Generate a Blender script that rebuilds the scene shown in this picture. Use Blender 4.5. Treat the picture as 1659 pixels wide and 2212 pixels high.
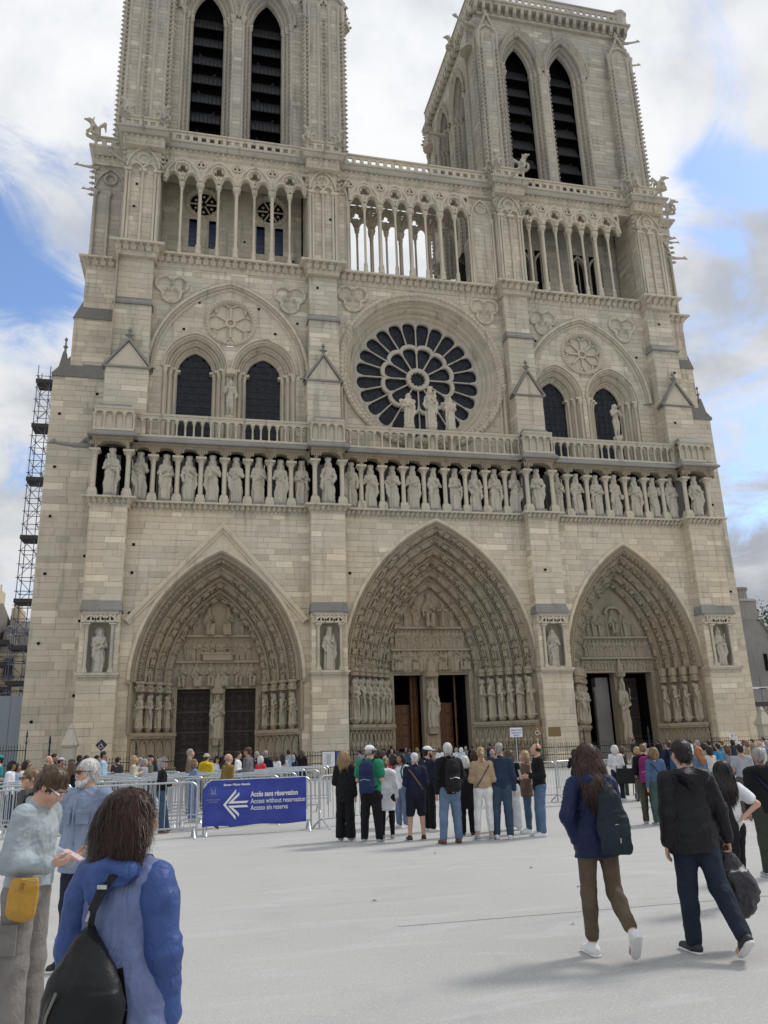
import bpy, math, random
import numpy as np
from mathutils import Vector, Matrix
R = math.radians
PI = math.pi
sc = bpy.context.scene
for o in list(bpy.data.objects): bpy.data.objects.remove(o)

# ------------------------------------------------------------------ camera
def cam_axes(yaw, pitch, roll):
    cy, sy, cp, sp = math.cos(yaw), math.sin(yaw), math.cos(pitch), math.sin(pitch)
    f = Vector((sy*cp, cy*cp, sp)); r = Vector((cy, -sy, 0)); u = r.cross(f)
    cr, sr = math.cos(roll), math.sin(roll)
    return cr*r+sr*u, -sr*r+cr*u, f
CR, CU, CF = cam_axes(R(13.43511), R(16.30667), R(-1.86415))
CAM = Vector((0, -50, 1.65))
cd = bpy.data.cameras.new('camera'); co = bpy.data.objects.new('camera', cd)
bpy.context.collection.objects.link(co)
co.matrix_world = Matrix(((CR.x, CU.x, -CF.x, CAM.x), (CR.y, CU.y, -CF.y, CAM.y), (CR.z, CU.z, -CF.z, CAM.z), (0, 0, 0, 1)))
cd.sensor_fit = 'HORIZONTAL'; cd.sensor_width = 36; cd.lens = 36*3100/3024
cd.clip_start = .05; cd.clip_end = 3000
sc.camera = co
sc.cycles.max_bounces = 5; sc.cycles.diffuse_bounces = 2; sc.cycles.glossy_bounces = 2
# photo pixel (1659 wide picture) -> point on the ground
GZ = -.13   # level of the square; the church stands on one low step
def ground(px, py, z=-.13):
    F = 3100*.5486
    d = CF + CR*((px-829.5)/F) - CU*((py-1106)/F)
    return CAM + d*((z-CAM.z)/d.z)
def pix_depth(px, py, Y):
    F = 3100*.5486
    d = CF + CR*((px-829.5)/F) - CU*((py-1106)/F)
    return CAM + d*((Y-CAM.y)/d.y)

# ------------------------------------------------------------------ light
SUN_AZ, SUN_EL = R(14), R(48)      # azimuth measured from +X (right) towards +Y (behind the front)
sv = Vector((math.cos(SUN_EL)*math.cos(SUN_AZ), math.cos(SUN_EL)*math.sin(SUN_AZ), math.sin(SUN_EL)))
sl = bpy.data.lights.new('sun', 'SUN'); sl.energy = 1.5; sl.angle = R(10); sl.color = (1, .96, .90)
so = bpy.data.objects.new('sun', sl); bpy.context.collection.objects.link(so)
so.rotation_euler = (-sv).to_track_quat('-Z', 'Y').to_euler()
sc.view_settings.view_transform = 'Standard'; sc.view_settings.look = 'None'
sc.view_settings.exposure = 0.42; sc.view_settings.gamma = 1.0

w = bpy.data.worlds.new('World'); sc.world = w; w.use_nodes = True
nt = w.node_tree; nt.nodes.clear()
def N(nt, t, **kw):
    n = nt.nodes.new(t)
    for k, v in kw.items():
        if k.startswith('i_'):
            key = k[2:]; key = int(key) if key.isdigit() else key.replace('_', ' ')
            n.inputs[key].default_value = v
        else: setattr(n, k, v)
    return n
def math_n(nt, op, a, b=None, clamp=False):
    n = nt.nodes.new('ShaderNodeMath'); n.operation = op; n.use_clamp = clamp
    for i, x in enumerate((a, b)):
        if x is None: continue
        if isinstance(x, (int, float)): n.inputs[i].default_value = x
        else: nt.links.new(x, n.inputs[i])
    return n.outputs[0]
def mixc(nt, fac, a, b, blend='MIX'):
    n = nt.nodes.new('ShaderNodeMix'); n.data_type = 'RGBA'; n.blend_type = blend
    for s, x in ((0, fac), (6, a), (7, b)):
        if isinstance(x, (int, float)): n.inputs[s].default_value = x
        elif isinstance(x, tuple): n.inputs[s].default_value = (*x, 1) if len(x) == 3 else x
        else: nt.links.new(x, n.inputs[s])
    return n.outputs[2]
def ramp(nt, x, a, b, lo=0., hi=1.):
    n = nt.nodes.new('ShaderNodeMapRange'); n.interpolation_type = 'SMOOTHSTEP'
    nt.links.new(x, n.inputs[0])
    for i, v in zip((1, 2, 3, 4), (a, b, lo, hi)): n.inputs[i].default_value = v
    return n.outputs[0]
def noise(nt, vec, scale, detail=4, rough=.55, dist=0):
    n = N(nt, 'ShaderNodeTexNoise', i_Scale=scale, i_Detail=detail, i_Roughness=rough, i_Distortion=dist)
    if vec is not None: nt.links.new(vec, n.inputs['Vector'])
    return n.outputs[0]
def vmath(nt, op, a, b=None):
    n = nt.nodes.new('ShaderNodeVectorMath'); n.operation = op
    for i, x in enumerate((a, b)):
        if x is None: continue
        if isinstance(x, tuple): n.inputs[i].default_value = x
        else: nt.links.new(x, n.inputs[i])
    return n
def build_sky():
    tc = N(nt, 'ShaderNodeTexCoord')
    d = vmath(nt, 'NORMALIZE', tc.outputs['Generated']).outputs[0]
    sep = N(nt, 'ShaderNodeSeparateXYZ'); nt.links.new(d, sep.inputs[0])
    zz = math_n(nt, 'ADD', math_n(nt, 'MAXIMUM', sep.outputs[2], 0.0), .28)
    pu = math_n(nt, 'DIVIDE', sep.outputs[0], zz); pv = math_n(nt, 'DIVIDE', sep.outputs[1], zz)
    cmb = N(nt, 'ShaderNodeCombineXYZ'); nt.links.new(pu, cmb.inputs[0]); nt.links.new(pv, cmb.inputs[1])
    p = cmb.outputs[0]
    sky = N(nt, 'ShaderNodeTexSky', sky_type='NISHITA', sun_disc=False)
    sky.sun_elevation = SUN_EL; sky.sun_rotation = R(90)-SUN_AZ; sky.air_density = 1.0; sky.dust_density = .6; sky.ozone_density = 2.0
    big = noise(nt, p, 1.15, 9, .56, .25)
    cover = math_n(nt, 'ADD', big, .14)
    # breaks in the cloud deck: blue gaps, seen low at the left and beside the tower at the right
    for (cx, cy, rx, ry, amt) in SKY_GAPS:
        q = vmath(nt, 'SUBTRACT', p, (cx, cy, 0)).outputs[0]
        q = vmath(nt, 'MULTIPLY', q, (1/rx, 1/ry, 1)).outputs[0]
        l = vmath(nt, 'LENGTH', q).outputs['Value']
        cover = math_n(nt, 'SUBTRACT', cover, ramp(nt, l, 0, 1, amt, 0))
    wisp = noise(nt, p, 4.2, 9, .64, 1.1)
    cover = math_n(nt, 'ADD', cover, math_n(nt, 'MULTIPLY', math_n(nt, 'SUBTRACT', wisp, .5), .75))
    mask = ramp(nt, cover, .36, .62)
    shade = noise(nt, vmath(nt, 'ADD', p, (3.7, 1.9, 0)).outputs[0], 1.7, 8, .55, .3)
    lit = ramp(nt, shade, .38, .60)
    cc = mixc(nt, lit, (3.5, 3.75, 4.15), (6.3, 6.4, 6.5))
    # an overcast deck is brighter overhead than at the horizon
    gz = math_n(nt, 'ADD', math_n(nt, 'MULTIPLY', math_n(nt, 'MAXIMUM', sep.outputs[2], 0.0), .55), .78)
    gc = N(nt, 'ShaderNodeCombineColor')
    for i in range(3): nt.links.new(gz, gc.inputs[i])
    cc = mixc(nt, 1.0, cc, gc.outputs[0], 'MULTIPLY')
    # thin veil: pale sky between the clouds
    skyc = mixc(nt, 1.0, sky.outputs[0], (1.35, 1.42, 1.55), 'MULTIPLY')
    out = mixc(nt, mask, skyc, cc)
    bg = N(nt, 'ShaderNodeBackground', i_Strength=.1); nt.links.new(out, bg.inputs[0])
    wo = N(nt, 'ShaderNodeOutputWorld'); nt.links.new(bg.outputs[0], wo.inputs[0])
def sky_uv(px, py):
    F = 3100*.5486
    d = (CF + CR*((px-829.5)/F) - CU*((py-1106)/F)).normalized()
    z = max(d.z, 0)+.28
    return d.x/z, d.y/z
SKY_GAPS = []
for (px, py, rx, ry, amt) in ((40, 590, .17, .30, .33), (1610, 380, .15, .085, .36), (1570, 520, .07, .05, .22), (1650, 1090, .10, .22, .20), (60, 1000, .1, .2, .10)):
    a, b = sky_uv(px, py); SKY_GAPS.append((a, b, rx, ry, amt))
build_sky()

# ------------------------------------------------------------------ materials
MATS = {}
def new_mat(name):
    m = bpy.data.materials.new(name); m.use_nodes = True
    t = m.node_tree; b = t.nodes['Principled BSDF']; MATS[name] = m
    return m, t, b
def stone_mat(name, warm, grey, grime=.3, var=.19, grain=.22, bump=.35):
    m, t, b = new_mat(name)
    pos = N(t, 'ShaderNodeNewGeometry').outputs['Position']
    at = N(t, 'ShaderNodeAttribute', attribute_name='tint').outputs['Fac']
    big = ramp(t, noise(t, pos, .17, 3), .35, .65)
    c = mixc(t, big, warm, grey)
    med = noise(t, pos, 1.6, 5, .6)
    c = mixc(t, math_n(t, 'MULTIPLY', ramp(t, med, .45, .75), .35), c, tuple(x*.72 for x in warm))
    streak = noise(t, vmath(t, 'MULTIPLY', pos, (2.2, 2.2, .22)).outputs[0], 1.0, 5, .6)
    c = mixc(t, math_n(t, 'MULTIPLY', ramp(t, streak, .52, .72), grime), c, (.12, .115, .105))
    fine = noise(t, pos, 14, 4, .65)
    mul = math_n(t, 'ADD', 1.0, math_n(t, 'MULTIPLY', at, var))
    mul = math_n(t, 'MULTIPLY', mul, math_n(t, 'ADD', 1-grain*.5, math_n(t, 'MULTIPLY', fine, grain)))
    cm = N(t, 'ShaderNodeCombineColor')
    for i in range(3): t.links.new(mul, cm.inputs[i])
    c = mixc(t, 1.0, c, cm.outputs[0], 'MULTIPLY')
    t.links.new(c, b.inputs['Base Color']); b.inputs['Roughness'].default_value = .88
    b.inputs['Specular IOR Level'].default_value = .25
    bp = N(t, 'ShaderNodeBump', i_Strength=bump, i_Distance=.03)
    hgt = math_n(t, 'ADD', noise(t, pos, 22, 5, .65), math_n(t, 'MULTIPLY', noise(t, pos, 5, 3), .8))
    t.links.new(hgt, bp.inputs['Height']); t.links.new(bp.outputs[0], b.inputs['Normal'])
    return m
stone_mat('stone_warm', (.70, .59, .425), (.68, .605, .475), .30)
stone_mat('stone_grey', (.655, .575, .445), (.60, .545, .44), .42)
stone_mat('stone_tower', (.545, .49, .40), (.46, .425, .36), .45)
stone_mat('stone_carved', (.41, .33, .225), (.39, .34, .255), .42, grain=.16, bump=.5)  # brown patina, darkened further to put the carving's shade into its colour
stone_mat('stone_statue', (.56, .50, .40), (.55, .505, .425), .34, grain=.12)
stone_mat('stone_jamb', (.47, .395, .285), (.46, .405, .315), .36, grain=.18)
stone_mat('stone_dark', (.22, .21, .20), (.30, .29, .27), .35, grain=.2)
stone_mat('stone_slate', (.25, .235, .21), (.32, .305, .275), .35)
stone_mat('mortar', (.62, .56, .46), (.56, .53, .47), .2)
def plain_mat(name, col, rough=.6, metal=0., spec=.5, bump=0., bscale=60, var=.0, vscale=8, sheen=0.):
    if name in MATS: return MATS[name]
    m, t, b = new_mat(name)
    if var or bump:
        oc = N(t, 'ShaderNodeTexCoord').outputs['Object']
    if var:
        n = noise(t, oc, vscale, 4, .6)
        c = mixc(t, ramp(t, n, .3, .7), tuple(x*(1-var) for x in col), tuple(min(1, x*(1+var)) for x in col))
        t.links.new(c, b.inputs['Base Color'])
    else: b.inputs['Base Color'].default_value = (*col, 1)
    if bump:
        bp = N(t, 'ShaderNodeBump', i_Strength=bump, i_Distance=.01)
        t.links.new(noise(t, oc, bscale, 4, .6), bp.inputs['Height']); t.links.new(bp.outputs[0], b.inputs['Normal'])
    b.inputs['Roughness'].default_value = rough; b.inputs['Metallic'].default_value = metal
    b.inputs['Specular IOR Level'].default_value = spec
    if sheen:
        b.inputs['Sheen Weight'].default_value = sheen
    return m
def cloth(col, bump=.35, scale=38, var=.16, rough=.85, sheen=0.):
    nm = 'cloth_%d_%d_%d_%d' % (*[int(c*255) for c in col], int(rough*100))
    if nm in MATS: return MATS[nm]
    m = cloth0(col, bump, scale, var, rough, sheen); t = m.node_tree; b = t.nodes['Principled BSDF']
    bp0 = [n for n in t.nodes if n.type == 'BUMP'][0]; oc = N(t, 'ShaderNodeTexCoord').outputs['Object']
    # soft ridged wrinkles
    n1 = noise(t, vmath(t, 'MULTIPLY', oc, (1.5, 1.5, .9)).outputs[0], 4.2, 4, .5, 1.0); rd = math_n(t, 'ABSOLUTE', math_n(t, 'SUBTRACT', n1, .5))
    bp = N(t, 'ShaderNodeBump', i_Strength=.45, i_Distance=.08); t.links.new(rd, bp.inputs['Height']); t.links.new(bp.outputs[0], bp0.inputs['Normal'])
    return m
def cloth0(col, bump, scale, var, rough, sheen):
    return plain_mat('cloth_%d_%d_%d_%d' % (*[int(c*255) for c in col], int(rough*100)), col, rough, 0, .25, bump, scale, var, 5, sheen)
plain_mat('iron', (.03, .03, .032), .55, .3, .4)
plain_mat('steel', (.50, .54, .56), .38, .75, .5, .05, 30, .12, 12)
plain_mat('wood_brown', (.16, .072, .03), .55, 0, .4, .2, 40, .25, 6)
plain_mat('louvre_slate', (.017, .0175, .02), .6, 0, .5, .3, 20, .35, 3)
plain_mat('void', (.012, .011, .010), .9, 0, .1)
plain_mat('white_paint', (.78, .79, .80), .5)
plain_mat('rubber', (.02, .02, .02), .8)
def glass_mat():
    m, t, b = new_mat('dark_glass')
    pos = N(t, 'ShaderNodeNewGeometry').outputs['Position']
    n = noise(t, pos, 3.0, 4, .7, 1.2)
    c = mixc(t, ramp(t, n, .4, .68), (.010, .012, .018), (.032, .040, .055))
    v = N(t, 'ShaderNodeTexVoronoi', feature='DISTANCE_TO_EDGE', i_Scale=5.5); t.links.new(pos, v.inputs['Vector'])
    c = mixc(t, ramp(t, v.outputs['Distance'], .02, .05), (.035, .035, .036), c)
    t.links.new(c, b.inputs['Base Color']); b.inputs['Roughness'].default_value = .35
    b.inputs['Specular IOR Level'].default_value = .25
glass_mat()

# ------------------------------------------------------------------ objects
COL = bpy.context.collection
def link(name, data, parent=None, loc=None, rot=None, mat=None):
    o = bpy.data.objects.new(name, data); COL.objects.link(o)
    if parent is not None: o.parent = parent
    if loc is not None: o.location = loc
    if rot is not None: o.rotation_euler = rot
    if mat is not None:
        m = MATS[mat] if isinstance(mat, str) else mat
        if not data.materials: data.materials.append(None)
        o.material_slots[0].link = 'OBJECT'; o.material_slots[0].material = m
    return o
def tag(o, label=None, cat=None, group=None, kind=None):
    if label: o['label'] = label
    if cat: o['category'] = cat
    if group: o['group'] = group
    if kind: o['kind'] = kind
    return o
def thing(name, label, cat, loc=(0, 0, 0), rz=0, group=None):
    o = bpy.data.objects.new(name, None); COL.objects.link(o); o.location = loc; o.rotation_euler = (0, 0, rz)
    o.empty_display_size = .3
    return tag(o, label, cat, group)
def copy_tree(o, parent=None):
    c = o.copy(); COL.objects.link(c); c.parent = parent
    for ch in o.children: copy_tree(ch, c)
    return c

class MB:
    """collects faces for ONE mesh object"""
    def __init__(s): s.v = []; s.f = []; s.t = []
    def add(s, vs, fs, tint=0.):
        b = len(s.v); s.v.extend(vs)
        for f in fs: s.f.append(tuple(b+i for i in f)); s.t.append(tint)
        return s
    def box(s, x0, x1, y0, y1, z0, z1, tint=0.):
        return s.add([(x0, y0, z0), (x1, y0, z0), (x1, y1, z0), (x0, y1, z0), (x0, y0, z1), (x1, y0, z1), (x1, y1, z1), (x0, y1, z1)],
              [(0, 3, 2, 1), (4, 5, 6, 7), (0, 1, 5, 4), (1, 2, 6, 5), (2, 3, 7, 6), (3, 0, 4, 7)], tint)
    def frus(s, a, b, tint=0.):
        """a,b = (x0,x1,y0,y1,z): frustum between two rectangles"""
        vs = [(q[i], q[j], q[4]) for q in (a, b) for i, j in ((0, 2), (1, 2), (1, 3), (0, 3))]
        return s.add(vs, [(0, 3, 2, 1), (4, 5, 6, 7), (0, 1, 5, 4), (1, 2, 6, 5), (2, 3, 7, 6), (3, 0, 4, 7)], tint)
    def lathe(s, cx, cy, prof, n=10, tint=0., ph=0.):
        b = len(s.v)
        for r, z in prof:
            for k in range(n):
                a = 2*PI*k/n+ph; s.v.append((cx+r*math.cos(a), cy+r*math.sin(a), z))
        for i in range(len(prof)-1):
            for k in range(n):
                k2 = (k+1) % n
                s.f.append((b+i*n+k, b+i*n+k2, b+(i+1)*n+k2, b+(i+1)*n+k)); s.t.append(tint)
        s.f.append(tuple(b+k for k in reversed(range(n)))); s.t.append(tint)
        s.f.append(tuple(b+(len(prof)-1)*n+k for k in range(n))); s.t.append(tint)
        return s
    def tube(s, p, q, r, r2=None, n=6, tint=0.):
        return s.path([p, q], [r, r if r2 is None else r2], n, tint)
    def path(s, pts, rad, n=6, tint=0., closed=False):
        pts = [Vector(p) for p in pts]; m = len(pts); b = len(s.v)
        if isinstance(rad, (int, float)): rad = [rad]*m
        up = None
        for i, p in enumerate(pts):
            if closed: t = (pts[(i+1) % m]-pts[i-1])
            else: t = pts[min(i+1, m-1)]-pts[max(i-1, 0)]
            t.normalize()
            if up is None: up = Vector((0, 0, 1)) if abs(t.z) < .9 else Vector((0, 1, 0))
            u = (up-t*up.dot(t)).normalized(); w_ = t.cross(u); up = u
            for k in range(n):
                a = 2*PI*k/n; s.v.append(tuple(p+(u*math.cos(a)+w_*math.sin(a))*rad[i]))
        for i in range(m if closed else m-1):
            j = (i+1) % m
            for k in range(n):
                k2 = (k+1) % n; s.f.append((b+i*n+k, b+i*n+k2, b+j*n+k2, b+j*n+k)); s.t.append(tint)
        if not closed:
            s.f.append(tuple(b+k for k in reversed(range(n)))); s.t.append(tint)
            s.f.append(tuple(b+(m-1)*n+k for k in range(n))); s.t.append(tint)
        return s
    def ball(s, c, r, tint=0., sx=1, sy=1, sz=1):
        x, y, z = c
        return s.add([(x+r*sx, y, z), (x-r*sx, y, z), (x, y+r*sy, z), (x, y-r*sy, z), (x, y, z+r*sz), (x, y, z-r*sz)],
              [(0, 2, 4), (2, 1, 4), (1, 3, 4), (3, 0, 4), (2, 0, 5), (1, 2, 5), (3, 1, 5), (0, 3, 5)], tint)
    def prism(s, poly, y0, y1, tint=0.):
        """convex-ish polygon in XZ (counter-clockwise seen from -Y), extruded y0 (front) .. y1"""
        n = len(poly); vs = [(x, y0, z) for x, z in poly]+[(x, y1, z) for x, z in poly]
        fs = [tuple(range(n)), tuple(reversed(range(n, 2*n)))]
        for i in range(n): j = (i+1) % n; fs.append((i, i+n, j+n, j))
        return s.add(vs, fs, tint)
    def sweep(s, path, prof, closed=False, tints=None):
        """path: (x,z) points; prof: (offset along outward normal, y)"""
        nrm = path_normals(path, closed); b = len(s.v); m = len(prof); L = len(path)
        for (x, z), (nx, nz) in zip(path, nrm):
            for o, y in prof: s.v.append((x+nx*o, y, z+nz*o))
        for i in range(L if closed else L-1):
            j = (i+1) % L; tt = 0. if tints is None else tints[i % len(tints)]
            for k in range(m-1):
                s.f.append((b+i*m+k, b+j*m+k, b+j*m+k+1, b+i*m+k+1)); s.t.append(tt)
        return s
    def mesh(s, name, smooth=None):
        me = bpy.data.meshes.new(name); me.from_pydata(s.v, [], s.f)
        a = me.attributes.new('tint', 'FLOAT', 'FACE'); a.data.foreach_set('value', s.t)
        if smooth: me.shade_smooth(); smooth_by_angle(me, smooth)
        me.update(); return me
    def obj(s, name, mat, parent=None, smooth=None, loc=None, rot=None):
        me = s.mesh(name, smooth)
        o = link(name, me, parent, loc, rot); me.materials.append(MATS[mat] if isinstance(mat, str) else mat)
        return o
def smooth_by_angle(me, deg):
    me.set_sharp_from_angle(angle=R(deg))
def path_normals(path, closed=False):
    L = len(path); out = []
    def sn(a, b):
        dx, dz = b[0]-a[0], b[1]-a[1]; l = math.hypot(dx, dz) or 1e-9; return (-dz/l, dx/l)
    for i in range(L):
        ns = []
        if i > 0 or closed: ns.append(sn(path[i-1], path[i]))
        if i < L-1 or closed: ns.append(sn(path[i], path[(i+1) % L]))
        nx = sum(n[0] for n in ns)/len(ns); nz = sum(n[1] for n in ns)/len(ns)
        q = nx*nx+nz*nz; q = max(q, .3); out.append((nx/q, nz/q))
    return out
def arch(cx, zs, hw, rise, n=14, legs=0.):
    """pointed arch from left spring over the apex to right spring; legs extends straight down"""
    r = (hw*hw+rise*rise)/(2*hw); c = cx-hw+r; a1 = math.acos(min(1, max(-1, (c-cx)/r)))
    L = [(c-r*math.cos(a1*i/n), zs+r*math.sin(a1*i/n)) for i in range(n+1)]
    L[-1] = (cx, zs+rise)
    P = L+[(2*cx-x, z) for x, z in reversed(L[:-1])]
    if legs: P = [(cx-hw, zs-legs)]+P+[(cx+hw, zs-legs)]
    return P
def arch_halfwidth(hw, rise, dz):
    if dz <= 0: return hw
    if dz >= rise: return 0
    r = (hw*hw+rise*rise)/(2*hw); return math.sqrt(max(0, r*r-dz*dz))-(r-hw)
def circ(cx, cz, r, n=32, ph=0.):
    return [(cx+r*math.cos(ph-2*PI*i/n), cz+r*math.sin(ph-2*PI*i/n)) for i in range(n)]
def lobes(cx, cz, r, k, rl, ph=PI/2, n=9, spread=None):
    """k-foil outline: k lobes of radius rl whose centres lie at distance r"""
    out = []; half = PI/k
    # lobe arc limited where neighbouring lobes meet
    d = r*math.sin(half)
    if rl > d: a0 = PI-math.acos(-1) if False else math.acos(min(1, d/rl)); lim = PI/2+half-a0+0.0
    else: lim = PI/2+half
    for i in range(k):
        a = ph-2*PI*i/k; x, z = cx+r*math.cos(a), cz+r*math.sin(a)
        for j in range(n):
            b = a+lim-2*lim*j/(n-1); out.append((x+rl*math.cos(b), z+rl*math.sin(b)))
    return out
def plate(name, outs, holes, y, thick, bevel=.02, mat=None, parent=None, loc=None):
    """pierced slab in the XZ plane, front at y-thick/2.., made with a filled 2D curve"""
    me = plate_mesh(name, outs, holes, thick, bevel)
    o = link(name, me, parent, (0, y, 0) if loc is None else loc)
    me.materials.append(MATS[mat]); return o
def plate_mesh(name, outs, holes, thick, bevel=.02):
    cu = bpy.data.curves.new(name, 'CURVE'); cu.dimensions = '2D'; cu.fill_mode = 'BOTH'
    cu.extrude = max(.001, thick/2-bevel); cu.bevel_depth = bevel; cu.bevel_resolution = 0
    for p in list(outs)+list(holes):
        sp = cu.splines.new('POLY'); sp.points.add(len(p)-1); sp.use_cyclic_u = True
        sp.points.foreach_set('co', [c for x, z in p for c in (x, z, 0, 1)])
    t = bpy.data.objects.new('tmp', cu); COL.objects.link(t)
    me = bpy.data.meshes.new_from_object(t.evaluated_get(bpy.context.evaluated_depsgraph_get()))
    bpy.data.objects.remove(t); bpy.data.curves.remove(cu)
    me.transform(Matrix(((1, 0, 0, 0), (0, 0, -1, 0), (0, 1, 0, 0), (0, 0, 0, 1))))
    me.materials.clear(); me.name = name
    return me
def text_mesh(name, body, size, extrude=.002, align='LEFT', bold=0., shear=0.):
    cu = bpy.data.curves.new(name, 'FONT'); cu.body = body; cu.size = size; cu.extrude = extrude; cu.align_x = align
    cu.offset = bold; cu.shear = shear; cu.resolution_u = 3
    t = bpy.data.objects.new('tmp', cu); COL.objects.link(t)
    me = bpy.data.meshes.new_from_object(t.evaluated_get(bpy.context.evaluated_depsgraph_get()))
    bpy.data.objects.remove(t); bpy.data.curves.remove(cu)
    me.transform(Matrix(((1, 0, 0, 0), (0, 0, -1, 0), (0, 1, 0, 0), (0, 0, 0, 1)))); me.materials.clear(); me.name = name
    return me

# ------------------------------------------------------------------ smooth bodies from blended distance fields
_rng = np.random.default_rng(7)
_TAB = _rng.random((32, 32, 32)).astype(np.float32)
def vnoise(x, y, z):
    xi, yi, zi = np.floor(x), np.floor(y), np.floor(z)
    fx, fy, fz = x-xi, y-yi, z-zi
    fx = fx*fx*(3-2*fx); fy = fy*fy*(3-2*fy); fz = fz*fz*(3-2*fz)
    i, j, k = xi.astype(int) & 31, yi.astype(int) & 31, zi.astype(int) & 31
    i1, j1, k1 = (i+1) & 31, (j+1) & 31, (k+1) & 31
    T = _TAB
    a = T[i, j, k]*(1-fx)+T[i1, j, k]*fx; b = T[i, j1, k]*(1-fx)+T[i1, j1, k]*fx
    c = T[i, j, k1]*(1-fx)+T[i1, j, k1]*fx; d = T[i, j1, k1]*(1-fx)+T[i1, j1, k1]*fx
    return (a*(1-fy)+b*fy)*(1-fz)+(c*(1-fy)+d*fy)*fz-.5
class SDF:
    def __init__(s): s.p = []; s.disp = None
    def cap(s, a, b, ra, rb=None, k=.03, sc=(1, 1, 1), sub=False):
        s.p.append(('c', np.array(a, float), np.array(b, float), ra, ra if rb is None else rb, k, np.array(sc, float), sub)); return s
    def chain(s, pts, rads, k=.02, sc=(1, 1, 1)):
        for i in range(len(pts)-1): s.cap(pts[i], pts[i+1], rads[i], rads[i+1], k, sc)
        return s
    def ell(s, c, r, k=.03, rot=None, sub=False):
        s.p.append(('e', np.array(c, float), np.array(r, float) if not isinstance(r, (int, float)) else np.array([r]*3, float), None if rot is None else np.array(rot, float), None, k, None, sub)); return s
    def cut(s, n, d):   # keep n.p <= d
        s.p.append(('h', np.array(n, float), d)); return s
    def arrays(s, h):
        lo = np.full(3, 9e9); hi = -lo; bbs = []
        for q in s.p:
            if q[0] == 'c':
                a, b, ra, rb, k, scl = q[1:7]; m = max(ra, rb)*scl+k
                l, g = np.minimum(a, b)-m, np.maximum(a, b)+m
            elif q[0] == 'e':
                m = (q[2] if q[3] is None else np.array([q[2].max()]*3))+q[5]; l, g = q[1]-m, q[1]+m
            else: bbs.append(None); continue
            bbs.append((l, g))
            if not q[7]: lo = np.minimum(lo, l); hi = np.maximum(hi, g)
        lo -= 2*h; hi += 2*h
        n = np.ceil((hi-lo)/h).astype(int)+1
        F = np.full(n, .2, np.float32); ax = [(lo[i]+h*np.arange(n[i])).astype(np.float32) for i in range(3)]
        for q, bb in zip(s.p, bbs):
            if q[0] == 'h':
                D = ax[0][:, None, None]*q[1][0]+ax[1][None, :, None]*q[1][1]+ax[2][None, None, :]*q[1][2]-q[2]
                F = np.maximum(F, D); continue
            m = 3*h
            i0 = np.maximum(0, ((bb[0]-m-lo)/h).astype(int)); i1 = np.minimum(n, ((bb[1]+m-lo)/h).astype(int)+2)
            sl_ = tuple(slice(a, b) for a, b in zip(i0, i1))
            X = ax[0][sl_[0]][:, None, None]; Y = ax[1][sl_[1]][None, :, None]; Z = ax[2][sl_[2]][None, None, :]
            if q[0] == 'c':
                a, b, ra, rb, k, scl = q[1:7]
                a = a/scl; b = b/scl; ba = b-a; L = max(float(ba@ba), 1e-9)
                x, y, z = X/scl[0]-a[0], Y/scl[1]-a[1], Z/scl[2]-a[2]
                t = np.clip((x*ba[0]+y*ba[1]+z*ba[2])/L, 0, 1)
                D = (np.sqrt((x-t*ba[0])**2+(y-t*ba[1])**2+(z-t*ba[2])**2)-(ra+(rb-ra)*t))*scl.min()
            else:
                c, r, ro, k = q[1], q[2], q[3], q[5]
                x, y, z = X-c[0], Y-c[1], Z-c[2]
                if ro is not None: x, y, z = (ro[0, j]*x+ro[1, j]*y+ro[2, j]*z for j in range(3))
                k0 = np.sqrt((x/r[0])**2+(y/r[1])**2+(z/r[2])**2); k1 = np.sqrt((x/r[0]**2)**2+(y/r[1]**2)**2+(z/r[2]**2)**2)+1e-6
                D = k0*(k0-1)/k1
            G = F[sl_]
            if q[7]:
                hh = np.maximum(k-np.abs(G+D), 0)/k; F[sl_] = np.maximum(G, -D)+hh*hh*k*.25
            else:
                hh = np.maximum(k-np.abs(G-D), 0)/k; F[sl_] = np.minimum(G, D)-hh*hh*k*.25
        if s.disp is not None:
            I = np.nonzero(np.abs(F) < .07)
            F[I] += s.disp(ax[0][I[0]], ax[1][I[1]], ax[2][I[2]]).astype(np.float32)
        F[0] = F[-1] = .1; F[:, 0] = F[:, -1] = .1; F[:, :, 0] = F[:, :, -1] = .1
        return nets(F, h, lo)
    def mesh(s, name, h):
        v, f = s.arrays(h); return np_mesh(name, v, f)
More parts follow.
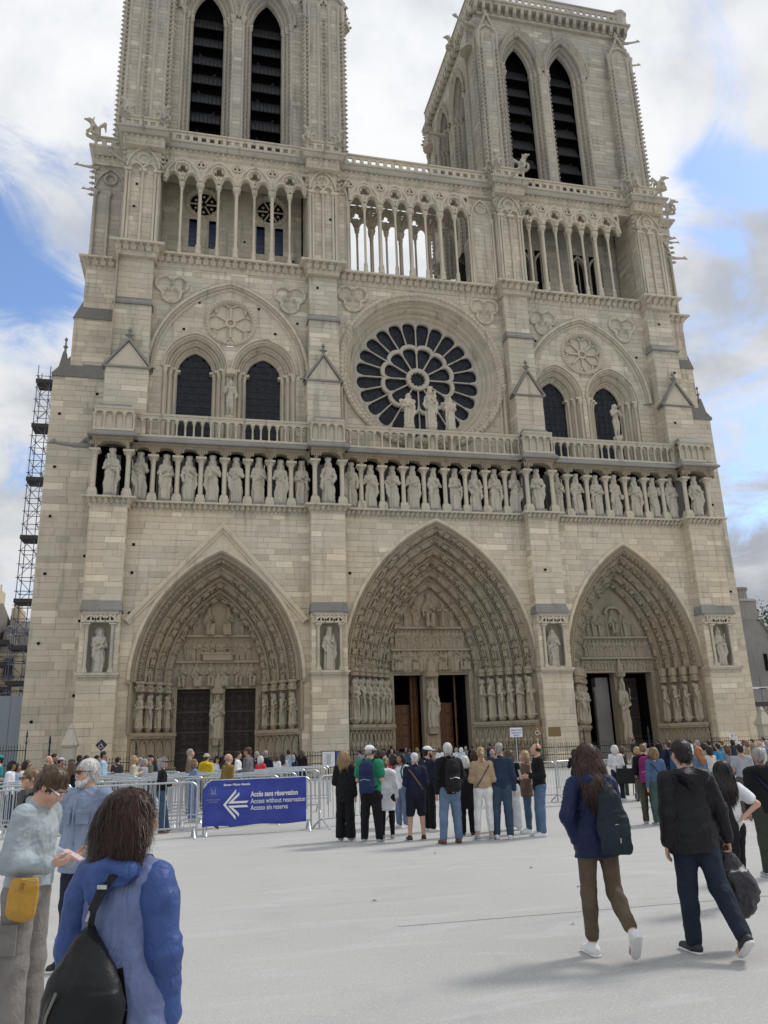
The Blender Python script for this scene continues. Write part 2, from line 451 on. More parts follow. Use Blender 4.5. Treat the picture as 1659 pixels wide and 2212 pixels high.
def nets(F, h, o):
    S = F < 0; nx, ny, nz = F.shape
    cnt = np.zeros((nx-1, ny-1, nz-1), np.int8)
    cr = [(i, j, k) for i in (0, 1) for j in (0, 1) for k in (0, 1)]
    def sub(A, c): return A[c[0]:nx-1+c[0], c[1]:ny-1+c[1], c[2]:nz-1+c[2]]
    for c in cr: cnt += sub(S, c)
    I = np.nonzero((cnt > 0) & (cnt < 8)); m = len(I[0])
    idx = np.full(cnt.shape, -1, np.int64); idx[I] = np.arange(m)
    acc = np.zeros((m, 3)); num = np.zeros(m)
    for a in cr:
        for ax in range(3):
            if a[ax]: continue
            b = list(a); b[ax] = 1
            fa = F[I[0]+a[0], I[1]+a[1], I[2]+a[2]]; fb = F[I[0]+b[0], I[1]+b[1], I[2]+b[2]]
            x = (fa < 0) != (fb < 0); t = np.where(x, fa/np.where(x, fa-fb, 1), 0)
            for d in range(3):
                acc[:, d] += np.where(x, a[d]+(t if d == ax else 0), 0)
            num += x
    V = (np.stack(I, 1)+acc/num[:, None])*h+o
    Q = []
    for ax in range(3):
        s0 = [slice(1, -1)]*3; s1 = [slice(1, -1)]*3
        s0[ax] = slice(0, -1); s1[ax] = slice(1, None)
        A, B = S[tuple(s0)], S[tuple(s1)]
        E = np.nonzero(A != B); base = [E[0]+1, E[1]+1, E[2]+1]; base[ax] = E[ax]
        u, w_ = (ax+1) % 3, (ax+2) % 3
        def cell(du, dw):
            q = [b.copy() for b in base]; q[u] -= du; q[w_] -= dw
            return idx[q[0], q[1], q[2]]
        q = np.stack([cell(1, 1), cell(0, 1), cell(0, 0), cell(1, 0)], 1)
        fl = ~A[E]; q[fl] = q[fl][:, ::-1]; Q.append(q)
    return V, np.concatenate(Q)
def np_mesh(name, V, Q):
    me = bpy.data.meshes.new(name); nv, nq = len(V), len(Q)
    me.vertices.add(nv); me.vertices.foreach_set('co', np.asarray(V, np.float32).ravel())
    k = Q.shape[1]
    me.loops.add(nq*k); me.loops.foreach_set('vertex_index', Q.astype(np.int32).ravel())
    me.polygons.add(nq); me.polygons.foreach_set('loop_start', np.arange(0, nq*k, k, dtype=np.int32))
    me.polygons.foreach_set('use_smooth', np.ones(nq, bool))
    me.update(calc_edges=True); return me
def normalize(v): v = np.asarray(v, float); return v/max(np.linalg.norm(v), 1e-9)
# ------------------------------------------------------------------ ground
rnd = random.Random(11)
def ground_mat():
    m, t, b = new_mat('paving')
    pos = N(t, 'ShaderNodeNewGeometry').outputs['Position']
    big = noise(t, pos, .12, 4, .6, .6)
    c = mixc(t, ramp(t, big, .3, .7), (.44, .432, .418), (.50, .492, .478))
    # faint curved sweeper and tyre marks
    sw = noise(t, vmath(t, 'MULTIPLY', pos, (.35, 1.6, 1)).outputs[0], .8, 5, .6, 1.8)
    c = mixc(t, math_n(t, 'MULTIPLY', ramp(t, sw, .52, .66), .28), c, (.60, .605, .61))
    sw2 = noise(t, vmath(t, 'MULTIPLY', vmath(t, 'ADD', pos, (7, 3, 0)).outputs[0], (.5, 2.2, 1)).outputs[0], .6, 5, .62, 2.2)
    c = mixc(t, math_n(t, 'MULTIPLY', ramp(t, sw2, .55, .7), .30), c, (.33, .335, .345))
    sp = noise(t, pos, 70, 3, .85)
    c = mixc(t, math_n(t, 'MULTIPLY', ramp(t, sp, .40, .62), .42), c, (.29, .29, .285))
    sp2 = noise(t, pos, 38, 2, .8)
    st = noise(t, pos, 1.3, 6, .7, .4)
    c = mixc(t, math_n(t, 'MULTIPLY', ramp(t, st, .55, .72), .30), c, (.30, .305, .31))
    c = mixc(t, math_n(t, 'MULTIPLY', ramp(t, sp2, .55, .68), .38), c, (.66, .66, .64))
    t.links.new(c, b.inputs['Base Color']); b.inputs['Roughness'].default_value = .92; b.inputs['Specular IOR Level'].default_value = .2
    bp = N(t, 'ShaderNodeBump', i_Strength=.5, i_Distance=.006); t.links.new(sp, bp.inputs['Height']); t.links.new(bp.outputs[0], b.inputs['Normal'])
ground_mat()
g = MB(); g.add([(-900, -900, GZ), (900, -900, GZ), (900, 900, GZ), (-900, 900, GZ)], [(0, 1, 2, 3)])
tag(g.obj('ground', 'paving'), kind='structure')
# thin saw-cut joint across the square and a hairline crack
j = MB()
a, b = ground(860, 2002), ground(1659, 1936)
for i in range(40):
    p, q = a.lerp(b, i/40), a.lerp(b, (i+1)/40); dy = .004*math.sin(i*1.7)
    j.add([(p.x, p.y-.006+dy, .004+GZ), (q.x, q.y-.006+dy, .004+GZ), (q.x, q.y+.006+dy, .004+GZ), (p.x, p.y+.006+dy, .004+GZ)], [(0, 1, 2, 3)])
plain_mat('joint', (.16, .16, .165), .9)
tag(j.obj('paving_joint', 'joint'), kind='structure')

# ------------------------------------------------------------------ the cathedral
cath = thing('cathedral', 'huge pale limestone gothic cathedral front with rose window and two square towers', 'cathedral')
def part(mb, name, mat, parent=None, smooth=None): return mb.obj(name, mat, parent or cath, smooth)
BUT = [(-6.85, -4.65), (6.85, 9.1), (22.1, 24.3), (34.7, 37.2)]
BAY = [(-4.65, 6.85), (9.1, 22.1), (24.3, 34.7)]
BLK = {}    # material -> list of blocks
WALLB = {}  # material -> backing mesh
def lay(mat, plane, s0, s1, z0, z1, holes=(), ch=.39, lmin=.6, lmax=1.6, seed=0):
    """courses of ashlar on a plane ('y', y) facing the square or ('x', x, sign)"""
    rg = random.Random(seed*97+13); z = z0; odd = 0
    bl = BLK.setdefault(mat, []); wb = WALLB.setdefault(mat, MB())
    while z < z1-.05:
        hgt = min(ch*rg.uniform(.85, 1.2), z1-z)
        if z1-z-hgt < .15: hgt = z1-z
        iv = [(s0, s1)]
        for hf in holes:
            r_ = hf(z+hgt/2)
            if not r_: continue
            nv = []
            for a, b in iv:
                if r_[1] <= a or r_[0] >= b: nv.append((a, b)); continue
                if r_[0] > a: nv.append((a, r_[0]))
                if r_[1] < b: nv.append((r_[1], b))
            iv = nv
        for a, b in iv:
            if b-a < .02: continue
            if plane[0] == 'y': wb.add([(a, plane[1], z), (b, plane[1], z), (b, plane[1], z+hgt), (a, plane[1], z+hgt)], [(0, 1, 2, 3)])
            else: wb.add([(plane[1], a, z), (plane[1], b, z), (plane[1], b, z+hgt), (plane[1], a, z+hgt)], [(0, 1, 2, 3)])
            x = a
            while x < b-.01:
                l = rg.uniform(lmin, lmax)
                if b-x-l < .35: l = b-x if b-x < lmax*1.15 else (b-x)*rg.uniform(.4, .6)
                u = rg.random()
                tint = rg.gauss(0, .30) if u > .15 else (rg.uniform(.9, 1.6) if u < .07 else rg.uniform(-1.0, -.45))
                bl.append((plane, x, x+l, z, z+hgt, tint, rg.uniform(.012, .032))); x += l
        z += hgt
def block_geo(mb, B):
    pl, a, b, z0, z1, t, d = B; g_ = .009; e = .013
    if pl[0] == 'y':
        f = lambda s, z, n: (s, pl[1]-n, z)
    else:
        f = lambda s, z, n: (pl[1]+pl[2]*n, s, z)
    v = [f(a+g_, z0+g_, .001), f(b-g_, z0+g_, .001), f(b-g_, z1-g_, .001), f(a+g_, z1-g_, .001),
         f(a+g_+e, z0+g_+e, d), f(b-g_-e, z0+g_+e, d), f(b-g_-e, z1-g_-e, d), f(a+g_+e, z1-g_-e, d)]
    mb.add(v, [(4, 5, 6, 7), (0, 1, 5, 4), (1, 2, 6, 5), (2, 3, 7, 6), (3, 0, 4, 7)], t)
def arch_hole(cx, hw, zs, rise, zb=-1):
    def f(z):
        if z < zb: return None
        w_ = arch_halfwidth(hw, rise, z-zs); return (cx-w_, cx+w_) if w_ > .05 else None
    return f
def circ_hole(cx, cz, r):
    def f(z):
        q = r*r-(z-cz)**2; return (cx-math.sqrt(q), cx+math.sqrt(q)) if q > 0 else None
    return f
def rect_hole(x0, x1, z0, z1): return lambda z: (x0, x1) if z0 < z < z1 else None

# ---- figures carved in stone (shared meshes)
def robed(seed, head='bare', hold=None, arms=0, h=.032, wide=1., lean=0., seated=False, bare_legs=False):
    rg = random.Random(seed); s = SDF(); S = (1, .74, 1)
    tw = rg.uniform(-.03, .03)
    if seated:
        s.chain([(0, .02, .55), (0, .02, .85), (0, 0, 1.15)], [.21, .20, .225], .05, S)
        for sx in (-1, 1):
            s.cap((.10*sx, .02, .55), (.15*sx, -.34, .58), .125, .11, .05); s.cap((.15*sx, -.34, .58), (.13*sx, -.28, .08), .12, .15, .05)
        dz = -.36
    elif bare_legs:
        for sx in (-1, 1): s.chain([(.10*sx, 0, .92), (.09*sx, -.02, .5), (.09*sx, .02, .08)], [.12, .085, .055], .03)
        s.chain([(0, 0, .95), (0, 0, 1.18), (0, 0, 1.42)], [.165, .15, .2], .05, S); dz = 0
    else:
        s.chain([(0, 0, .06), (tw, 0, .55), (lean, 0, .95), (lean*.5, 0, 1.2), (0, 0, 1.45)], [.27*wide, .25*wide, .235*wide, .205, .225], .06, S); dz = 0
    sh = 1.53+dz
    s.cap((-.19, 0, sh), (.19, 0, sh), .10, .10, .05)
    s.cap((0, 0, sh), (0, -.02, sh+.2), .07, .065, .03)
    hx = rg.uniform(-.02, .02)
    s.ell((hx, -.03, sh+.29), (.105, .125, .15), .02)
    s.ell((hx, -.14, sh+.27), (.022, .03, .035), .02)                       # nose
    for sx in (-1, 1): s.ell((hx+.045*sx, -.155, sh+.305), .024, .015, sub=True)
    s.ell((hx, .03, sh+.30), (.128, .12, .15), .03)                         # hair
    s.chain([(hx-.115, 0, sh+.3), (hx-.135, 0, sh+.12)], [.05, .04], .03); s.chain([(hx+.115, 0, sh+.3), (hx+.135, 0, sh+.12)], [.05, .04], .03)
    if rg.random() < .7 and head != 'veil': s.ell((hx, -.10, sh+.16), (.07, .06, .10), .03)   # beard
    if head == 'crown':
        s.cap((hx, -.01, sh+.41), (hx, -.01, sh+.46), .125, .13, .01)
        for k in range(8):
            a = k*PI/4; s.cap((hx+.125*math.cos(a), -.01+.125*math.sin(a), sh+.46), (hx+.135*math.cos(a), -.01+.135*math.sin(a), sh+.56), .032, .022, .01)
    elif head == 'halo':
        s.ell((hx, .10, sh+.32), (.24, .035, .24), .01)
    elif head == 'veil':
        s.ell((hx, .03, sh+.28), (.15, .14, .19), .03); s.cap((hx, .06, sh+.2), (hx, .08, sh-.1), .15, .19, .05)
    elif head == 'mitre':
        s.cap((hx, 0, sh+.40), (hx, 0, sh+.62), .12, .03, .02, (1, .7, 1))
    P = {0: ((-.30, -.06, sh-.33), (-.07, -.24, sh-.22), (.31, -.02, sh-.36), (.10, -.25, sh-.40)),
         1: ((-.31, 0, sh-.36), (-.27, -.16, sh-.64), (.30, -.08, sh-.33), (.05, -.25, sh-.17)),
         2: ((-.31, -.02, sh-.35), (-.08, -.25, sh-.38), (.31, -.02, sh-.35), (.09, -.26, sh-.30)),
         3: ((-.29, -.10, sh-.30), (-.16, -.24, sh-.04), (.31, 0, sh-.36), (.24, -.18, sh-.60)),
         4: ((-.27, -.14, sh-.26), (-.05, -.28, sh-.08), (.27, -.14, sh-.26), (.05, -.28, sh-.08))}[arms]
    for sx, (e, w_) in zip((-1, 1), (P[:2], P[2:])):
        s.chain([(.20*sx, 0, sh-.02), e, w_], [.095, .085, .06], .03); s.ell(w_, (.055, .055, .06), .02)
    if hold == 'staff': s.cap((P[3][0]+.03, P[3][1]-.04, sh-.75), (P[3][0]+.07, P[3][1]-.02, sh+.15), .022, .03, .01)
    if hold == 'sceptre': s.chain([(P[1][0]-.02, P[1][1]-.03, P[1][2]-.1), (P[1][0]-.09, P[1][1]-.02, P[1][2]+.42)], [.022, .05], .01)
    if hold == 'book': s.ell((P[3][0], P[3][1]-.05, P[3][2]+.02), (.10, .04, .13), .02)
    if hold == 'palm': s.chain([(P[1][0]-.05, P[1][1], P[1][2]-.1), (-.30, -.12, sh-.15), (-.32, -.12, sh+.05)], [.03, .05, .02], .02)
    if hold == 'child': s.ell((.16, -.24, sh-.05), (.09, .09, .17), .03); s.ell((.15, -.28, sh+.16), .075, .02)
    if hold == 'wings':
        for sx in (-1, 1): s.chain([(.12*sx, .14, sh), (.34*sx, .2, sh+.05), (.30*sx, .18, sh-.65)], [.08, .12, .04], .04, (1, .5, 1))
    if not seated:
        for sx in (-1, 1): s.ell((.10*sx, -.17, .045), (.055, .14, .05), .02)
        if not bare_legs:   # mantle falling from the arm
            q = rg.choice((-1, 1)); s.chain([(.26*q, -.14, sh-.38), (.27*q, -.12, .75), (.22*q, -.12, .55)], [.07, .08, .05], .05)
            s.chain([(-.20*q, -.10, sh-.05), (.02, -.21, sh-.42), (.22*q, -.14, sh-.52)], [.05, .045, .06], .05)
    ph = rg.uniform(0, 6); kf = rg.choice((7, 8, 9)); dg = rg.choice((-1, 1))*rg.uniform(2, 4)
    def disp(x, y, z):
        an = np.arctan2(y, x); lo_ = np.clip((1.25+dz-z)/.5, 0, 1)
        n = vnoise(x*5+seed, y*5, z*2.2)
        f = (np.abs(np.sin(an*kf*.5+ph+n*2.2))-.55)*.062*lo_
        up = np.clip((z-.7-dz)/.3, 0, 1)*np.clip((sh-.02-z)/.1, 0, 1)
        return f+up*(np.abs(np.sin(z*13+x*dg*3+n*4))-.5)*.030+vnoise(x*14, y*14, z*9)*.008
    if not bare_legs: s.disp = disp
    return s.mesh('carved_figure', h)
KING = [robed(100+i, 'crown', ('sceptre', None, 'staff', 'book', None)[i % 5], i % 4, .024, lean=(-.03, .03, 0)[i % 3]) for i in range(10)]
SAINT = [robed(200+i, 'halo', ('book', 'staff', None)[i % 3], i % 4, .027) for i in range(6)]
SMALL = [robed(300+i, ('bare', 'halo', 'crown')[i % 3], ('book', None)[i % 2], (0, 2, 4)[i % 3], .05, 1.15, seated=(i % 2 == 0)) for i in range(6)]
SEAT = [robed(400+i, 'crown', 'book', 1, .042, seated=True) for i in range(3)]
def figure(name, me, loc, scale, parent=None, rz=0., mat='stone_carved', flip=False):
    o = link(name, me, parent, loc, (0, 0, rz), mat); o.scale = (-scale if flip else scale, scale, scale); return o

# ---- columns
def column(mb, x, y, z0, z1, r, cap=.45, base=.3, n=10, ab=None, tint=0.):
    ab = ab or r*2.1
    mb.box(x-r*1.6, x+r*1.6, y-r*1.6, y+r*1.6, z0, z0+base*.5, tint)
    mb.lathe(x, y, [(r*1.5, z0+base*.5), (r*1.55, z0+base*.68), (r*1.15, z0+base*.8), (r*1.25, z0+base*.93), (r, z0+base), (r*.96, z1-cap), (r*1.2, z1-cap+.02), (r*1.2, z1-cap+.06), (r*1.0, z1-cap+.08),
                    (r*1.25, z1-cap*.5), (r*1.75, z1-cap*.28), (ab*.93, z1-cap*.24)], n, tint)
    for k in range(6):   # leaves of the capital
        a = k*PI/3+.3; mb.ball((x+math.cos(a)*r*1.55, y+math.sin(a)*r*1.55, z1-cap*.46), r*.42)
    mb.box(x-ab, x+ab, y-ab, y+ab, z1-cap*.24, z1, tint)
def shaft(mb, x, y, z0, z1, r, n=8):
    mb.lathe(x, y, [(r*1.4, z0), (r*1.4, z0+r*2), (r, z0+r*2.6), (r, z1-r*4), (r*1.25, z1-r*3.7), (r*1.15, z1-r*3), (r*1.9, z1-r*.6), (r*1.9, z1)], n)
def leaf_row(mb, x0, x1, y, z, step, sz, out=.12, axis='x', sgn=-1):
    n = max(1, int((x1-x0)/step)); st = (x1-x0)/n
    for i in range(n):
        x = x0+st*(i+.5); k = .85+.3*rnd.random()
        if axis == 'x':
            p = [(x-sz*.42, y, z-sz*.5), (x+sz*.42, y, z-sz*.5), (x+sz*.5, y+sgn*out*.45, z+sz*.1), (x-sz*.5, y+sgn*out*.45, z+sz*.1), (x, y+sgn*out*k, z+sz*.5), (x, y+sgn*out*1.1*k, z+sz*.22)]
        else:
            p = [(y, x-sz*.42, z-sz*.5), (y, x+sz*.42, z-sz*.5), (y+sgn*out*.45, x+sz*.5, z+sz*.1), (y+sgn*out*.45, x-sz*.5, z+sz*.1), (y+sgn*out*k, x, z+sz*.5), (y+sgn*out*1.1*k, x, z+sz*.22)]
        mb.add(p, [(0, 1, 2, 3), (2, 5, 3), (5, 2, 4), (3, 5, 4)], rnd.uniform(-.5, .4))
def cornice(mb, x0, x1, y, z0, z1, proj, rows=2, yb=None, ret=True):
    """moulding along X: base at plane y, top edge projecting by proj; carved leaves on the bell"""
    hgt = z1-z0; yb = y+.6 if yb is None else yb
    pr = [(0, z0), (-.04, z0+.02), (-.06, z0+.08), (-.03, z0+.1), (-proj*.12, z0+hgt*.45), (-proj*.45, z0+hgt*.74), (-proj*.95, z0+hgt*.8), (-proj, z0+hgt*.84), (-proj, z0+hgt*.94), (-proj*.9, z1)]
    e = proj if ret else 0
    k0 = len(mb.v)
    for dy, z in pr:
        q = -dy if ret else 0
        mb.v.extend([(x0-q, y+dy, z), (x1+q, y+dy, z), (x0-q, yb, z), (x1+q, yb, z)])
    for i in range(len(pr)-1):
        a, b = k0+i*4, k0+i*4+4
        for f in ((a, a+1, b+1, b), (a+2, a, b, b+2), (a+1, a+3, b+3, b+1)): mb.f.append(f); mb.t.append(0.)
    b = k0+(len(pr)-1)*4; mb.f.append((b, b+1, b+3, b+2)); mb.t.append(-.3)
    mb.f.append((k0, k0+2, k0+3, k0+1)); mb.t.append(0)
    if rows >= 1: leaf_row(mb, x0-e*.4, x1+e*.4, y-proj*.30, z0+hgt*.56, hgt*.50, hgt*.40, proj*.85)
    if rows >= 2: leaf_row(mb, x0-.05, x1+.05, y-.03, z0+hgt*.24, hgt*.40, hgt*.28, .20)
SEG = [(-6.95, -4.55, -.8)]
SEG = [(BUT[0][0]-.1, BUT[0][1]+.1, -.8), (*BAY[0], 0), (BUT[1][0], BUT[1][1], -.8), (*BAY[1], 0), (BUT[2][0], BUT[2][1], -.8), (*BAY[2], 0), (BUT[3][0], BUT[3][1]+.1, -.8)]

# ================= stage 1: walls, buttresses, portals
PORT = [dict(cx=1.2, hw=4.98, zs=5.55, rise=7.95, n=4, hin=2.78, dep=2.6, yd=2.95, tym=11.2, lint=5.27),
        dict(cx=15.6, hw=6.38, zs=6.0, rise=9.95, n=6, hin=3.0, dep=3.0, yd=3.4, tym=12.4, lint=6.16),
        dict(cx=29.6, hw=4.92, zs=6.1, rise=8.5, n=5, hin=2.98, dep=2.8, yd=3.1, tym=11.3, lint=5.98)]
def gable_hole(z):
    ax, az = 1.25, 15.35; bx, bz = 5.62, 9.2
    if z < bz or z > az: return None
    w_ = bx*(az-z)/(az-bz); return (ax-w_, ax+w_)
for i, (x0, x1) in enumerate(BAY):
    p = PORT[i]; hs = [arch_hole(p['cx'], p['hw']+.1, p['zs'], p['rise']+.1)]
    if i == 0: hs.append(gable_hole)
    lay('stone_warm', ('y', 0.), x0, x1, 0, 16.25, hs, seed=i+1)
for i, (x0, x1) in enumerate(BUT):
    c, hw = (x0+x1)/2, .82
    lay('stone_warm', ('y', -.8), x0, x1, 0, 16.25, [rect_hole(c-hw, c+hw, 6.1, 9.55)], seed=20+i)
    lay('stone_warm', ('x', x0, -1), -.8, 0, 0, 16.25, seed=30+i)
    lay('stone_warm', ('x', x1, 1), -.8, 0, 0, 16.25, seed=40+i)
# side masses beyond the outer buttresses (deeper planes, stepped outline)
lay('stone_grey', ('y', 2.6), -10.3, -6.85, 0, 26.4, seed=51, ch=.42)
lay('stone_grey', ('y', 2.6), -9.3, -6.4, 26.4, 31.0, seed=52)
lay('stone_grey', ('y', 2.6), -8.8, -6.4, 31.0, 35.0, seed=53)
lay('stone_grey', ('y', 2.6), 37.2, 40.5, 0, 26.4, seed=54, ch=.42)
lay('stone_grey', ('y', 2.6), 36.6, 39.6, 26.4, 31.0, seed=55)
lay('stone_grey', ('y', 2.6), 36.6, 39.3, 31.0, 35.0, seed=56)
lay('stone_grey', ('x', -10.3, -1), 2.6, 14, 0, 26.4, seed=57, ch=.42)
lay('stone_grey', ('x', -9.3, -1), 2.6, 14, 26.4, 31, seed=58)
lay('stone_grey', ('x', -8.8, -1), 2.6, 14, 31, 35, seed=63)
lay('stone_grey', ('x', 39.6, 1), 2.6, 14, 26.4, 31, seed=64)
lay('stone_grey', ('x', 39.3, 1), 2.6, 14, 31, 35, seed=65)
lay('stone_grey', ('x', 37.2, 1), 0, 2.6, 0, 21, seed=59)
lay('stone_grey', ('x', 36.7, 1), .6, 2.6, 20.8, 35, seed=66)
lay('stone_grey', ('x', -6.85, -1), 0, 2.6, 0, 21, seed=60)
lay('stone_grey', ('x', -6.4, -1), -.2, 2.6, 20.8, 35, seed=62)
lay('stone_grey', ('x', 40.5, 1), 2.6, 14, 0, 26.4, seed=61, ch=.42)
for sg, xo, xi in ((-1, -10.3, -7.2), (1, 40.5, 37.5)):
    sm = MB()
    lo, hi = min(xo, xi), max(xo, xi)
    sm.frus((lo-.12, hi+.12, 2.45, 14, 26.35), (lo-.12, hi+.12, 2.45, 14, 26.6), -.6)
    sm.frus((lo-.1, hi+.1, 2.5, 14, 26.6), (lo+(1.0 if sg < 0 else 0), hi-(1.0 if sg > 0 else 0), 2.65, 14, 28.0), -.8)
    x = xo-sg*.55; sm.frus((x-.35, x+.35, 2.5, 3.3, 26.6), (x-.1, x+.1, 2.7, 3.1, 28.3), -.7); sm.lathe(x, 2.9, [(.1, 28.2), (.07, 28.6), (.18, 28.75), (.06, 28.9), (.05, 29.2), (.13, 29.3), (.02, 29.5)], 6)
    x2 = -9.3 if sg < 0 else 39.6; x3 = -8.8 if sg < 0 else 39.3
    sm.frus((min(x2, x2-sg*2.8)-.08, max(x2, x2-sg*2.8)+.08, 2.5, 14, 30.9), (min(x3, x3-sg*2.3), max(x3, x3-sg*2.3), 2.62, 14, 32.3), -.5)
    part(sm, 'buttress_coping', 'stone_slate')

def arch_rise(hin, hw, rise):
    r = (hw*hw+rise*rise)/(2*hw); k = r-hw; r2 = k+hin; return math.sqrt(max(0, r2*r2-k*k))
def portal(i, p):
    cx, hw, zs, rise, n = p['cx'], p['hw'], p['zs'], p['rise'], p['n']
    dep, hin = p['dep'], p['hin']; w_ = (hw-hin)/(n+.0); d = dep/n
    P = tag(bpy.data.objects.new('portal', None), ('closed portal under a stone gable with scrolled iron doors', 'tall central portal with open doors', 'right portal with open doors')[i])
    COL.objects.link(P); P.parent = cath
    base = arch(cx, zs, hw, rise, 26)
    # hood mould
    m = MB(); tn = [rnd.uniform(-.4, .4) for _ in range(60)]
    m.sweep(base, [(.42, .02), (.42, -.10), (.36, -.16), (.22, -.16), (.16, -.08), (.0, -.02), (-.05, .05)], tints=tn)
    part(m, 'hood_mould', 'stone_warm', P, 35)
    # archivolts: one mesh per order
    for k in range(n):
        m = MB(); a, y = -k*w_, k*d
        pr = [(a+.02, y+.02), (a-.02, y-.05), (a-.07, y-.08), (a-.12, y-.05), (a-.14, y+.03), (a-.18, y+.05), (a-.30*w_/.55, y+d*.75), (a-.62*w_, y+d*.92), (a-w_+.05, y+d*.9), (a-w_+.02, y+d)]
        m.sweep(base, pr, tints=[rnd.uniform(-.35, .35) for _ in range(60)])
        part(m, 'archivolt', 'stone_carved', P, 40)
    # foliage / figures lying in the hollow of every order
    fol = MB(); cnt = 0
    nr = path_normals(base)
    for k in range(n):
        off = -(k+.58)*w_; path = [(x+nx*off, z+nz*off) for (x, z), (nx, nz) in zip(base, nr)]
        cum = [0]
        for a, b in zip(path, path[1:]): cum.append(cum[-1]+math.hypot(b[0]-a[0], b[1]-a[1]))
        half = cum[-1]/2
        step = .36 if (k == 0 and i != 1) else (1.02 if i == 1 else .98)
        cntk = int(half/step)
        for side in (0, 1):
            for q in range(cntk):
                s_ = (q+.5)*half/cntk; s_ = s_ if side == 0 else cum[-1]-s_
                t_ = 0
                while t_ < len(cum)-2 and cum[t_+1] < s_: t_ += 1
                f = (s_-cum[t_])/(cum[t_+1]-cum[t_]); x = path[t_][0]*(1-f)+path[t_+1][0]*f; z = path[t_][1]*(1-f)+path[t_+1][1]*f
                tx, tz = path[t_+1][0]-path[t_][0], path[t_+1][1]-path[t_][1]; l = math.hypot(tx, tz); tx, tz = tx/l, tz/l
                if side == 1: tx, tz = -tx, -tz
                y = k*d+d*.55
                if k == 0 and i != 1:
                    fol.ball((x, y-.18, z), .16, rnd.uniform(-.4, .3), 1, .8, 1); fol.ball((x+tx*.15, y-.24, z+tz*.15), .09, 0)
                    continue
                up = Vector((tx*.92, -.12, tz*.92)).normalized()
                nx, nz = -tz, tx
                inw = Vector((-nx, 0, -nz)) if side == 0 else Vector((nx, 0, nz))
                fr = (inw*.55+Vector((0, -1, 0))); fr = (fr-up*fr.dot(up)).normalized(); rt = fr.cross(up)
                sc_ = .56*(w_/.56)**.5*rnd.uniform(.92, 1.05); me = SMALL[rnd.randrange(6)]
                hgt = 1.6
                o = link('voussoir_figure', me, P, None, None, 'stone_carved')
                pos = Vector((x, y-.10, z))-up*sc_*hgt*.55
                o.matrix_local = Matrix(((rt.x*-sc_, -fr.x*sc_, up.x*sc_, pos.x), (rt.y*-sc_, -fr.y*sc_, up.y*sc_, pos.y), (rt.z*-sc_, -fr.z*sc_, up.z*sc_, pos.z), (0, 0, 0, 1)))
                cnt += 1
                # little canopy above each figure
                c = pos+up*(sc_*hgt*1.08)
                for dx in (-.16, 0, .16): fol.ball(tuple(c+rt*dx-Vector((0, .06, 0))), .11, rnd.uniform(-.3, .3), 1, 1.2, .8)
    # beaded and leafy edges between the orders
    for k in range(n):
        for off, yy, rr, st in ((-(k+.93)*w_, k*d+d*.80, .075, .2), (-(k+.30)*w_, k*d+d*.30, .055, .24)):
            pp = [(x+nx*off, z+nz*off) for (x, z), (nx, nz) in zip(base, nr)]
            for a, b in zip(pp, pp[1:]):
                l = math.hypot(b[0]-a[0], b[1]-a[1]); c_ = max(1, int(l/st))
                for q in range(c_): f = (q+rnd.uniform(.2, .8))/c_; fol.ball((a[0]+(b[0]-a[0])*f, yy-.05, a[1]+(b[1]-a[1])*f), rr*rnd.uniform(.7, 1.2), rnd.uniform(-.8, .4))
    # leaf crest on the hood
    cum = 0
    for t_ in range(len(base)-1):
        (x0, z0), (x1, z1) = base[t_], base[t_+1]
        for f in (.1, .35, .6, .85):
            fol.ball((x0+(x1-x0)*f+nr[t_][0]*.08, -.10, z0+(z1-z0)*f+nr[t_][1]*.08), .10, rnd.uniform(-.5, .3))
    part(fol, 'carved_foliage', 'stone_carved', P)
    # tympanum
    irise = arch_rise(hin+.04, hw, rise); inner = arch(cx, zs, hin+.04, irise, 20)
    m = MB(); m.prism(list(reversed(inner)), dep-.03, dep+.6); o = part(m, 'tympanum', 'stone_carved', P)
    zt = zs+irise
    li = p['lint']; R0, R1 = ((6.97, 8.61), (7.71, 9.22), (7.01, 8.49))[i]
    m = MB(); m.box(cx-hin, cx+hin, dep-.02, dep+.7, li, zs+.0)
    for z in (R0, R1): ww = arch_halfwidth(hin, zt-zs, z-zs); m.box(cx-ww, cx+ww, dep-.28, dep+.2, z-.07, z+.07); 
    m.box(cx-hin, cx+hin, dep-.14, dep+.3, li, li+.14)
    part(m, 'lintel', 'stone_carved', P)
    def row(z0, hgt, k, seat=False, xw=None, me=None):
        for q in range(k):
            x = cx+(-1+2*(q+.5)/k)*xw
            M_ = me or (SEAT if seat else SAINT if hgt > 1.2 else SMALL[1::2])
            figure('relief_figure', M_[rnd.randrange(len(M_))], (x, dep-.06, z0), hgt/(1.62 if seat else 2.05), P, rnd.uniform(-.25, .25), 'stone_carved', rnd.random() < .5)
    if i == 0:
        row(li+.15, 1.5, 6, True, 2.6); row(R0+.07, 1.35, 11, False, 2.15, SAINT)
        for x, s_ in ((-.62, 1), (.62, 1)): figure('relief_figure', SEAT[0], (cx+x, dep-.1, R1+.07), 1.05, P, .3 if x < 0 else -.3)
        for x in (-1.5, 1.5): figure('relief_figure', SAINT[2], (cx+x, dep-.08, R1+.07), .55, P, .5 if x < 0 else -.5)
        b_ = MB(); b_.box(cx-.95, cx+.95, dep-.42, dep, R0+.07, R0+.5); b_.box(cx-1.05, cx+1.05, dep-.46, dep, R0+.44, R0+.56); part(b_, 'relief_bier', 'stone_carved', P)
    elif i == 1:
        row(li+.15, 1.35, 15, True, 2.8, SMALL); row(R0+.07, 1.38, 17, False, 2.45, SAINT)
        figure('relief_figure', SEAT[1], (cx, dep-.12, R1+.08), 1.35, P)
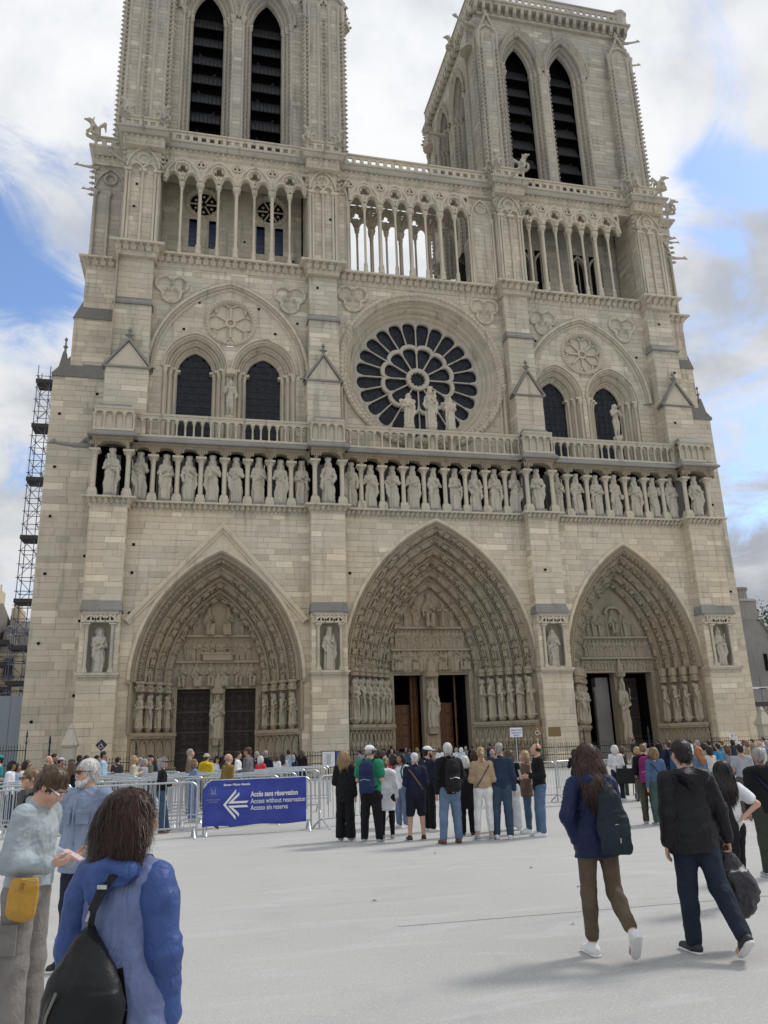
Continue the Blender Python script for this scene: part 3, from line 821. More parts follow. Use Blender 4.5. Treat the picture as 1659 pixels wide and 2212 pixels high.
        for x, hh in ((-.95, 1.9), (.95, 1.9)): figure('relief_figure', SAINT[1], (cx+x, dep-.08, R1+.07), hh/2.05, P)
        for x, hh in ((-1.65, 1.3), (1.65, 1.3)): figure('relief_figure', SAINT[4], (cx+x, dep-.08, R1+.07), hh/2.05, P, .5 if x < 0 else -.5)
        b_ = MB(); b_.box(cx+.88, cx+.98, dep-.5, dep-.42, R1+.1, R1+1.7); b_.box(cx+.55, cx+1.3, dep-.5, dep-.42, R1+1.15, R1+1.25); part(b_, 'relief_cross', 'stone_carved', P)
    else:
        row(li+.15, .9, 22, False, 2.85, SAINT[:3]); row(R0+.07, 1.3, 16, False, 2.5, SAINT)
        figure('relief_figure', SEAT[2], (cx, dep-.1, R1+.3), 1.0, P)
        b_ = MB()
        for x in (-.55, .55): b_.tube((cx+x, dep-.3, R1), (cx+x, dep-.3, R1+1.7), .05, n=6)
        b_.sweep(arch(cx, R1+1.7, .6, .45, 6), [(.12, dep-.4), (.12, dep-.1), (-.05, dep-.1), (-.05, dep-.4), (.12, dep-.4)]); part(b_, 'relief_canopy', 'stone_carved', P)
        for x in (-1.5, -1.0, 1.05): figure('relief_figure', SAINT[0], (cx+x, dep-.08, R1+.07), .78, P)
        for x in (-2.0, 1.65): figure('relief_figure', SAINT[5], (cx+x, dep-.08, R1+.07), .5, P)
    # splayed jambs
    js = {0: 4, 1: 6, 2: 4}[i]; st0, st1 = ((2.75, 4.95), (2.9, 5.75), (2.45, 5.1))[i]
    for sg in (-1, 1):
        m = MB(); can = MB()
        xo, xi = cx+sg*(hw+.14), cx+sg*hin; y0, y1 = -.01, dep
        vs = [(xo, y0, 0), (xi, y1, 0), (xi, y1, zs), (xo, y0, zs)]; m.add(vs, [(0, 1, 2, 3)])
        # plinth, bench and blind arcade
        ux, uy = (xi-xo), (y1-y0); L = math.hypot(ux, uy); ux, uy = ux/L, uy/L; ox, oy = -abs(uy)*sg, -abs(ux)
        def slab(z0, z1, o0, ext=0):
            a = (xo+ox*o0, y0+oy*o0); b = (xi+ox*o0, y1+oy*o0)
            m.add([(a[0], a[1], z0), (b[0], b[1], z0), (xi, y1, z0), (xo, y0, z0), (a[0], a[1], z1), (b[0], b[1], z1), (xi, y1, z1), (xo, y0, z1)],
                  [(0, 3, 2, 1), (4, 5, 6, 7), (0, 1, 5, 4), (1, 2, 6, 5), (3, 0, 4, 7)], rnd.uniform(-.3, .3))
        slab(0, .45, .62); slab(.45, .62, .55); slab(st0-.32, st0-.12, .52); slab(st0-.45, st0-.32, .44); slab(.62, st0-.45, .22)
        na = js+1 if i == 0 else js*2-1
        for q in range(na):
            f = (q+.5)/na; x, y = xo+(xi-xo)*f+ox*.30, y0+(y1-y0)*f+oy*.30; hw2 = L/na*.42
            for e in (-1, 1): can.tube((x+ux*hw2*e, y+uy*hw2*e, .62), (x+ux*hw2*e, y+uy*hw2*e, st0-1.05), .045, n=5)
            pts = [(x+ux*hw2*c_, y+uy*hw2*c_, st0-1.05+.5*s_) for c_, s_ in ((-1, 0), (-.85, .5), (-.5, .85), (0, 1.1), (.5, .85), (.85, .5), (1, 0))]
            can.path(pts, .055, 5)
            if i == 1: can.ball((x, y, st0-1.4), .2, 0, 1, 1, 1.8)
        for q in range(js):
            f = (q+.5)/js*.86+.04; x, y = xo+(xi-xo)*f+ox*.30, y0+(y1-y0)*f+oy*.30
            hgt = st1-st0
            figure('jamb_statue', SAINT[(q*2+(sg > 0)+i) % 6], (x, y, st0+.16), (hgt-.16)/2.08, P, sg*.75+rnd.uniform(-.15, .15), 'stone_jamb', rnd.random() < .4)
            can.lathe(x, y, [(.1, st0-.2), (.16, st0), (.24, st0+.1), (.26, st0+.17)], 8)       # corbel
            # canopy
            can.lathe(x, y, [(.12, st1+.02), (.30, st1+.05), (.33, st1+.22), (.26, st1+.26), (.24, st1+.48), (.32, st1+.52), (.3, zs+.06)], 8)
            for a in range(5): an = a*PI/2.5; can.ball((x+.31*math.cos(an), y+.31*math.sin(an), st1+.3), .08)
            # slender shaft behind
            x2, y2 = xo+(xi-xo)*(f+.5/js*.8)+ox*.08, y0+(y1-y0)*(f+.5/js*.8)+oy*.08; can.tube((x2, y2, st0-.1), (x2, y2, st1+.1), .07, n=6)
        can.tube((xo+sg*.0, -.06, st0-.2), (xo, -.06, zs), .1, n=8)
        can.box(min(xo, xo+sg*.25), max(xo, xo+sg*.25), -.22, .3, zs-.12, zs+.12)
        # inner jamb with little panels
        xa, xb = (cx+sg*hin, cx+sg*(hin-.32)); lo, hi = min(xa, xb), max(xa, xb)
        m.box(lo, hi, dep-.15, dep+.8, 0, li)
        for q in range(5): z = .6+q*(li-.9)/5; can.box(lo+.07, hi-.07, dep-.22, dep-.1, z, z+.12); can.ball(((lo+hi)/2, dep-.2, z+.45), .12, 0, .9, .8, 2.2)
        part(m, 'jamb', 'stone_carved', P); part(can, 'canopy_work', 'stone_carved', P, 40)
    # trumeau with its statue
    tw = (.46, .55, .36)[i]; m = MB()
    tx = cx+(.05, -.07, .08)[i]
    m.box(tx-tw, tx+tw, dep, dep+.7, 0, li)
    m.box(tx-tw*.95, tx+tw*.95, dep-.25, dep, .0, .5); m.box(tx-tw*.8, tx+tw*.8, dep-.18, dep, .5, (1.9, 2.0, 1.2)[i])
    for q in range(3):
        z = .7+q*.42; m.ball((tx-.2, dep-.2, z), .14, 0, 1, .6, 1.4); m.ball((tx+.2, dep-.2, z), .14, 0, 1, .6, 1.4)
    z0 = (2.2, 2.5, 1.3)[i]; m.lathe(tx, dep-.25, [(tw*.7, z0-.4), (tw*.8, z0-.1), (tw*.9, z0)], 8)
    zc = li-.35; m.lathe(tx, dep-.25, [(tw*.5, zc-.02), (tw*1.0, zc+.05), (tw*1.05, zc+.3), (tw*.7, zc+.36), (tw*.6, zc+.9), (.05, zc+1.35)], 8)
    part(m, 'trumeau', 'stone_carved', P)
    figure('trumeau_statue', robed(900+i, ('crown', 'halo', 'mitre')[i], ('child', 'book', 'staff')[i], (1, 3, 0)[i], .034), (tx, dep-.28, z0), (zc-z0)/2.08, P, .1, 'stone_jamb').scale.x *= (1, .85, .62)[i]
    return P
PS = [portal(i, p) for i, p in enumerate(PORT)]
# gable over the left portal
m = MB(); p = PORT[0]; ar = arch(p['cx'], p['zs'], p['hw']+.1, p['rise']+.1, 26)
G0, GA, G1 = (-4.4, 9.2), (1.25, 15.35), (6.62, 9.3)
def gx(z, sg): f = (GA[1]-z)/(GA[1]-(G0 if sg < 0 else G1)[1]); return GA[0]+((G0 if sg < 0 else G1)[0]-GA[0])*f
for sg in (-1, 1):
    zz = [9.2+i*(13.55-9.2)/10 for i in range(11)]
    for a, b in zip(zz, zz[1:]):
        wa, wb_ = arch_halfwidth(p['hw']+.1, p['rise']+.1, a-p['zs']), arch_halfwidth(p['hw']+.1, p['rise']+.1, b-p['zs'])
        m.add([(p['cx']+sg*wa, -.05, a), (gx(a, sg), -.05, a), (gx(b, sg), -.05, b), (p['cx']+sg*wb_, -.05, b)], [(0, 1, 2, 3)], rnd.uniform(-.2, .3))
m.add([(gx(13.55, -1), -.05, 13.55), (gx(13.55, 1), -.05, 13.55), (GA[0], -.05, GA[1])], [(0, 1, 2)], .1)
part(m, 'gable_wall', 'stone_warm', PS[0])
m = MB(); m.sweep([G0, GA, G1], [(.12, 0), (.12, -.34), (.02, -.38), (-.12, -.34), (-.16, -.2), (-.28, -.18), (-.34, -.04)]); part(m, 'gable_coping', 'stone_warm', PS[0])

# doors
def scroll_door(x0, x1, z0, z1, y, parent):
    m = MB(); m.box(x0, x1, y, y+.12, z0, z1); n = 4
    d = part(m, 'door', 'door_iron', parent)
    s = MB(); rg = random.Random(int(x0*10))
    for r_ in range(n+1): z = z0+.15+(z1-z0-.3)*r_/n; s.box(x0+.03, x1-.03, y-.05, y, z-.05, z+.05)
    cols = 4; rows = 11; cw = (x1-x0-.1)/cols; rh = (z1-z0-.2)/rows
    for a in range(cols):
        for b in range(rows):
            cx, cz = x0+.05+cw*(a+.5), z0+.1+rh*(b+.5); dr = 1 if (a+b) % 2 else -1
            pts = [(cx+dr*cw*.48*(1-t/13)*math.cos(t*.85), y-.035, cz+rh*.55*(1-t/13)*math.sin(t*.85)) for t in range(12)]
            s.path(pts, .022, 4)
    part(s, 'scroll_ironwork', 'door_scroll', d)
plain_mat('door_iron', (.045, .034, .028), .6, .2, .4, .3, 30, .3, 4)
plain_mat('door_scroll', (.075, .06, .052), .5, .4, .4)
p = PORT[0]; scroll_door(p['cx']-p['hin']+.32, p['cx']+.05-.46, 0, 5.27, 3.1, PS[0]); scroll_door(p['cx']+.05+.46, p['cx']+p['hin']-.32, 0, 5.27, 3.1, PS[0])
def wood_leaf(x0, x1, z0, z1, y, parent, ang=0., knobs=False):
    m = MB(); w_ = x1-x0
    m.box(0, w_, 0, .08, z0, z1)
    cols = 2; rows = 4
    for a in range(cols):
        for b in range(rows):
            u0 = w_*(a+.12)/cols; u1 = w_*(a+.88)/cols; v0 = z0+(z1-z0)*(b+.08)/rows; v1 = z0+(z1-z0)*(b+.92)/rows
            m.add([(u0, 0, v0), (u1, 0, v0), (u1, 0, v1), (u0, 0, v1), (u0+.07, -.04, v0+.07), (u1-.07, -.04, v0+.07), (u1-.07, -.04, v1-.07), (u0+.07, -.04, v1-.07)],
                  [(4, 5, 6, 7), (0, 1, 5, 4), (1, 2, 6, 5), (2, 3, 7, 6), (3, 0, 4, 7)])
    o = m.obj('door', 'wood_brown', parent, None, (x0, y, 0), (0, 0, ang))
    if knobs:
        k = MB()
        for z in (2.6, 3.3): k.lathe(0, 0, [(.0, 0), (.16, .02), (.13, .12), (0, .16)], 10)
    return o
# dark vestibules behind the open doors, with the timber inner porch
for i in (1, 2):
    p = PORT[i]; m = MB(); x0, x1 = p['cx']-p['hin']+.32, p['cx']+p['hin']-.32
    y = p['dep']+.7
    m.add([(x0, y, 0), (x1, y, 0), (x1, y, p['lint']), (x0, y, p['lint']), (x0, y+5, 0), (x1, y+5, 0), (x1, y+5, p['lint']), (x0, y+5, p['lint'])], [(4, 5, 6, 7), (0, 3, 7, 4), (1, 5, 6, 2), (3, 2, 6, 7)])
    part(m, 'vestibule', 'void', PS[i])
p = PORT[1]
wood_leaf(12.95, 14.35, 1.2, 4.1, 4.4, PS[1]); wood_leaf(14.35, 15.05, 0, 6.0, 4.0, PS[1], .5); wood_leaf(16.2, 17.5, 1.0, 4.2, 4.6, PS[1]); wood_leaf(17.55, 18.3, 0, 6.0, 3.9, PS[1], 1.2)
wood_leaf(26.95, 27.9, 0, 5.8, 3.9, PS[2], 1.05)
m = MB(); m.box(28.2, 29.2, 3.6, 4.2, 0, 5.7); m.lathe(28.15, 3.6, [(.14, 0), (.14, 4.6), (.24, 4.9), (.24, 5.0)], 8); part(m, 'inner_pier', 'stone_dark', PS[2])
scroll_door(30.35, 31.9, 0, 5.7, 4.3, PS[2])

# niches on the buttresses with statues
NM = [('saint in a long tunic with a palm', robed(701, 'halo', 'palm', 0, .03)), ('crowned woman with a banner staff', robed(702, 'crown', 'staff', 1, .03)), ('blindfolded woman with bowed head', robed(703, 'veil', 'staff', 1, .03, lean=.04)), ('bishop with a crozier', robed(704, 'mitre', 'staff', 0, .03))]
NL = ['stone saint holding a palm in the niche on the far left buttress', 'stone crowned woman with banner staff in the niche left of the central portal',
      'stone veiled woman in the niche between the central and right portals', 'stone bishop with crozier in the niche on the far right buttress']
for i, (x0, x1) in enumerate(BUT):
    c = (x0+x1)/2; m = MB()
    m.box(c-.82, c+.82, -.1, 0, 6.1, 9.55)                     # niche back
    m.box(c-.84, c-.8, -.8, -.1, 6.1, 9.55); m.box(c+.8, c+.84, -.8, -.1, 6.1, 9.55)
    m.box(x0-.12, x1+.12, -1.02, -.1, 5.92, 6.06); m.box(x0-.06, x1+.06, -.94, -.1, 5.8, 5.92)
    leaf_row(m, x0, x1, -.86, 5.72, .16, .16, .1)
    for sg in (-1, 1):
        column(m, c+sg*.72, -.9, 6.06, 8.95, .095, .34, .3, 8)
    # canopy with three little gables
    m.box(x0+.02, x1-.02, -.98, -.1, 9.0, 9.12); m.box(x0+.1, x1-.1, -.95, -.1, 9.5, 9.75)
    for q in range(3):
        xx = c+(q-1)*.55; a = arch(xx, 9.02, .26, .34, 6); m.sweep(a, [(.10, -.8), (.10, -1.02), (-.0, -1.02), (0, -.8)])
        m.box(xx-.26, xx+.26, -.9, -.86, 9.3, 9.5)
    for q in range(7): xx = x0+.3+q*(x1-x0-.6)/6; m.box(xx-.05, xx+.05, -.99, -.9, 9.12, 9.5)
    part(m, 'niche', 'stone_grey', None)
    m = MB(); m.frus((x0-.1, x1+.1, -1.05, 0, 9.75), (x0, x1, -.8, 0, 10.4)); m.box(x0-.1, x1+.1, -1.06, 0, 9.68, 9.76)
    part(m, 'weathering', 'stone_slate')
    o = figure('statue', NM[i][1], (c, -.55, 6.08), 2.72/2.08, None, (.2, .25, -.2, .1)[i], 'stone_statue')
    tag(o, NL[i], 'statue', 'buttress niche statues')

# ================= gallery of kings
GK = MB()
for x0, x1, yo in SEG:
    cornice(GK, x0, x1, yo, 16.15, 16.82, .42, 2, yb=1.2)
part(GK, 'kings_cornice', 'stone_grey')
KX = [-5.74, -4.08, -2.48, -1.02, .48, 2.0, 3.48, 4.92, 6.44, 8.03, 9.66, 11.08, 12.65, 14.1, 15.61, 17.16, 18.64, 20.13, 21.64, 23.05, 24.93, 26.47, 28.05, 29.55, 31.18, 32.71, 34.41, 35.72]
KX = [x for x in KX]
KX[26] = 34.15; KX[8] = 6.33; KX[10] = 9.72
BK = {0, 9, 19, 27}
ordn = ['leftmost', 'second', 'third', 'fourth', 'fifth', 'sixth', 'seventh', 'eighth', 'ninth', 'tenth', 'eleventh', 'twelfth', 'thirteenth', 'fourteenth']
m = MB()
for i, x in enumerate(KX):
    y = -.8 if i in BK else 0.
    rk = i if i < 14 else 27-i; side = 'left' if i < 14 else 'right'
    nm = (ordn[rk]+' king statue in the gallery row' if False else '')
    lab = 'crowned stone king, ' + (('far %s end' % side) if rk == 0 else '%s from the %s' % (ordn[rk], side)) + ' in the gallery row'
    o = figure('king_statue', KING[(i*7+i//10) % 10], (x, y+.12, 16.98), 3.15/2.1*rnd.uniform(.97, 1.02), None, rnd.uniform(-.3, .3), 'stone_statue', i % 3 == 1)
    tag(o, lab, 'statue', 'row of king statues')
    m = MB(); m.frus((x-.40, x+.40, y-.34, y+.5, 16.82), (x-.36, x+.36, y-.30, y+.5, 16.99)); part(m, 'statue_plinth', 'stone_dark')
cx_ = [KX[0]-1.05]+[(a+b)/2 for a, b in zip(KX, KX[1:])]+[KX[-1]+1.0]
cx_[1] = -4.75; cx_[9] = 7.12; cx_[10] = 8.95; cx_[19] = 22.25; cx_[20] = 24.15; cx_[27] = 34.85
cm = None
for i, x in enumerate(cx_):
    y = -.62 if i in (0, 1, 9, 10, 19, 20, 27, 28) else .12
    if cm is None:
        q = MB(); q.box(-.3, .3, -.3, .3, 0, .3, -.4); q.frus((-.3, .3, -.3, .3, .3), (-.24, .24, -.24, .24, .4), -.3); column(q, 0, 0, .38, 3.12, .155, .55, .28, 12, .34)
        cm = q.mesh('gallery_column', 40)
    link('gallery_column', cm, cath, (x, y-.12, 16.82), None, 'stone_grey')
# arcade heads above the kings
AR = MB()
for x0, x1, yo in SEG:
    xs = [x for x in cx_ if x0-.3 < x < x1+.3]
    xs = [max(x0, min(x1, x)) for x in xs]
    if xs[0] > x0+.3: xs = [x0]+xs
    if xs[-1] < x1-.3: xs = xs+[x1]
    zb, zt = 19.93, 20.55
    for a, b in zip(xs, xs[1:]):
        if b-a < .3: continue
        pts = []; c = (a+b)/2; hw = (b-a)/2-.10
        arc = [(c-hw*math.cos(PI*t/10), zb+.05+min(hw, .62)*.80*math.sin(PI*t/10)) for t in range(11)]
        for p_, q_ in zip(arc, arc[1:]):
            AR.add([(p_[0], yo-.3, p_[1]), (q_[0], yo-.3, q_[1]), (q_[0], yo-.3, zt), (p_[0], yo-.3, zt), (p_[0], yo+.35, p_[1]), (q_[0], yo+.35, q_[1])], [(0, 1, 2, 3), (0, 4, 5, 1)])
        AR.box(a, c-hw, yo-.3, yo+.35, zb, zt); AR.box(c+hw, b, yo-.3, yo+.35, zb, zt)
        for t in range(0, 11): AR.ball((arc[t][0], yo-.31, arc[t][1]), .075, rnd.uniform(-.4, .2))
        for k in range(5): xx = a-.28+k*.14; AR.box(xx, xx+.09, yo-.36, yo-.3, zt-.42, zt-.12)
    leaf_row(AR, x0, x1, yo-.3, zt-.04, .2, .18, .12)
    AR.box(x0-.02, x1+.02, yo-.42, yo+.4, zt, zt+.14)
part(AR, 'kings_arcade', 'stone_carved')
EV = MB()
for x0, x1, yo in SEG:
    e = .3 if yo else 0
    EV.box(x0-e, x1+e, yo-.72, yo+.6, 20.69, 20.80); EV.frus((x0-e, x1+e, yo-.72, 1.4, 20.80), (x0-e*.3, x1+e*.3, yo-.34, 1.4, 21.16))
part(EV, 'slate_ledge', 'stone_slate')
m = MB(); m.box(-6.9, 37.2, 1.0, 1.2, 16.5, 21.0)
for x in KX: b = MB(); b.box(x-.62, x+.36, .82, .99, 16.8, 20.2); part(b, 'gallery_pilaster', 'stone_dark')  # sooty dark stone, with the recess shade included in its colour
part(m, 'gallery_void', 'void')  # black sheet: shade of the passage openings put into its colour
# gallery balustrade
q = MB(); column(q, 0, 0, 0, 1.02, .062, .26, .12, 8, .12); bm = q.mesh('baluster', 40)
for x0, x1, yo in SEG:
    y = yo-.22
    rl = MB(); rl.box(x0-.02, x1+.02, y-.19, y+.19, 22.62, 22.77, -.6); rl.box(x0-.02, x1+.02, y-.14, y+.14, 22.5, 22.62); rl.box(x0-.04, x1+.04, y-.2, y+.2, 21.12, 21.27)
    n = max(3, round((x1-x0)/.56)); st = (x1-x0)/n
    for i in range(n):
        a = x0+i*st; c = a+st/2; hw = st/2-.06
        arc = [(c-hw*math.cos(PI*t/6), 22.27+hw*.75*math.sin(PI*t/6)) for t in range(7)]
        for p_, q_ in zip(arc, arc[1:]): rl.add([(p_[0], y-.12, p_[1]), (q_[0], y-.12, q_[1]), (q_[0], y-.12, 22.5), (p_[0], y-.12, 22.5), (p_[0], y+.12, p_[1]), (q_[0], y+.12, q_[1])], [(0, 1, 2, 3), (0, 4, 5, 1)])
        rl.box(a, a+.06, y-.12, y+.12, 22.27, 22.5); rl.box(a+st-.06, a+st, y-.12, y+.12, 22.27, 22.5)
    o = part(rl, 'balustrade', 'stone_grey')
    if yo: rb = MB(); rb.box(x0+.1, x1-.1, y+.1, y+.16, 21.2, 22.5); part(rb, 'balustrade_back', 'stone_grey', o)
    for i in range(n+1): link('baluster', bm, o, (x0+i*st, y, 21.27), None, 'stone_grey')
    if yo: mm = MB(); mm.frus((x0+.1, x1-.1, y-.1, .1, 22.77), (x0+.25, x1-.25, y+.35, .1, 23.15)); part(mm, 'weathering', 'stone_slate')
# ================= stage 2: rose, twin windows, buttresses
WIN = [dict(cx=-.93, hw=2.18, hin=1.2, zs=27.0, rise=2.7), dict(cx=3.86, hw=2.25, hin=1.22, zs=27.0, rise=2.62),
       dict(cx=26.3, hw=2.1, hin=1.12, zs=26.8, rise=2.7), dict(cx=30.95, hw=2.2, hin=1.15, zs=26.8, rise=2.7)]
HOOD = [(1.4, 5.35, 26.8, 6.9), (28.85, 5.15, 26.7, 6.85)]
RC = (15.6, 28.18)
def window_hole(q): return arch_hole(q['cx'], q['hw'], q['zs'], q['rise'])
lay('stone_grey', ('y', 1.3), BAY[0][0]-.5, BAY[0][1]+.5, 20.8, 35.2, [window_hole(q) for q in WIN[:2]]+[circ_hole(1.42, 30.82, 1.7)], seed=71)
lay('stone_grey', ('y', 1.3), BAY[2][0]-.5, BAY[2][1]+.5, 20.8, 35.2, [window_hole(q) for q in WIN[2:]]+[circ_hole(28.82, 30.7, 1.7)], seed=72)
lay('stone_grey', ('y', 1.3), BAY[1][0]-.5, BAY[1][1]+.5, 20.8, 35.2, [circ_hole(RC[0], RC[1], 6.2)], seed=73)
def twin_window(q, n=3, y0=1.3, y1=2.35):
    cx, hw, hin, zs, rise = q['cx'], q['hw'], q['hin'], q['zs'], q['rise']
    W_ = bpy.data.objects.new('window', None); COL.objects.link(W_); W_.parent = cath
    base = arch(cx, zs, hw, rise, 12, legs=0); m = MB(); w_ = (hw-hin)/n; d = (y1-y0)/n
    m.sweep(base, [(.10, 1.25), (.10, 1.12), (.0, 1.10), (-.03, 1.3)], tints=[rnd.uniform(-.3, .3) for _ in range(30)])
    for k in range(n):
        a, y = -k*w_, y0+k*d
        m.sweep(base, [(a, y), (a-.03, y-.06), (a-.11, y-.07), (a-.17, y), (a-.19, y+.1), (a-.27, y+.16), (a-w_, y+d*.95), (a-w_, y+d)], tints=[rnd.uniform(-.4, .4) for _ in range(30)])
        if k < 2:
            nr = path_normals(base)
            for t in range(len(base)-1):
                for f in (.0, .5): m.ball((base[t][0]*(1-f)+base[t+1][0]*f+nr[t][0]*(a-.26), y+.05, base[t][1]*(1-f)+base[t+1][1]*f+nr[t][1]*(a-.26)), .11, rnd.uniform(-.4, .2))
    part(m, 'window_arch', 'stone_grey', W_, 40)
    for sg in (-1, 1):
        m = MB()
        for k in range(n):
            x = cx+sg*(hw-(k+.5)*w_); y = y0+k*d+.10; shaft(m, x, y, 21.0, zs+.05, .125, 8)
            m.box(min(x, x-sg*.25)-.12, max(x, x-sg*.25)+.12, y-.18, y+.5, zs-.02, zs+.14)
            x1 = cx+sg*(hw-k*w_); x2 = cx+sg*(hw-(k+1)*w_)
            m.add([(x1, y0+k*d+.05, 20.8), (x2, y0+(k+1)*d, 20.8), (x2, y0+(k+1)*d, zs), (x1, y0+k*d+.05, zs)], [(0, 1, 2, 3)])
        part(m, 'colonnettes', 'stone_grey', W_, 40)
    # panes between iron bars
    zt = zs+arch_rise(hin, hw, rise); nx, nz = 5, 15; z0 = 21.0
    hr = zt-zs; yb = y1+.05
    bars = MB()
    for i in range(nz):
        a, b = z0+(zt-z0)*i/nz, z0+(zt-z0)*(i+1)/nz
        wz = arch_halfwidth(hin, hr, (a+b)/2-zs)
        if b < 22.4 and i % 2: pass
        for j in range(nx):
            xa, xb = cx-hin+2*hin*j/nx, cx-hin+2*hin*(j+1)/nx
            xa, xb = max(xa, cx-wz), min(xb, cx+wz)
            if xb-xa < .06: continue
            k = MB(); t = rnd.uniform(-.012, .012); k.box(xa+.015, xb-.015, yb+t, yb+.02+t, a+.015, b-.015); part(k, 'pane', 'dark_glass', W_)
        bars.box(cx-wz, cx+wz, yb-.03, yb+.04, a-.014, a+.014)
    for j in range(nx+1):
        x = cx-hin+2*hin*j/nx; x = max(cx-hin+.02, min(cx+hin-.02, x)); zz = zs+math.sqrt(max(0, 1-((x-cx)/hin)**2))*hr*.92
        bars.box(x-.018, x+.018, yb-.035, yb+.045, z0, zz)
    part(bars, 'glazing_bars', 'iron', W_)
    bk = MB(); bk.prism(list(reversed(arch(cx, zs, hin+.2, hr+.2, 10)))[0:], yb+.1, yb+.2); bk.box(cx-hin-.2, cx+hin+.2, yb+.1, yb+.2, 20.8, zs); part(bk, 'window_void', 'void', W_)
for q in WIN: twin_window(q)
# hood arches with ball ornament
for cx, hw, zs, rise in HOOD:
    m = MB(); b = arch(cx, zs, hw, rise, 24)
    m.sweep(b, [(.30, 1.29), (.30, 1.08), (.22, .98), (.08, .98), (.02, 1.1), (-.18, 1.14), (-.28, 1.1), (-.36, 1.18), (-.38, 1.29)], tints=[rnd.uniform(-.35, .35) for _ in range(60)])
    nr = path_normals(b); 
    for t in range(len(b)-1):
        for f in (0, .5):
            x, z = b[t][0]*(1-f)+b[t+1][0]*f, b[t][1]*(1-f)+b[t+1][1]*f
            m.ball((x-nr[t][0]*.08, 1.06, z-nr[t][1]*.08), .14, rnd.uniform(-.6, .1)); m.ball((x+nr[t][0]*.28, 1.04, z+nr[t][1]*.28), .10, rnd.uniform(-.6, 0))
    part(m, 'hood_arch', 'stone_grey', None, 35)
# blind roses above the twin windows
for (cx, cz) in ((1.42, 30.82), (28.82, 30.7)):
    m = MB(); r = 1.72
    m.sweep(circ(cx, cz, r, 40), [(.12, 1.3), (.10, 1.12), (0, 1.08), (-.12, 1.14), (-.18, 1.3), (-.2, 1.42)], True)
    for k in range(40): a = k*PI/20; m.ball((cx+(r-.02)*math.cos(a), 1.08, cz+(r-.02)*math.sin(a)), .09, -.3)
    m.prism(circ(cx, cz, r-.1, 24)[::-1], 1.46, 1.56)
    o = part(m, 'blind_rose', 'stone_grey', None, 35)
    t = MB()
    for k in range(8 if cx > 20 else 6):
        K_ = 8 if cx > 20 else 6
        a = k*2*PI/K_+PI/2; t.tube((cx+.22*math.cos(a), 1.36, cz+.22*math.sin(a)), (cx+1.15*math.cos(a), 1.36, cz+1.15*math.sin(a)), .07, .09, 6)
        a2 = a+PI/K_; c2 = (cx+1.15*math.cos(a2), cz+1.15*math.sin(a2)); rr = .40 if K_ == 8 else .5
        pts = [(c2[0]+rr*math.cos(a2+s_*PI/9-PI*.5), 1.36, c2[1]+rr*math.sin(a2+s_*PI/9-PI*.5)) for s_ in range(10)]
        t.path(pts, .075, 6)
        for s_ in (2, 7): t.ball(pts[s_], .12)
    t.sweep(circ(cx, cz, .3, 14), [(.1, 1.44), (.06, 1.26), (-.06, 1.26), (-.1, 1.44)], True); t.ball((cx, 1.36, cz), .1)
    part(t, 'tracery', 'stone_grey', o, 40)
# trefoil ornaments
for (cx, cz) in ((-2.75, 33.1), (5.65, 33.1), (10.35, 33.72), (20.8, 33.7), (25.65, 33.2), (32.6, 33.2)):
    m = MB(); L = lobes(cx, cz+.08, .56, 3, .60, ph=-PI/2, n=12)
    m.sweep(L, [(.13, 1.27), (.12, 1.12), (.03, 1.08), (-.07, 1.12), (-.1, 1.27)], True)
    for k in range(3):
        a = PI/2+k*2*PI/3; m.ball((cx+.30*math.cos(a), 1.1, cz+.08+.30*math.sin(a)), .17, -.4)
    for t in range(0, len(L), 3): m.ball((L[t][0], 1.08, L[t][1]), .07, -.3)
    part(m, 'trefoil_ornament', 'stone_grey', None, 40)
# the great rose
RW = bpy.data.objects.new('rose_window', None); COL.objects.link(RW); RW.parent = cath
cx, cz = RC; yg = 3.0
m = MB(); tn = [rnd.uniform(-.35, .35) for _ in range(72)]
o_ = circ(cx, cz, 6.27, 72)
m.sweep(o_, [(.16, 1.28), (.14, 1.06), (.04, .98), (-0.084, 1.0), (-0.134, 1.14), (-0.252, 1.2), (-0.319, 1.12), (-0.420, 1.14), (-0.470, 1.35), (-0.521, 1.62), (-0.622, 1.6), (-0.689, 1.72), (-0.706, 1.95), (-0.806, 2.05), (-0.874, 2.0), (-0.941, 2.15), (-0.958, 2.4), (-1.058, 2.5), (-1.126, 2.46), (-1.193, 2.6), (-1.218, 2.9), (-1.226, 3.1)], True, tn)
for k in range(110):
    a = k*2*PI/110; m.ball((cx+6.23*math.cos(a), 1.0, cz+6.23*math.sin(a)), .11, rnd.uniform(-.6, .1)); m.ball((cx+5.86*math.cos(a+.03), 1.14, cz+5.86*math.sin(a+.03)), .12, rnd.uniform(-.5, .1))
part(m, 'rose_frame', 'stone_grey', RW, 35)
r0 = 5.1
def rosering(name, rout, lo_out, rin, lo_in, th, bev=.05):
    plate(name, [rout], [rin], yg-.12, th, bev, 'stone_carved', RW)
ph = PI/2
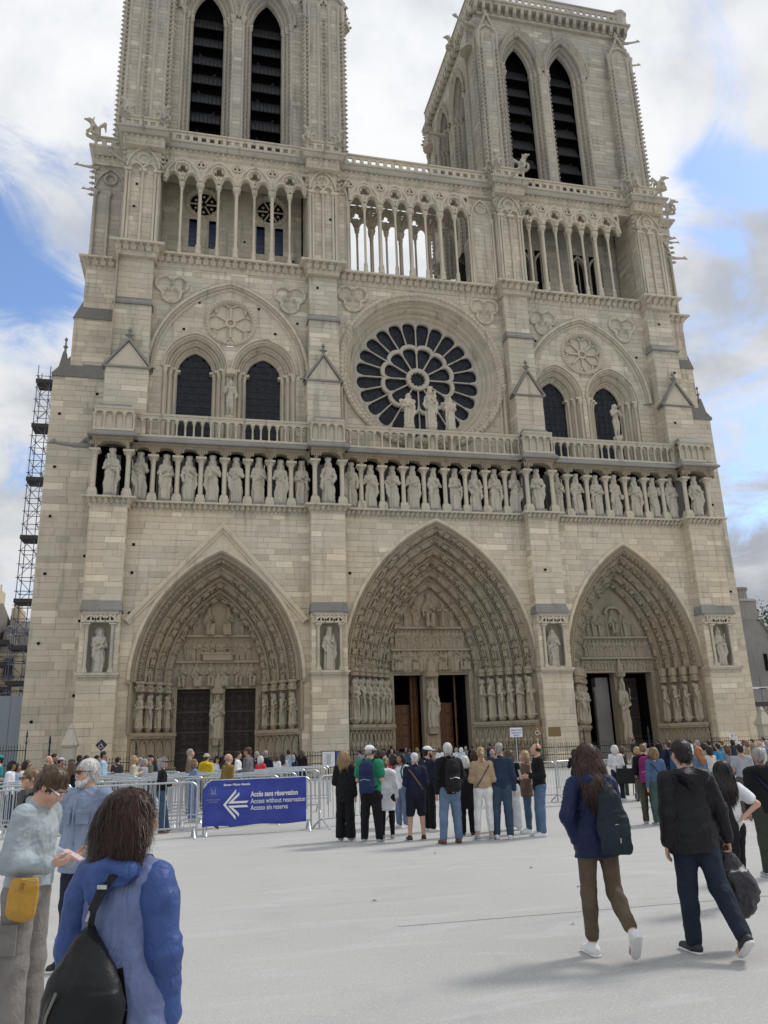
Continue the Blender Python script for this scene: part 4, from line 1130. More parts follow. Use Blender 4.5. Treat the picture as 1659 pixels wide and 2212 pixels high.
# outer tracery ring: round outside, 24 lobes inside
def scallop(r_, amp, k, ph_, n=9):
    out = []
    for q in range(k):
        for t in range(n):
            f = -1+2*t/n; a = ph_-2*PI*(q+.5+f/2)/k; rr = r_+amp*math.sqrt(max(0, 1-f*f)); out.append((cx+rr*math.cos(a), cz+rr*math.sin(a)))
    return out
outer_in = scallop(4.40, .46, 24, PI/2)
spand = []
for k in range(24):
    a = PI/2+2*PI*k/24; spand.append([(cx+(4.84)*math.cos(a)+.13*math.cos(b)*1.0, cz+4.84*math.sin(a)+.13*math.sin(b)) for b in (0, 2.09, 4.19)])
plate('outer_tracery', [circ(cx, cz, r0, 72)], [outer_in]+spand, yg-.14, .34, .05, 'stone_statue', RW)
mid_out = scallop(2.56, .38, 12, PI/2); mid_in = scallop(2.32, .38, 12, PI/2)
holes = [mid_in]; s_in = 1
for k in range(12):
    a = PI/2+PI/12+2*PI*k/12; 
    b = PI/2+2*PI*k/12; 0 and holes.append([(cx+2.33*math.cos(b)+.13*math.cos(c), cz+2.33*math.sin(b)+.13*math.sin(c)) for c in (b+PI/3, b+PI, b+5*PI/3)])
plate('middle_tracery', [mid_out], holes, yg-.14, .34, .05, 'stone_statue', RW)
plate('hub', [circ(cx, cz, .88, 32)], [lobes(cx, cz, .50, 12, .16, PI/2, 6)], yg-.14, .36, .05, 'stone_statue', RW)
def spoke(ra, rb, r):
    q = MB(); q.path([(ra, 0, 0), (ra+.06, 0, 0), (ra+.1, 0, 0), (rb-.24, 0, 0), (rb-.2, 0, 0), (rb-.05, 0, 0), (rb, 0, 0)], [r*1.5, r*1.5, r, r*.92, r*1.3, r*1.9, r*1.9], 8); return q.mesh('spoke', 50)
s1, s2 = spoke(2.7, 4.48, .07), spoke(.86, 2.4, .07)
for k in range(24): link('spoke', s1, RW, (cx, yg-.16, cz), (0, -(PI/2+2*PI*k/24), 0), 'stone_statue')
for k in range(12): link('spoke', s2, RW, (cx, yg-.16, cz), (0, -(PI/2+2*PI*k/12), 0), 'stone_statue')
def sector(ra, rb, da):
    q = MB(); n = 5; v = []
    for r in (ra, rb):
        for i in range(n+1): a = -da/2+da*i/n; v.append((r*math.cos(a), 0, r*math.sin(a)))
    q.add(v, [(i, i+1, n+2+i, n+1+i) for i in range(n)]); return q.mesh('pane')
g1, g2 = sector(2.6, 5.05, 2*PI/24-.004), sector(.6, 2.85, 2*PI/12-.006)
for k in range(24): link('pane', g1, RW, (cx, yg+.06, cz), (0, -(PI/2+2*PI*(k+.5)/24), 0), 'dark_glass')
for k in range(12): link('pane', g2, RW, (cx, yg+.08, cz), (0, -(PI/2+2*PI*(k+.5)/12), 0), 'dark_glass')
q = MB(); q.prism(circ(cx, cz, .7, 20)[::-1], yg+.03, yg+.05); part(q, 'pane', 'dark_glass', RW)
q = MB(); q.prism(circ(cx, cz, 5.1, 32)[::-1], yg+.15, yg+.2); part(q, 'rose_void', 'void', RW)
# side shafts carrying the rose arch
for x in (9.35, 21.85):
    m = MB()
    for k in range(2): shaft(m, x+(.3*k if x < 15 else -.3*k), 1.15+.15*k, 21, 27.4, .13)
    part(m, 'colonnettes', 'stone_grey', RW, 40)
# buttresses of stage 2
B2 = [(-6.6, -3.9), (6.72, 9.02), (22.18, 24.32), (34.5, 36.85)]
for i, ((x0, x1), (u0, u1)) in enumerate(zip(B2, [(-6.42, -4.0), (6.95, 9.1), (22.2, 24.25), (34.55, 36.75)])):
    lay('stone_grey', ('y', -.2), x0, x1, 21, 26.15, seed=80+i); lay('stone_grey', ('y', .35), u0, u1, 26, 31.4, seed=84+i); lay('stone_grey', ('y', .6), u0+.05, u1-.05, 31.3, 35.2, seed=88+i)
    for xs_, sg in ((x0, -1), (x1, 1)):
        lay('stone_grey', ('x', xs_, sg), -.2, 1.3, 21, 26.15, seed=92+i)
    for xs_, sg in ((u0, -1), (u1, 1)):
        lay('stone_grey', ('x', xs_, sg), .35, 1.3, 26, 31.4, seed=96+i); lay('stone_grey', ('x', xs_+(-sg*.05), sg), .6, 1.3, 31.3, 35.2, seed=100+i)
    c = (x0+x1)/2; hw = (x1-x0)/2+.16; m = MB()
    m.prism([(x0, 26.1), (x1, 26.1), (c, 27.9)], -.2, .6)
    part(m, 'pediment', 'stone_grey')
    m = MB(); m.sweep([(c-hw, 26.0), (c, 28.0), (c+hw, 26.0)], [(.12, .6), (.12, -.36), (-.02, -.36), (-.02, .6)]); m.box(c-hw, c+hw, -.34, .6, 25.98, 26.1)
    m.lathe(c, -.1, [(.1, 27.9), (.09, 28.25), (.2, 28.4), (.1, 28.5), (.08, 28.7), (.16, 28.78), (.02, 29.05)], 6)
    for a in range(4): m.ball((c+.2*math.cos(a*PI/2), -.1+.2*math.sin(a*PI/2), 28.45), .1)
    part(m, 'pediment_coping', 'stone_slate')
    m = MB(); m.frus((u0-.1, u1+.1, .18, 1.2, 31.15), (u0, u1, .6, 1.2, 31.75)); m.box(u0-.12, u1+.12, .16, 1.2, 31.05, 31.16); part(m, 'weathering', 'stone_slate')

# statues in front of rose and windows
VG = [('statue', robed(801, 'crown', 'child', 1, .03), 15.7, -.3, 1.48, 'stone crowned mother with child, tallest of three statues before the rose window'),
      ('statue', robed(802, 'bare', 'wings', 2, .03), 14.1, -.15, 1.3, 'stone angel left of the crowned mother before the rose window'),
      ('statue', robed(803, 'bare', 'wings', 2, .03), 17.2, -.15, 1.26, 'stone angel right of the crowned mother before the rose window')]
for nm, me, x, y, s_, lab in VG:
    m = MB(); m.lathe(x, y+.5, [(.3, 21.1), (.3, 22.9), (.42, 23.1), (.42, 23.25)], 8); part(m, 'pedestal', 'stone_grey')
    tag(figure(nm, me, (x, y+.5, 23.25), s_, None, 0, 'stone_grey'), lab, 'statue', 'statues standing on the gallery')
for x, zb, lab, sd in ((1.5, 23.4, 'bare stone man between the twin windows of the left bay', 811), (30.4, 23.3, 'bare stone woman in front of the right window of the right bay', 812)):
    y = .85 if x < 10 else .2
    m = MB(); m.lathe(x, y, [(.25, 21.1), (.25, zb-.4), (.36, zb-.15), (.36, zb)], 8); part(m, 'pedestal', 'stone_grey')
    if x < 10: m = MB(); m.lathe(x, y, [(.2, zb+3.05), (.38, zb+3.1), (.4, zb+3.4), (.3, zb+3.5)], 8); part(m, 'canopy', 'stone_grey')
    tag(figure('statue', robed(sd, 'bare', None, 3 if x < 10 else 4, .03, bare_legs=True), (x, y, zb), 1.38, None, .1, 'stone_statue'), lab, 'statue', 'statues standing on the gallery')

# ================= open gallery
m = MB()
GSEG = [(-6.45, -3.85, -.25), (*BAY[0], .75), (6.85, 9.15, -.25), (*BAY[1], .75), (22.1, 24.35, -.25), (*BAY[2], .75), (34.55, 36.95, -.25)]
for x0, x1, yo in GSEG:
    cornice(m, x0, x1, yo+.5, 34.85, 35.85, .55, 2, yb=3.6)
cornice(m, -8.8, -6.5, 2.6, 34.85, 35.85, .5, 2, yb=8); cornice(m, 37.0, 39.3, 2.6, 34.85, 35.85, .5, 2, yb=8)
part(m, 'gallery_cornice', 'stone_grey')
m = MB(); m.box(-6.5, 36.9, .9, 12, 35.6, 35.8); part(m, 'gallery_floor', 'stone_slate')
def tracery_arch(w_, cusp=5):
    """one unit of the gallery screen: big pointed arch over two cusped ones, pierced trefoil; origin at left support"""
    H = 2.0
    def cusped(x0, x1, z0, n=14):
        c = (x0+x1)/2; hw = (x1-x0)/2; pts = []
        for i in range(n+1):
            t = PI*i/n; rr = 1-.22*abs(math.sin(1.5*t*2/2*2))*0; 
            r_ = hw*(1-.0); 
            k = .80+.20*abs(math.cos(1.5*(t-PI/2)))
            pts.append((c-r_*math.cos(t)*k, z0+hw*1.35*math.sin(t)*k))
        return pts
    a = .16; b = w_/2
    bottom = [(0, 0)]+[(a, 0)]+cusped(a, b-.12, .02)+[(b-.12, 0), (b+.12, 0)]+cusped(b+.12, w_-a, .02)+[(w_-a, 0), (w_, 0)]
    outer = bottom+[(w_, H), (0, H)]
    tre = lobes(b, 1.08, .19, 3, .20, -PI/2, 7)
    tre = lobes(b, 1.06, .23, 3, .235, -PI/2+PI/3, 8)
    half1 = [(0.05, 1.80), (.05, 1.20), (.16, 1.22), (.34, 1.42), (.44, 1.62), (.36, 1.80)]; half2 = [(w_-x, z) for x, z in reversed(half1)]
    me = plate_mesh('gallery_tracery', [outer], [tre, half1, half2], .36, .04)
    return me
TM = {}
def rib_mesh(w_):
    m = MB(); b = w_/2
    A = arch(b, .02, b-.05, 1.92, 12); m.sweep(A, [(.10, .0), (.08, -.13), (-.02, -.17), (-.12, -.1), (-.13, 0)])
    m.sweep(circ(b, 1.06, .56, 20), [(.09, 0), (.05, -.11), (-.06, -.11), (-.1, 0)], True)
    for k in range(12): an = k*PI/6; m.ball((b+.44*math.cos(an), -.1, 1.08+.44*math.sin(an)), .07)
    for c, hw in ((b/2+.02, b/2-.1), (w_-b/2-.02, b/2-.1)):
        A = [(c-hw*math.cos(PI*t/10), .02+hw*1.3*math.sin(PI*t/10)) for t in range(11)]; m.sweep(A, [(.10, 0), (.07, -.12), (-.02, -.12), (-.05, 0)])
    for t in (3, 6, 9, 16, 19, 22):
        if t < len(A): m.ball((A[t][0], -.12, A[t][1]), .08)
    m.sweep(lobes(0, 1.62, .17, 3, .19, PI/2, 7), [(.07, 0), (.04, -.1), (-.05, -.1), (-.07, 0)], True)
    return m.mesh('tracery_rib', 40)
def gal_col(r, h):
    q = MB(); q.lathe(0, 0, [(r*1.75, 0), (r*1.75, .35), (r*1.35, .42), (r*1.6, .5), (r*1.6, .75), (r*1.15, .85), (r, .9), (r*.95, h-.85), (r*1.3, h-.82), (r*1.1, h-.75), (r*1.2, h-.5), (r*2.1, h-.28)], 10)
    for k in range(8): a = k*PI/4; q.ball((1.75*r*math.cos(a), 1.75*r*math.sin(a), h-.42), r*.5)
    q.lathe(0, 0, [(r*2.0, h-.28), (r*2.4, h-.2), (r*2.4, h-.06), (r*2.1, h)], 8, ph=PI/8)
    return q.mesh('gallery_column', 40)
GC_thin, GC_thick = gal_col(.095, 6.1), gal_col(.135, 6.1)
def gallery(xs, y, mat='stone_grey', back=False):
    w_ = (xs[-1]-xs[0])/(len(xs)-1); key = round(w_, 2)
    if key not in TM: TM[key] = (tracery_arch(w_), rib_mesh(w_))
    me, rb = TM[key]
    for i in range(len(xs)-1):
        x = xs[0]+i*w_
        o = link('gallery_tracery', me, cath, (x, y, 41.9), None, mat); r_ = link('tracery_rib', rb, o, (0, -.17, 0), None, mat)
        link('gallery_column', GC_thin, cath, (x+w_/2, y, 35.82), None, mat)
    for i in range(1, len(xs)-1):
        x = xs[0]+i*w_; link('gallery_column', GC_thick, cath, (x, y, 35.82), None, mat); link('gallery_column', GC_thin, cath, (x-.02, y+.32, 35.82), None, mat)
gallery([-3.7, -1.05, 1.6, 4.25, 6.9], .9); gallery([10.15, 12.6, 15.05, 17.5, 19.95], .9); gallery([23.9, 26.25, 28.6, 30.95, 33.3], .9)
gallery([10.15, 12.6, 15.05, 17.5, 19.95], 3.9)
# solid panels flanking the central openings, piers
m = MB()
for x0, x1 in ((9.1, 10.1), (20.0, 22.1), (33.35, 34.7), (-4.6, -3.75), (6.85, 7.0), (22.9, 23.95)):
    if x0 < 0 or x0 in (6.85, 22.9, 33.35): continue
    lay('stone_grey', ('y', 1.1), x0, x1, 35.8, 43.9, seed=int(x0*3)+200)
for x0, x1 in ((9.15, 10.1), (20.05, 22.0)):
    m = MB()
    for x in (x0+.05, x1-.05):
        for dx in (-.13, 0.0, .13): shaft(m, x+dx, .95+abs(dx), 35.8, 41.95, .09)
    c = (x0+x1)/2; hw = (x1-x0)/2; m.sweep(arch(c, 42, hw*.85, 1.7, 8), [(.1, 1.1), (.08, .9), (-.05, .9), (-.08, 1.1)]); m.sweep(circ(c, 42.9, min(.4, hw*.5), 16), [(.08, 1.1), (.05, .95), (-.05, .95), (-.08, 1.1)], True)
    part(m, 'wall_shafts', 'stone_grey', None, 40)
lay('stone_grey', ('y', 4.0), *BAY[0], 35.8, 44.4, [rect_hole(-1.85, -1.2, 38.7, 40.9), rect_hole(-.35, .3, 38.7, 40.9), rect_hole(3.3, 3.95, 38.7, 40.9), rect_hole(4.75, 5.4, 38.7, 40.9), circ_hole(-.8, 42.6, 1.1), circ_hole(4.4, 42.6, 1.1)], seed=131)
lay('stone_tower', ('y', 4.0), *BAY[2], 35.8, 44.4, [rect_hole(25.2, 26.3, 36.2, 42), rect_hole(26.9, 28.0, 36.2, 42), rect_hole(30.4, 31.4, 36.2, 42), rect_hole(32, 33, 36.2, 42)], seed=132)
lay('stone_tower', ('x', 9.1, 1), .9, 4, 35.8, 44.4, seed=133); lay('stone_tower', ('x', 22.1, -1), .9, 8, 35.8, 44.4, seed=134)
for x0, x1 in ((-5, 7), (24.2, 34.8)): m = MB(); m.box(x0, x1, 4.35, 4.4, 35.8, 44.4); part(m, 'window_void', 'void')
plain_mat('blue_glass', (.02, .035, .085), .25)
for x in (-1.52, -.02, 3.62, 5.07):
    m = MB(); m.box(x-.34, x+.34, 4.16, 4.2, 38.7, 40.92); o = part(m, 'slit_window', 'iron')
    for k in range(5): m = MB(); m.box(x-.32, x+.32, 4.1, 4.14, 38.72+k*.44, 39.14+k*.44); part(m, 'pane', 'blue_glass', o)
for x in (25.75, 27.45, 30.9, 32.5):
    m = MB()
    m.sweep(arch(x, 40.3, .56, 1.2, 8, legs=4), [(.18, 4), (.16, 3.85), (.0, 3.85), (-.04, 4.2)]); m.box(x-.04, x+.04, 4.0, 4.1, 36.2, 41.3)
    for k in range(12): z = 36.4+k*.42; m.ball((x-.6, 3.86, z), .1); m.ball((x+.6, 3.86, z), .1)
    part(m, 'lancet_window', 'stone_tower')
for cx2 in (-.8, 4.4):
    m = MB(); m.sweep(circ(cx2, 42.6, 1.15, 28), [(.3, 4.0), (.26, 3.85), (.06, 3.82), (-.1, 4.0), (-.1, 4.2)], True)
    for k in range(22): a = k*PI/11; m.ball((cx2+1.3*math.cos(a), 3.82, 42.6+1.3*math.sin(a)), .12)
    for k in range(6): a = k*PI/3; m.tube((cx2+.2*math.cos(a), 4.1, 42.6+.2*math.sin(a)), (cx2+1.1*math.cos(a), 4.1, 42.6+1.1*math.sin(a)), .07, n=6); m.ball((cx2+.7*math.cos(a+.52), 4.1, 42.6+.7*math.sin(a+.52)), .14)
    part(m, 'rosette', 'stone_grey', None, 40)
# gallery piers on the buttresses
PR = [(-6.35, -3.9), (6.95, 9.15), (22.15, 24.3), (34.55, 36.9)]
for i, (x0, x1) in enumerate(PR):
    lay('stone_grey', ('y', .45), x0, x1, 35.8, 44.5, seed=140+i)
    for xs_, sg in ((x0, -1), (x1, 1)): lay('stone_grey', ('x', xs_, sg), .45, 3.6, 35.8, 44.5, seed=144+i)
    m = MB(); c = (x0+x1)/2
    for x in (x0+.12, x0+.34, c, x1-.34, x1-.12): shaft(m, x, .32, 35.85, 42.0, .095, 8)
    for x in (x0+.23, c, x1-.23): m.box(x-.26, x+.26, .1, .5, 41.85, 42.08)
    for a, b in ((x0+.3, c), (c, x1-.3)): m.sweep(arch((a+b)/2, 42.08, (b-a)/2-.04, .5, 6), [(.12, .45), (.1, .22), (-.02, .2), (-.06, .45)])
    m.sweep(arch(c, 42.3, (x1-x0)/2-.1, 1.75, 10), [(.1, .46), (.07, .28), (-.06, .28), (-.08, .46)])
    m.sweep(circ(c, 43.1, .42, 18), [(.1, .46), (.06, .28), (-.06, .28), (-.1, .46)], True)
    for sg, xe in ((-1, x0), (1, x1)):   # crockets climbing the corners
        for k in range(5): m.ball((xe+sg*.12, .38, 42.2+k*.42), .17, rnd.uniform(-.6, 0), 1.2, 1, .8)
    part(m, 'pier_shafts', 'stone_grey', None, 40)
# side return piers
for (x0, x1) in ((-8.75, -6.5), (37.0, 39.25)):
    lay('stone_tower', ('y', 2.75), x0, x1, 35.8, 44.5, seed=150); xo = x0 if x0 < 0 else x1
    lay('stone_tower', ('x', xo, -1 if x0 < 0 else 1), 2.75, 14, 35.8, 44.5, seed=151)
    m = MB(); c = (x0+x1)/2
    for x in (x0+.15, c, x1-.15): shaft(m, x, 2.6, 35.85, 41.6, .11, 8)
    m.sweep(arch(c, 41.9, (x1-x0)/2-.1, 1.7, 10), [(.1, 2.75), (.07, 2.55), (-.06, 2.55), (-.08, 2.75)]); m.sweep(circ(c, 42.7, .42, 18), [(.1, 2.75), (.06, 2.55), (-.06, 2.55), (-.1, 2.75)], True)
    for k in range(6): m.ball((xo+(-.15 if x0 < 0 else .15), 2.6, 41.2+k*.5), .2, -.4, 1.5, 1, .8)
    part(m, 'pier_shafts', 'stone_tower', None, 40)
# frieze, great moulding and pierced parapet
PSEG = [(-6.6, -3.7, -.35), (-3.7, 6.75, .55), (6.75, 9.3, -.35), (9.3, 22.0, .55), (22.0, 24.5, -.35), (24.5, 34.4, .55), (34.4, 37.05, -.35)]
m = MB(); mo = MB()
for x0, x1, yo in PSEG:
    m.box(x0, x1, yo+.25, 3.6, 43.9, 44.62); leaf_row(m, x0, x1, yo+.24, 44.32, .40, .42, .30); leaf_row(m, x0, x1, yo+.24, 44.0, .3, .2, .1)
    e = .0 if yo > 0 else .2
    k0 = len(mo.v); pr = [(.25, 44.6), (.22, 44.68), (.05, 44.75), (-.05, 44.9), (-.10, 45.02), (-.22, 45.06), (-.22, 45.2), (-.1, 45.26)]
    for dy, z in pr:
        qx = (.25-dy)*(1 if e else 0); mo.v.extend([(x0-qx, yo+dy, z), (x1+qx, yo+dy, z), (x1+qx, 3.6, z), (x0-qx, 3.6, z)])
    for i in range(len(pr)-1):
        a, b = k0+i*4, k0+i*4+4
        for f in ((a, a+1, b+1, b), (a+1, a+2, b+2, b+1), (a+3, a, b, b+3)): mo.f.append(f); mo.t.append(0)
    b = k0+(len(pr)-1)*4; mo.f.append((b, b+1, b+2, b+3)); mo.t.append(-.5)
for x0, x1 in ((-9.1, -6.4), (36.9, 39.6)):
    m.box(x0+.3, x1-.2, 2.55, 12, 43.9, 44.62); leaf_row(m, x0+.3, x1-.3, 2.54, 44.3, .34, .42, .22); mo.frus((x0+.2, x1-.2, 2.4, 12, 44.6), (x0-.15, x1+.15, 2.0, 12, 45.1)); mo.box(x0-.15, x1+.15, 2.0, 12, 45.1, 45.25)
part(m, 'frieze', 'stone_grey'); part(mo, 'parapet_moulding', 'stone_tower')
def pierced(x0, x1, z0, z1, y, th=.16, mat='stone_grey', n=None, parent=None, rz=0, org=None):
    L = x1-x0; n = n or max(2, round(L/.62)); st = L/n; cz = (z0+z1)/2+.0
    hs = []
    for i in range(n): c = st*(i+.5); hs.append(lobes(c, (z1-z0)/2-.02, .125, 4, .13, PI/4, 6))
    for i in range(1, n): c = st*i; hs.append([(c-.07, .10), (c, .2), (c+.07, .10)]); hs.append([(c+.07, z1-z0-.2), (c, z1-z0-.3), (c-.07, z1-z0-.2)])
    o = plate('pierced_parapet', [[(0, 0), (L, 0), (L, z1-z0), (0, z1-z0)]], hs, 0, th, .03, mat, parent or cath, org or (x0, y, z0)); o.rotation_euler = (0, 0, rz)
    r_ = MB(); r_.box(-.02, L+.02, -.17, .17, z1-z0, z1-z0+.13, -.5); r_.box(-.02, L+.02, -.14, .14, -.06, .04); r_.obj('rail', mat, o)
    return o
for x0, x1, yo in PSEG: pierced(x0, x1, 45.26, 46.0, yo+.05)
pierced(-8.9, -6.9, 45.25, 46.0, 2.3, mat='stone_tower'); pierced(37.3, 39.3, 45.25, 46.0, 2.3, mat='stone_tower')

# ================= towers
def belfry_arch(T, cx, hw, hin, zs, rise, y0, y1, zb, mat, xf=None):
    n = 3; base = arch(cx, zs, hw, rise, 12, legs=zs-zb); m = MB(); w_ = (hw-hin)/n; d = (y1-y0)/n
    arc = arch(cx, zs, hw, rise, 12)
    m.sweep(arc, [(.30, y0), (.28, y0-.22), (.15, y0-.26), (.05, y0-.12), (0, y0)], tints=[rnd.uniform(-.3, .3) for _ in range(30)])
    nr = path_normals(arc)
    for t in range(len(arc)-1):
        for f in (.0, .5): m.ball((arc[t][0]*(1-f)+arc[t+1][0]*f+nr[t][0]*.3, y0-.2, arc[t][1]*(1-f)+arc[t+1][1]*f+nr[t][1]*.3), .16, rnd.uniform(-.6, .1)); m.ball((arc[t][0]*(1-f)+arc[t+1][0]*f-nr[t][0]*.25, y0+.02, arc[t][1]*(1-f)+arc[t+1][1]*f-nr[t][1]*.25), .11, rnd.uniform(-.6, .1))
    for k in range(n):
        a, y = -k*w_, y0+k*d
        m.sweep(base, [(a, y), (a-.04, y-.06), (a-.14, y-.07), (a-.2, y+.02), (a-.22, y+.12), (a-w_, y+d*.9), (a-w_, y+d)], tints=[rnd.uniform(-.4, .4) for _ in range(40)])
        for sg in (-1, 1):
            if k < 2:
                z = zb+.3
                while z < zs-.6: m.ball((cx+sg*(hw-k*w_-.3), y+.06, z), .105, rnd.uniform(-.5, .2), 1, 1.2, .9); z += .46
            xx = cx+sg*(hw-k*w_-.1); m.box(xx-.24, xx+.24, y-.16, y+.3, zs-.08, zs+.14); m.lathe(xx, y, [(.12, zs-.55), (.2, zs-.3), (.25, zs-.08)], 7)
    return m
def tower(x0, x1, cor, ops, zs, rise, hw, hin, lab, top=True):
    T = bpy.data.objects.new('tower', None); COL.objects.link(T); T.parent = cath; T['label'] = lab
    y0 = 3.0; zb = 45.3; zt = 66.0; dp = 15.5
    holes = [arch_hole(c, hw, zs, rise) for c in ops]
    lay('stone_tower', ('y', y0), x0, x1, zb, zt, holes, seed=int(x0*7)+300)
    # side towards the nave gap (left flank of the right tower) and far flanks
    sd = (x0, -1) if x0 > 15 else (x1, 1)
    sidec = [y0+dp*.36, y0+dp*.66]
    lay('stone_tower', ('x', *sd), y0, y0+dp, zb, zt, [arch_hole(c, hw*.95, zs, rise) for c in sidec], seed=int(x0*7)+301)
    ot = (x1, 1) if x0 > 15 else (x0, -1)
    lay('stone_tower', ('x', *ot), y0, y0+dp, zb, zt, seed=int(x0*7)+302, ch=.6, lmax=2.2)
    for c in ops:
        m = belfry_arch(T, c, hw, hin, zs, rise, y0, y0+1.1, zb, None); part(m, 'belfry_arch', 'stone_tower', T, 35)
    for c in sidec:
        m = belfry_arch(T, c, hw*.95, hin, zs, rise, 0, 1.1, zb, None); sg = sd[1]
        m.v = [(sd[0]-sg*y if True else 0, x, z) for x, y, z in m.v]; part(m, 'belfry_arch', 'stone_tower', T, 35)
    # dark belfry interior
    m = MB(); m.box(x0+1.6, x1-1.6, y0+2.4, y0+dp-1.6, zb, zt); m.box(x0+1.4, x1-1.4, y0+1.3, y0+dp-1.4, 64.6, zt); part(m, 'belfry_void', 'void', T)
    # slate louvres with scalloped edges
    q = MB(); L = hin*2+.1; N_ = 14
    top_ = [(-L/2+L*i/N_, .75, .85) for i in range(N_+1)]; bot = [(-L/2+L*i/(2*N_), 0, -.12*(i % 2)) for i in range(2*N_+1)]
    v = [(-L/2, .62, 1.55), (L/2, .62, 1.55)]+[(-L/2+L*i/(2*N_), 0, .0 if i % 2 else .13) for i in range(2*N_+1)]
    q.add(v, [tuple([1, 0]+list(range(2, 2+2*N_+1)))]); q.add([(a, b+.05, c) for a, b, c in v], [tuple([1, 0]+list(range(2, 2+2*N_+1)))])
    for i in range(8):
        xx = -L/2+L*(i+.5)/8; q.tube((xx, -.03, .1), (xx, .58, 1.5), .03, n=4)
    lm = q.mesh('louvre')
    for c in ops:
        for k in range(8): link('louvre', lm, T, (c, y0+1.25, zb+1.3+k*1.95), None, 'louvre_slate')
        for k in range(7): q = MB(); q.tube((c-.1, y0+2.1, zb+.4+k*1.95), (c+(.7 if k % 2 else -.7), y0+1.75, zb+1.0+k*1.95), .07, n=4); part(q, 'louvre_brace', 'louvre_slate', T)
    for c in sidec:
        for k in range(8): link('louvre', lm, T, (sd[0]-sd[1]*1.25, c, zb+1.3+k*1.95), (0, 0, -PI/2 if sd[1] < 0 else PI/2), 'louvre_slate')
    # corner piers with clustered shafts and crockets
    def pier(xa, xb, y, front=True):
        lay('stone_tower', ('y', y), xa, xb, zb, 63.2, seed=int(xa*11)+320)
        lay('stone_tower', ('x', xa, -1), y, y0, zb, 63.2, seed=int(xa*11)+321); lay('stone_tower', ('x', xb, 1), y, y0, zb, 63.2, seed=int(xa*11)+322)
        m = MB(); L = xb-xa
        xs_ = [xa+.02, xa+.38, xb-.38, xb-.02] + ([xa+L*.36, xa+L*.64] if L > 3 else [])
        for x in xs_: m.lathe(x, y-.02, [(.18, zb), (.15, zb+.4), (.14, 61.9), (.16, 62.0), (.14, 62.2), (.24, 62.8), (.24, 63.0)], 7)
        for x in (xa+.2, xb-.2)+((xa+L*.5,) if L > 3 else ()) + (xa-.12, xb+.12):
            z = zb+.3
            while z < 61.6: m.ball((x, y-.14, z), .165, rnd.uniform(-.9, .2), 1.1, 1.1, .8); z += .46
        # gabled head
        c = (xa+xb)/2; hw_ = min(.95, L/2-.1)
        for cc in ([c] if L < 3 else [xa+L*.26, xb-L*.26]):
            m.sweep(arch(cc, 62.9, hw_, 1.1, 6), [(.14, y+.2), (.12, y-.14), (-.06, y-.14), (-.1, y+.2)])
            m.sweep([(cc-hw_-.15, 62.9), (cc, 65.2), (cc+hw_+.15, 62.9)], [(.14, y+.4), (.14, y-.2), (-.1, y-.2), (-.1, y+.4)])
            m.prism([(cc-hw_, 62.9), (cc+hw_, 62.9), (cc, 65.1)], y+.05, y+.5)
            for k in range(5):
                f = k/5
                for sg in (-1, 1): m.ball((cc+sg*(hw_+.25)*(1-f), y-.1, 63.0+2.3*f), .2, -.4)
            m.lathe(cc, y+.1, [(.12, 65.0), (.1, 65.5), (.24, 65.7), (.1, 65.9), (.03, 66.3)], 6)
        part(m, 'corner_pier', 'stone_tower', T, 40)
    for (xa, xb) in cor: pier(xa, xb, 2.45)
    # piers on the flank
    sx, sg = sd
    for ya in (y0+.3, y0+2.6, y0+dp-2.6, y0+dp-.3):
        z = zb+.3; m = MB()
        while z < 62: m.ball((sx+sg*.22, ya, z), .15, -.3); z += .44
        m.lathe(sx+sg*.12, ya, [(.14, zb), (.12, 62), (.26, 62.8), (.26, 63)], 7); part(m, 'flank_shaft', 'stone_tower', T, 40)
    for yc in (y0+1.4, y0+dp-1.4):
        m = MB()
        m.lathe(sx+sg*.2, yc, [(.9, 62.8), (.9, 63.2), (.5, 64.6), (.1, 66.2), (.2, 66.4), (.02, 66.8)], 6)
        for k in range(6):
            for a in range(6): m.ball((sx+sg*.2+(.95-k*.15)*math.cos(a*PI/3), yc+(.95-k*.15)*math.sin(a*PI/3), 63.2+k*.5), .17, -.4)
        part(m, 'pinnacle', 'stone_tower', T, 40)
    # crowning cornice with corbels and balustrade
    m = MB(); e = .25
    for k, (z0, z1, o_) in enumerate(((65.6, 65.85, .1), (66.55, 66.8, .55), (66.8, 67.0, .7))): m.box(x0-o_+e, x1+o_-e, y0-o_-.2, y0+dp+o_, z0, z1)
    m.box(x0+.1, x1-.1, y0-.15, y0+dp, 65.8, 66.6)
    nn = int((x1-x0)/.75)
    for i in range(nn+1):
        x = x0+(x1-x0)*i/nn; m.frus((x-.14, x+.14, y0-.5, y0, 65.8), (x-.16, x+.16, y0-.75, y0, 66.55), rnd.uniform(-.4, .2)); m.ball((x, y0-.62, 66.0), .17, -.3)
    nn = int(dp/.8)
    for i in range(nn+1): y = y0+dp*i/nn; m.box(sx-.55 if sg < 0 else sx, sx if sg < 0 else sx+.55, y-.14, y+.14, 65.85, 66.55)
    part(m, 'tower_cornice', 'stone_tower', T)
    pierced(x0-.2, x1+.2, 67.0, 68.2, y0-.55, mat='stone_tower', parent=T)
    pierced(0, dp, 67.0, 68.2, 0, mat='stone_tower', parent=T, rz=PI/2, org=(sx+sg*.3, y0-.5, 67.0))
    for xc in (x0+.3, x1-.3): m = MB(); m.lathe(xc, y0-.1, [(.75, 66.9), (.75, 68.3), (.85, 68.4), (.85, 68.6), (.5, 69.0)], 8); part(m, 'corner_turret', 'stone_tower', T)
    m = MB(); m.lathe(x1-3.5, y0+3, [(1.3, 67), (1.3, 70), (.2, 72)], 10)
    part(m, 'stair_turret', 'stone_tower', T)
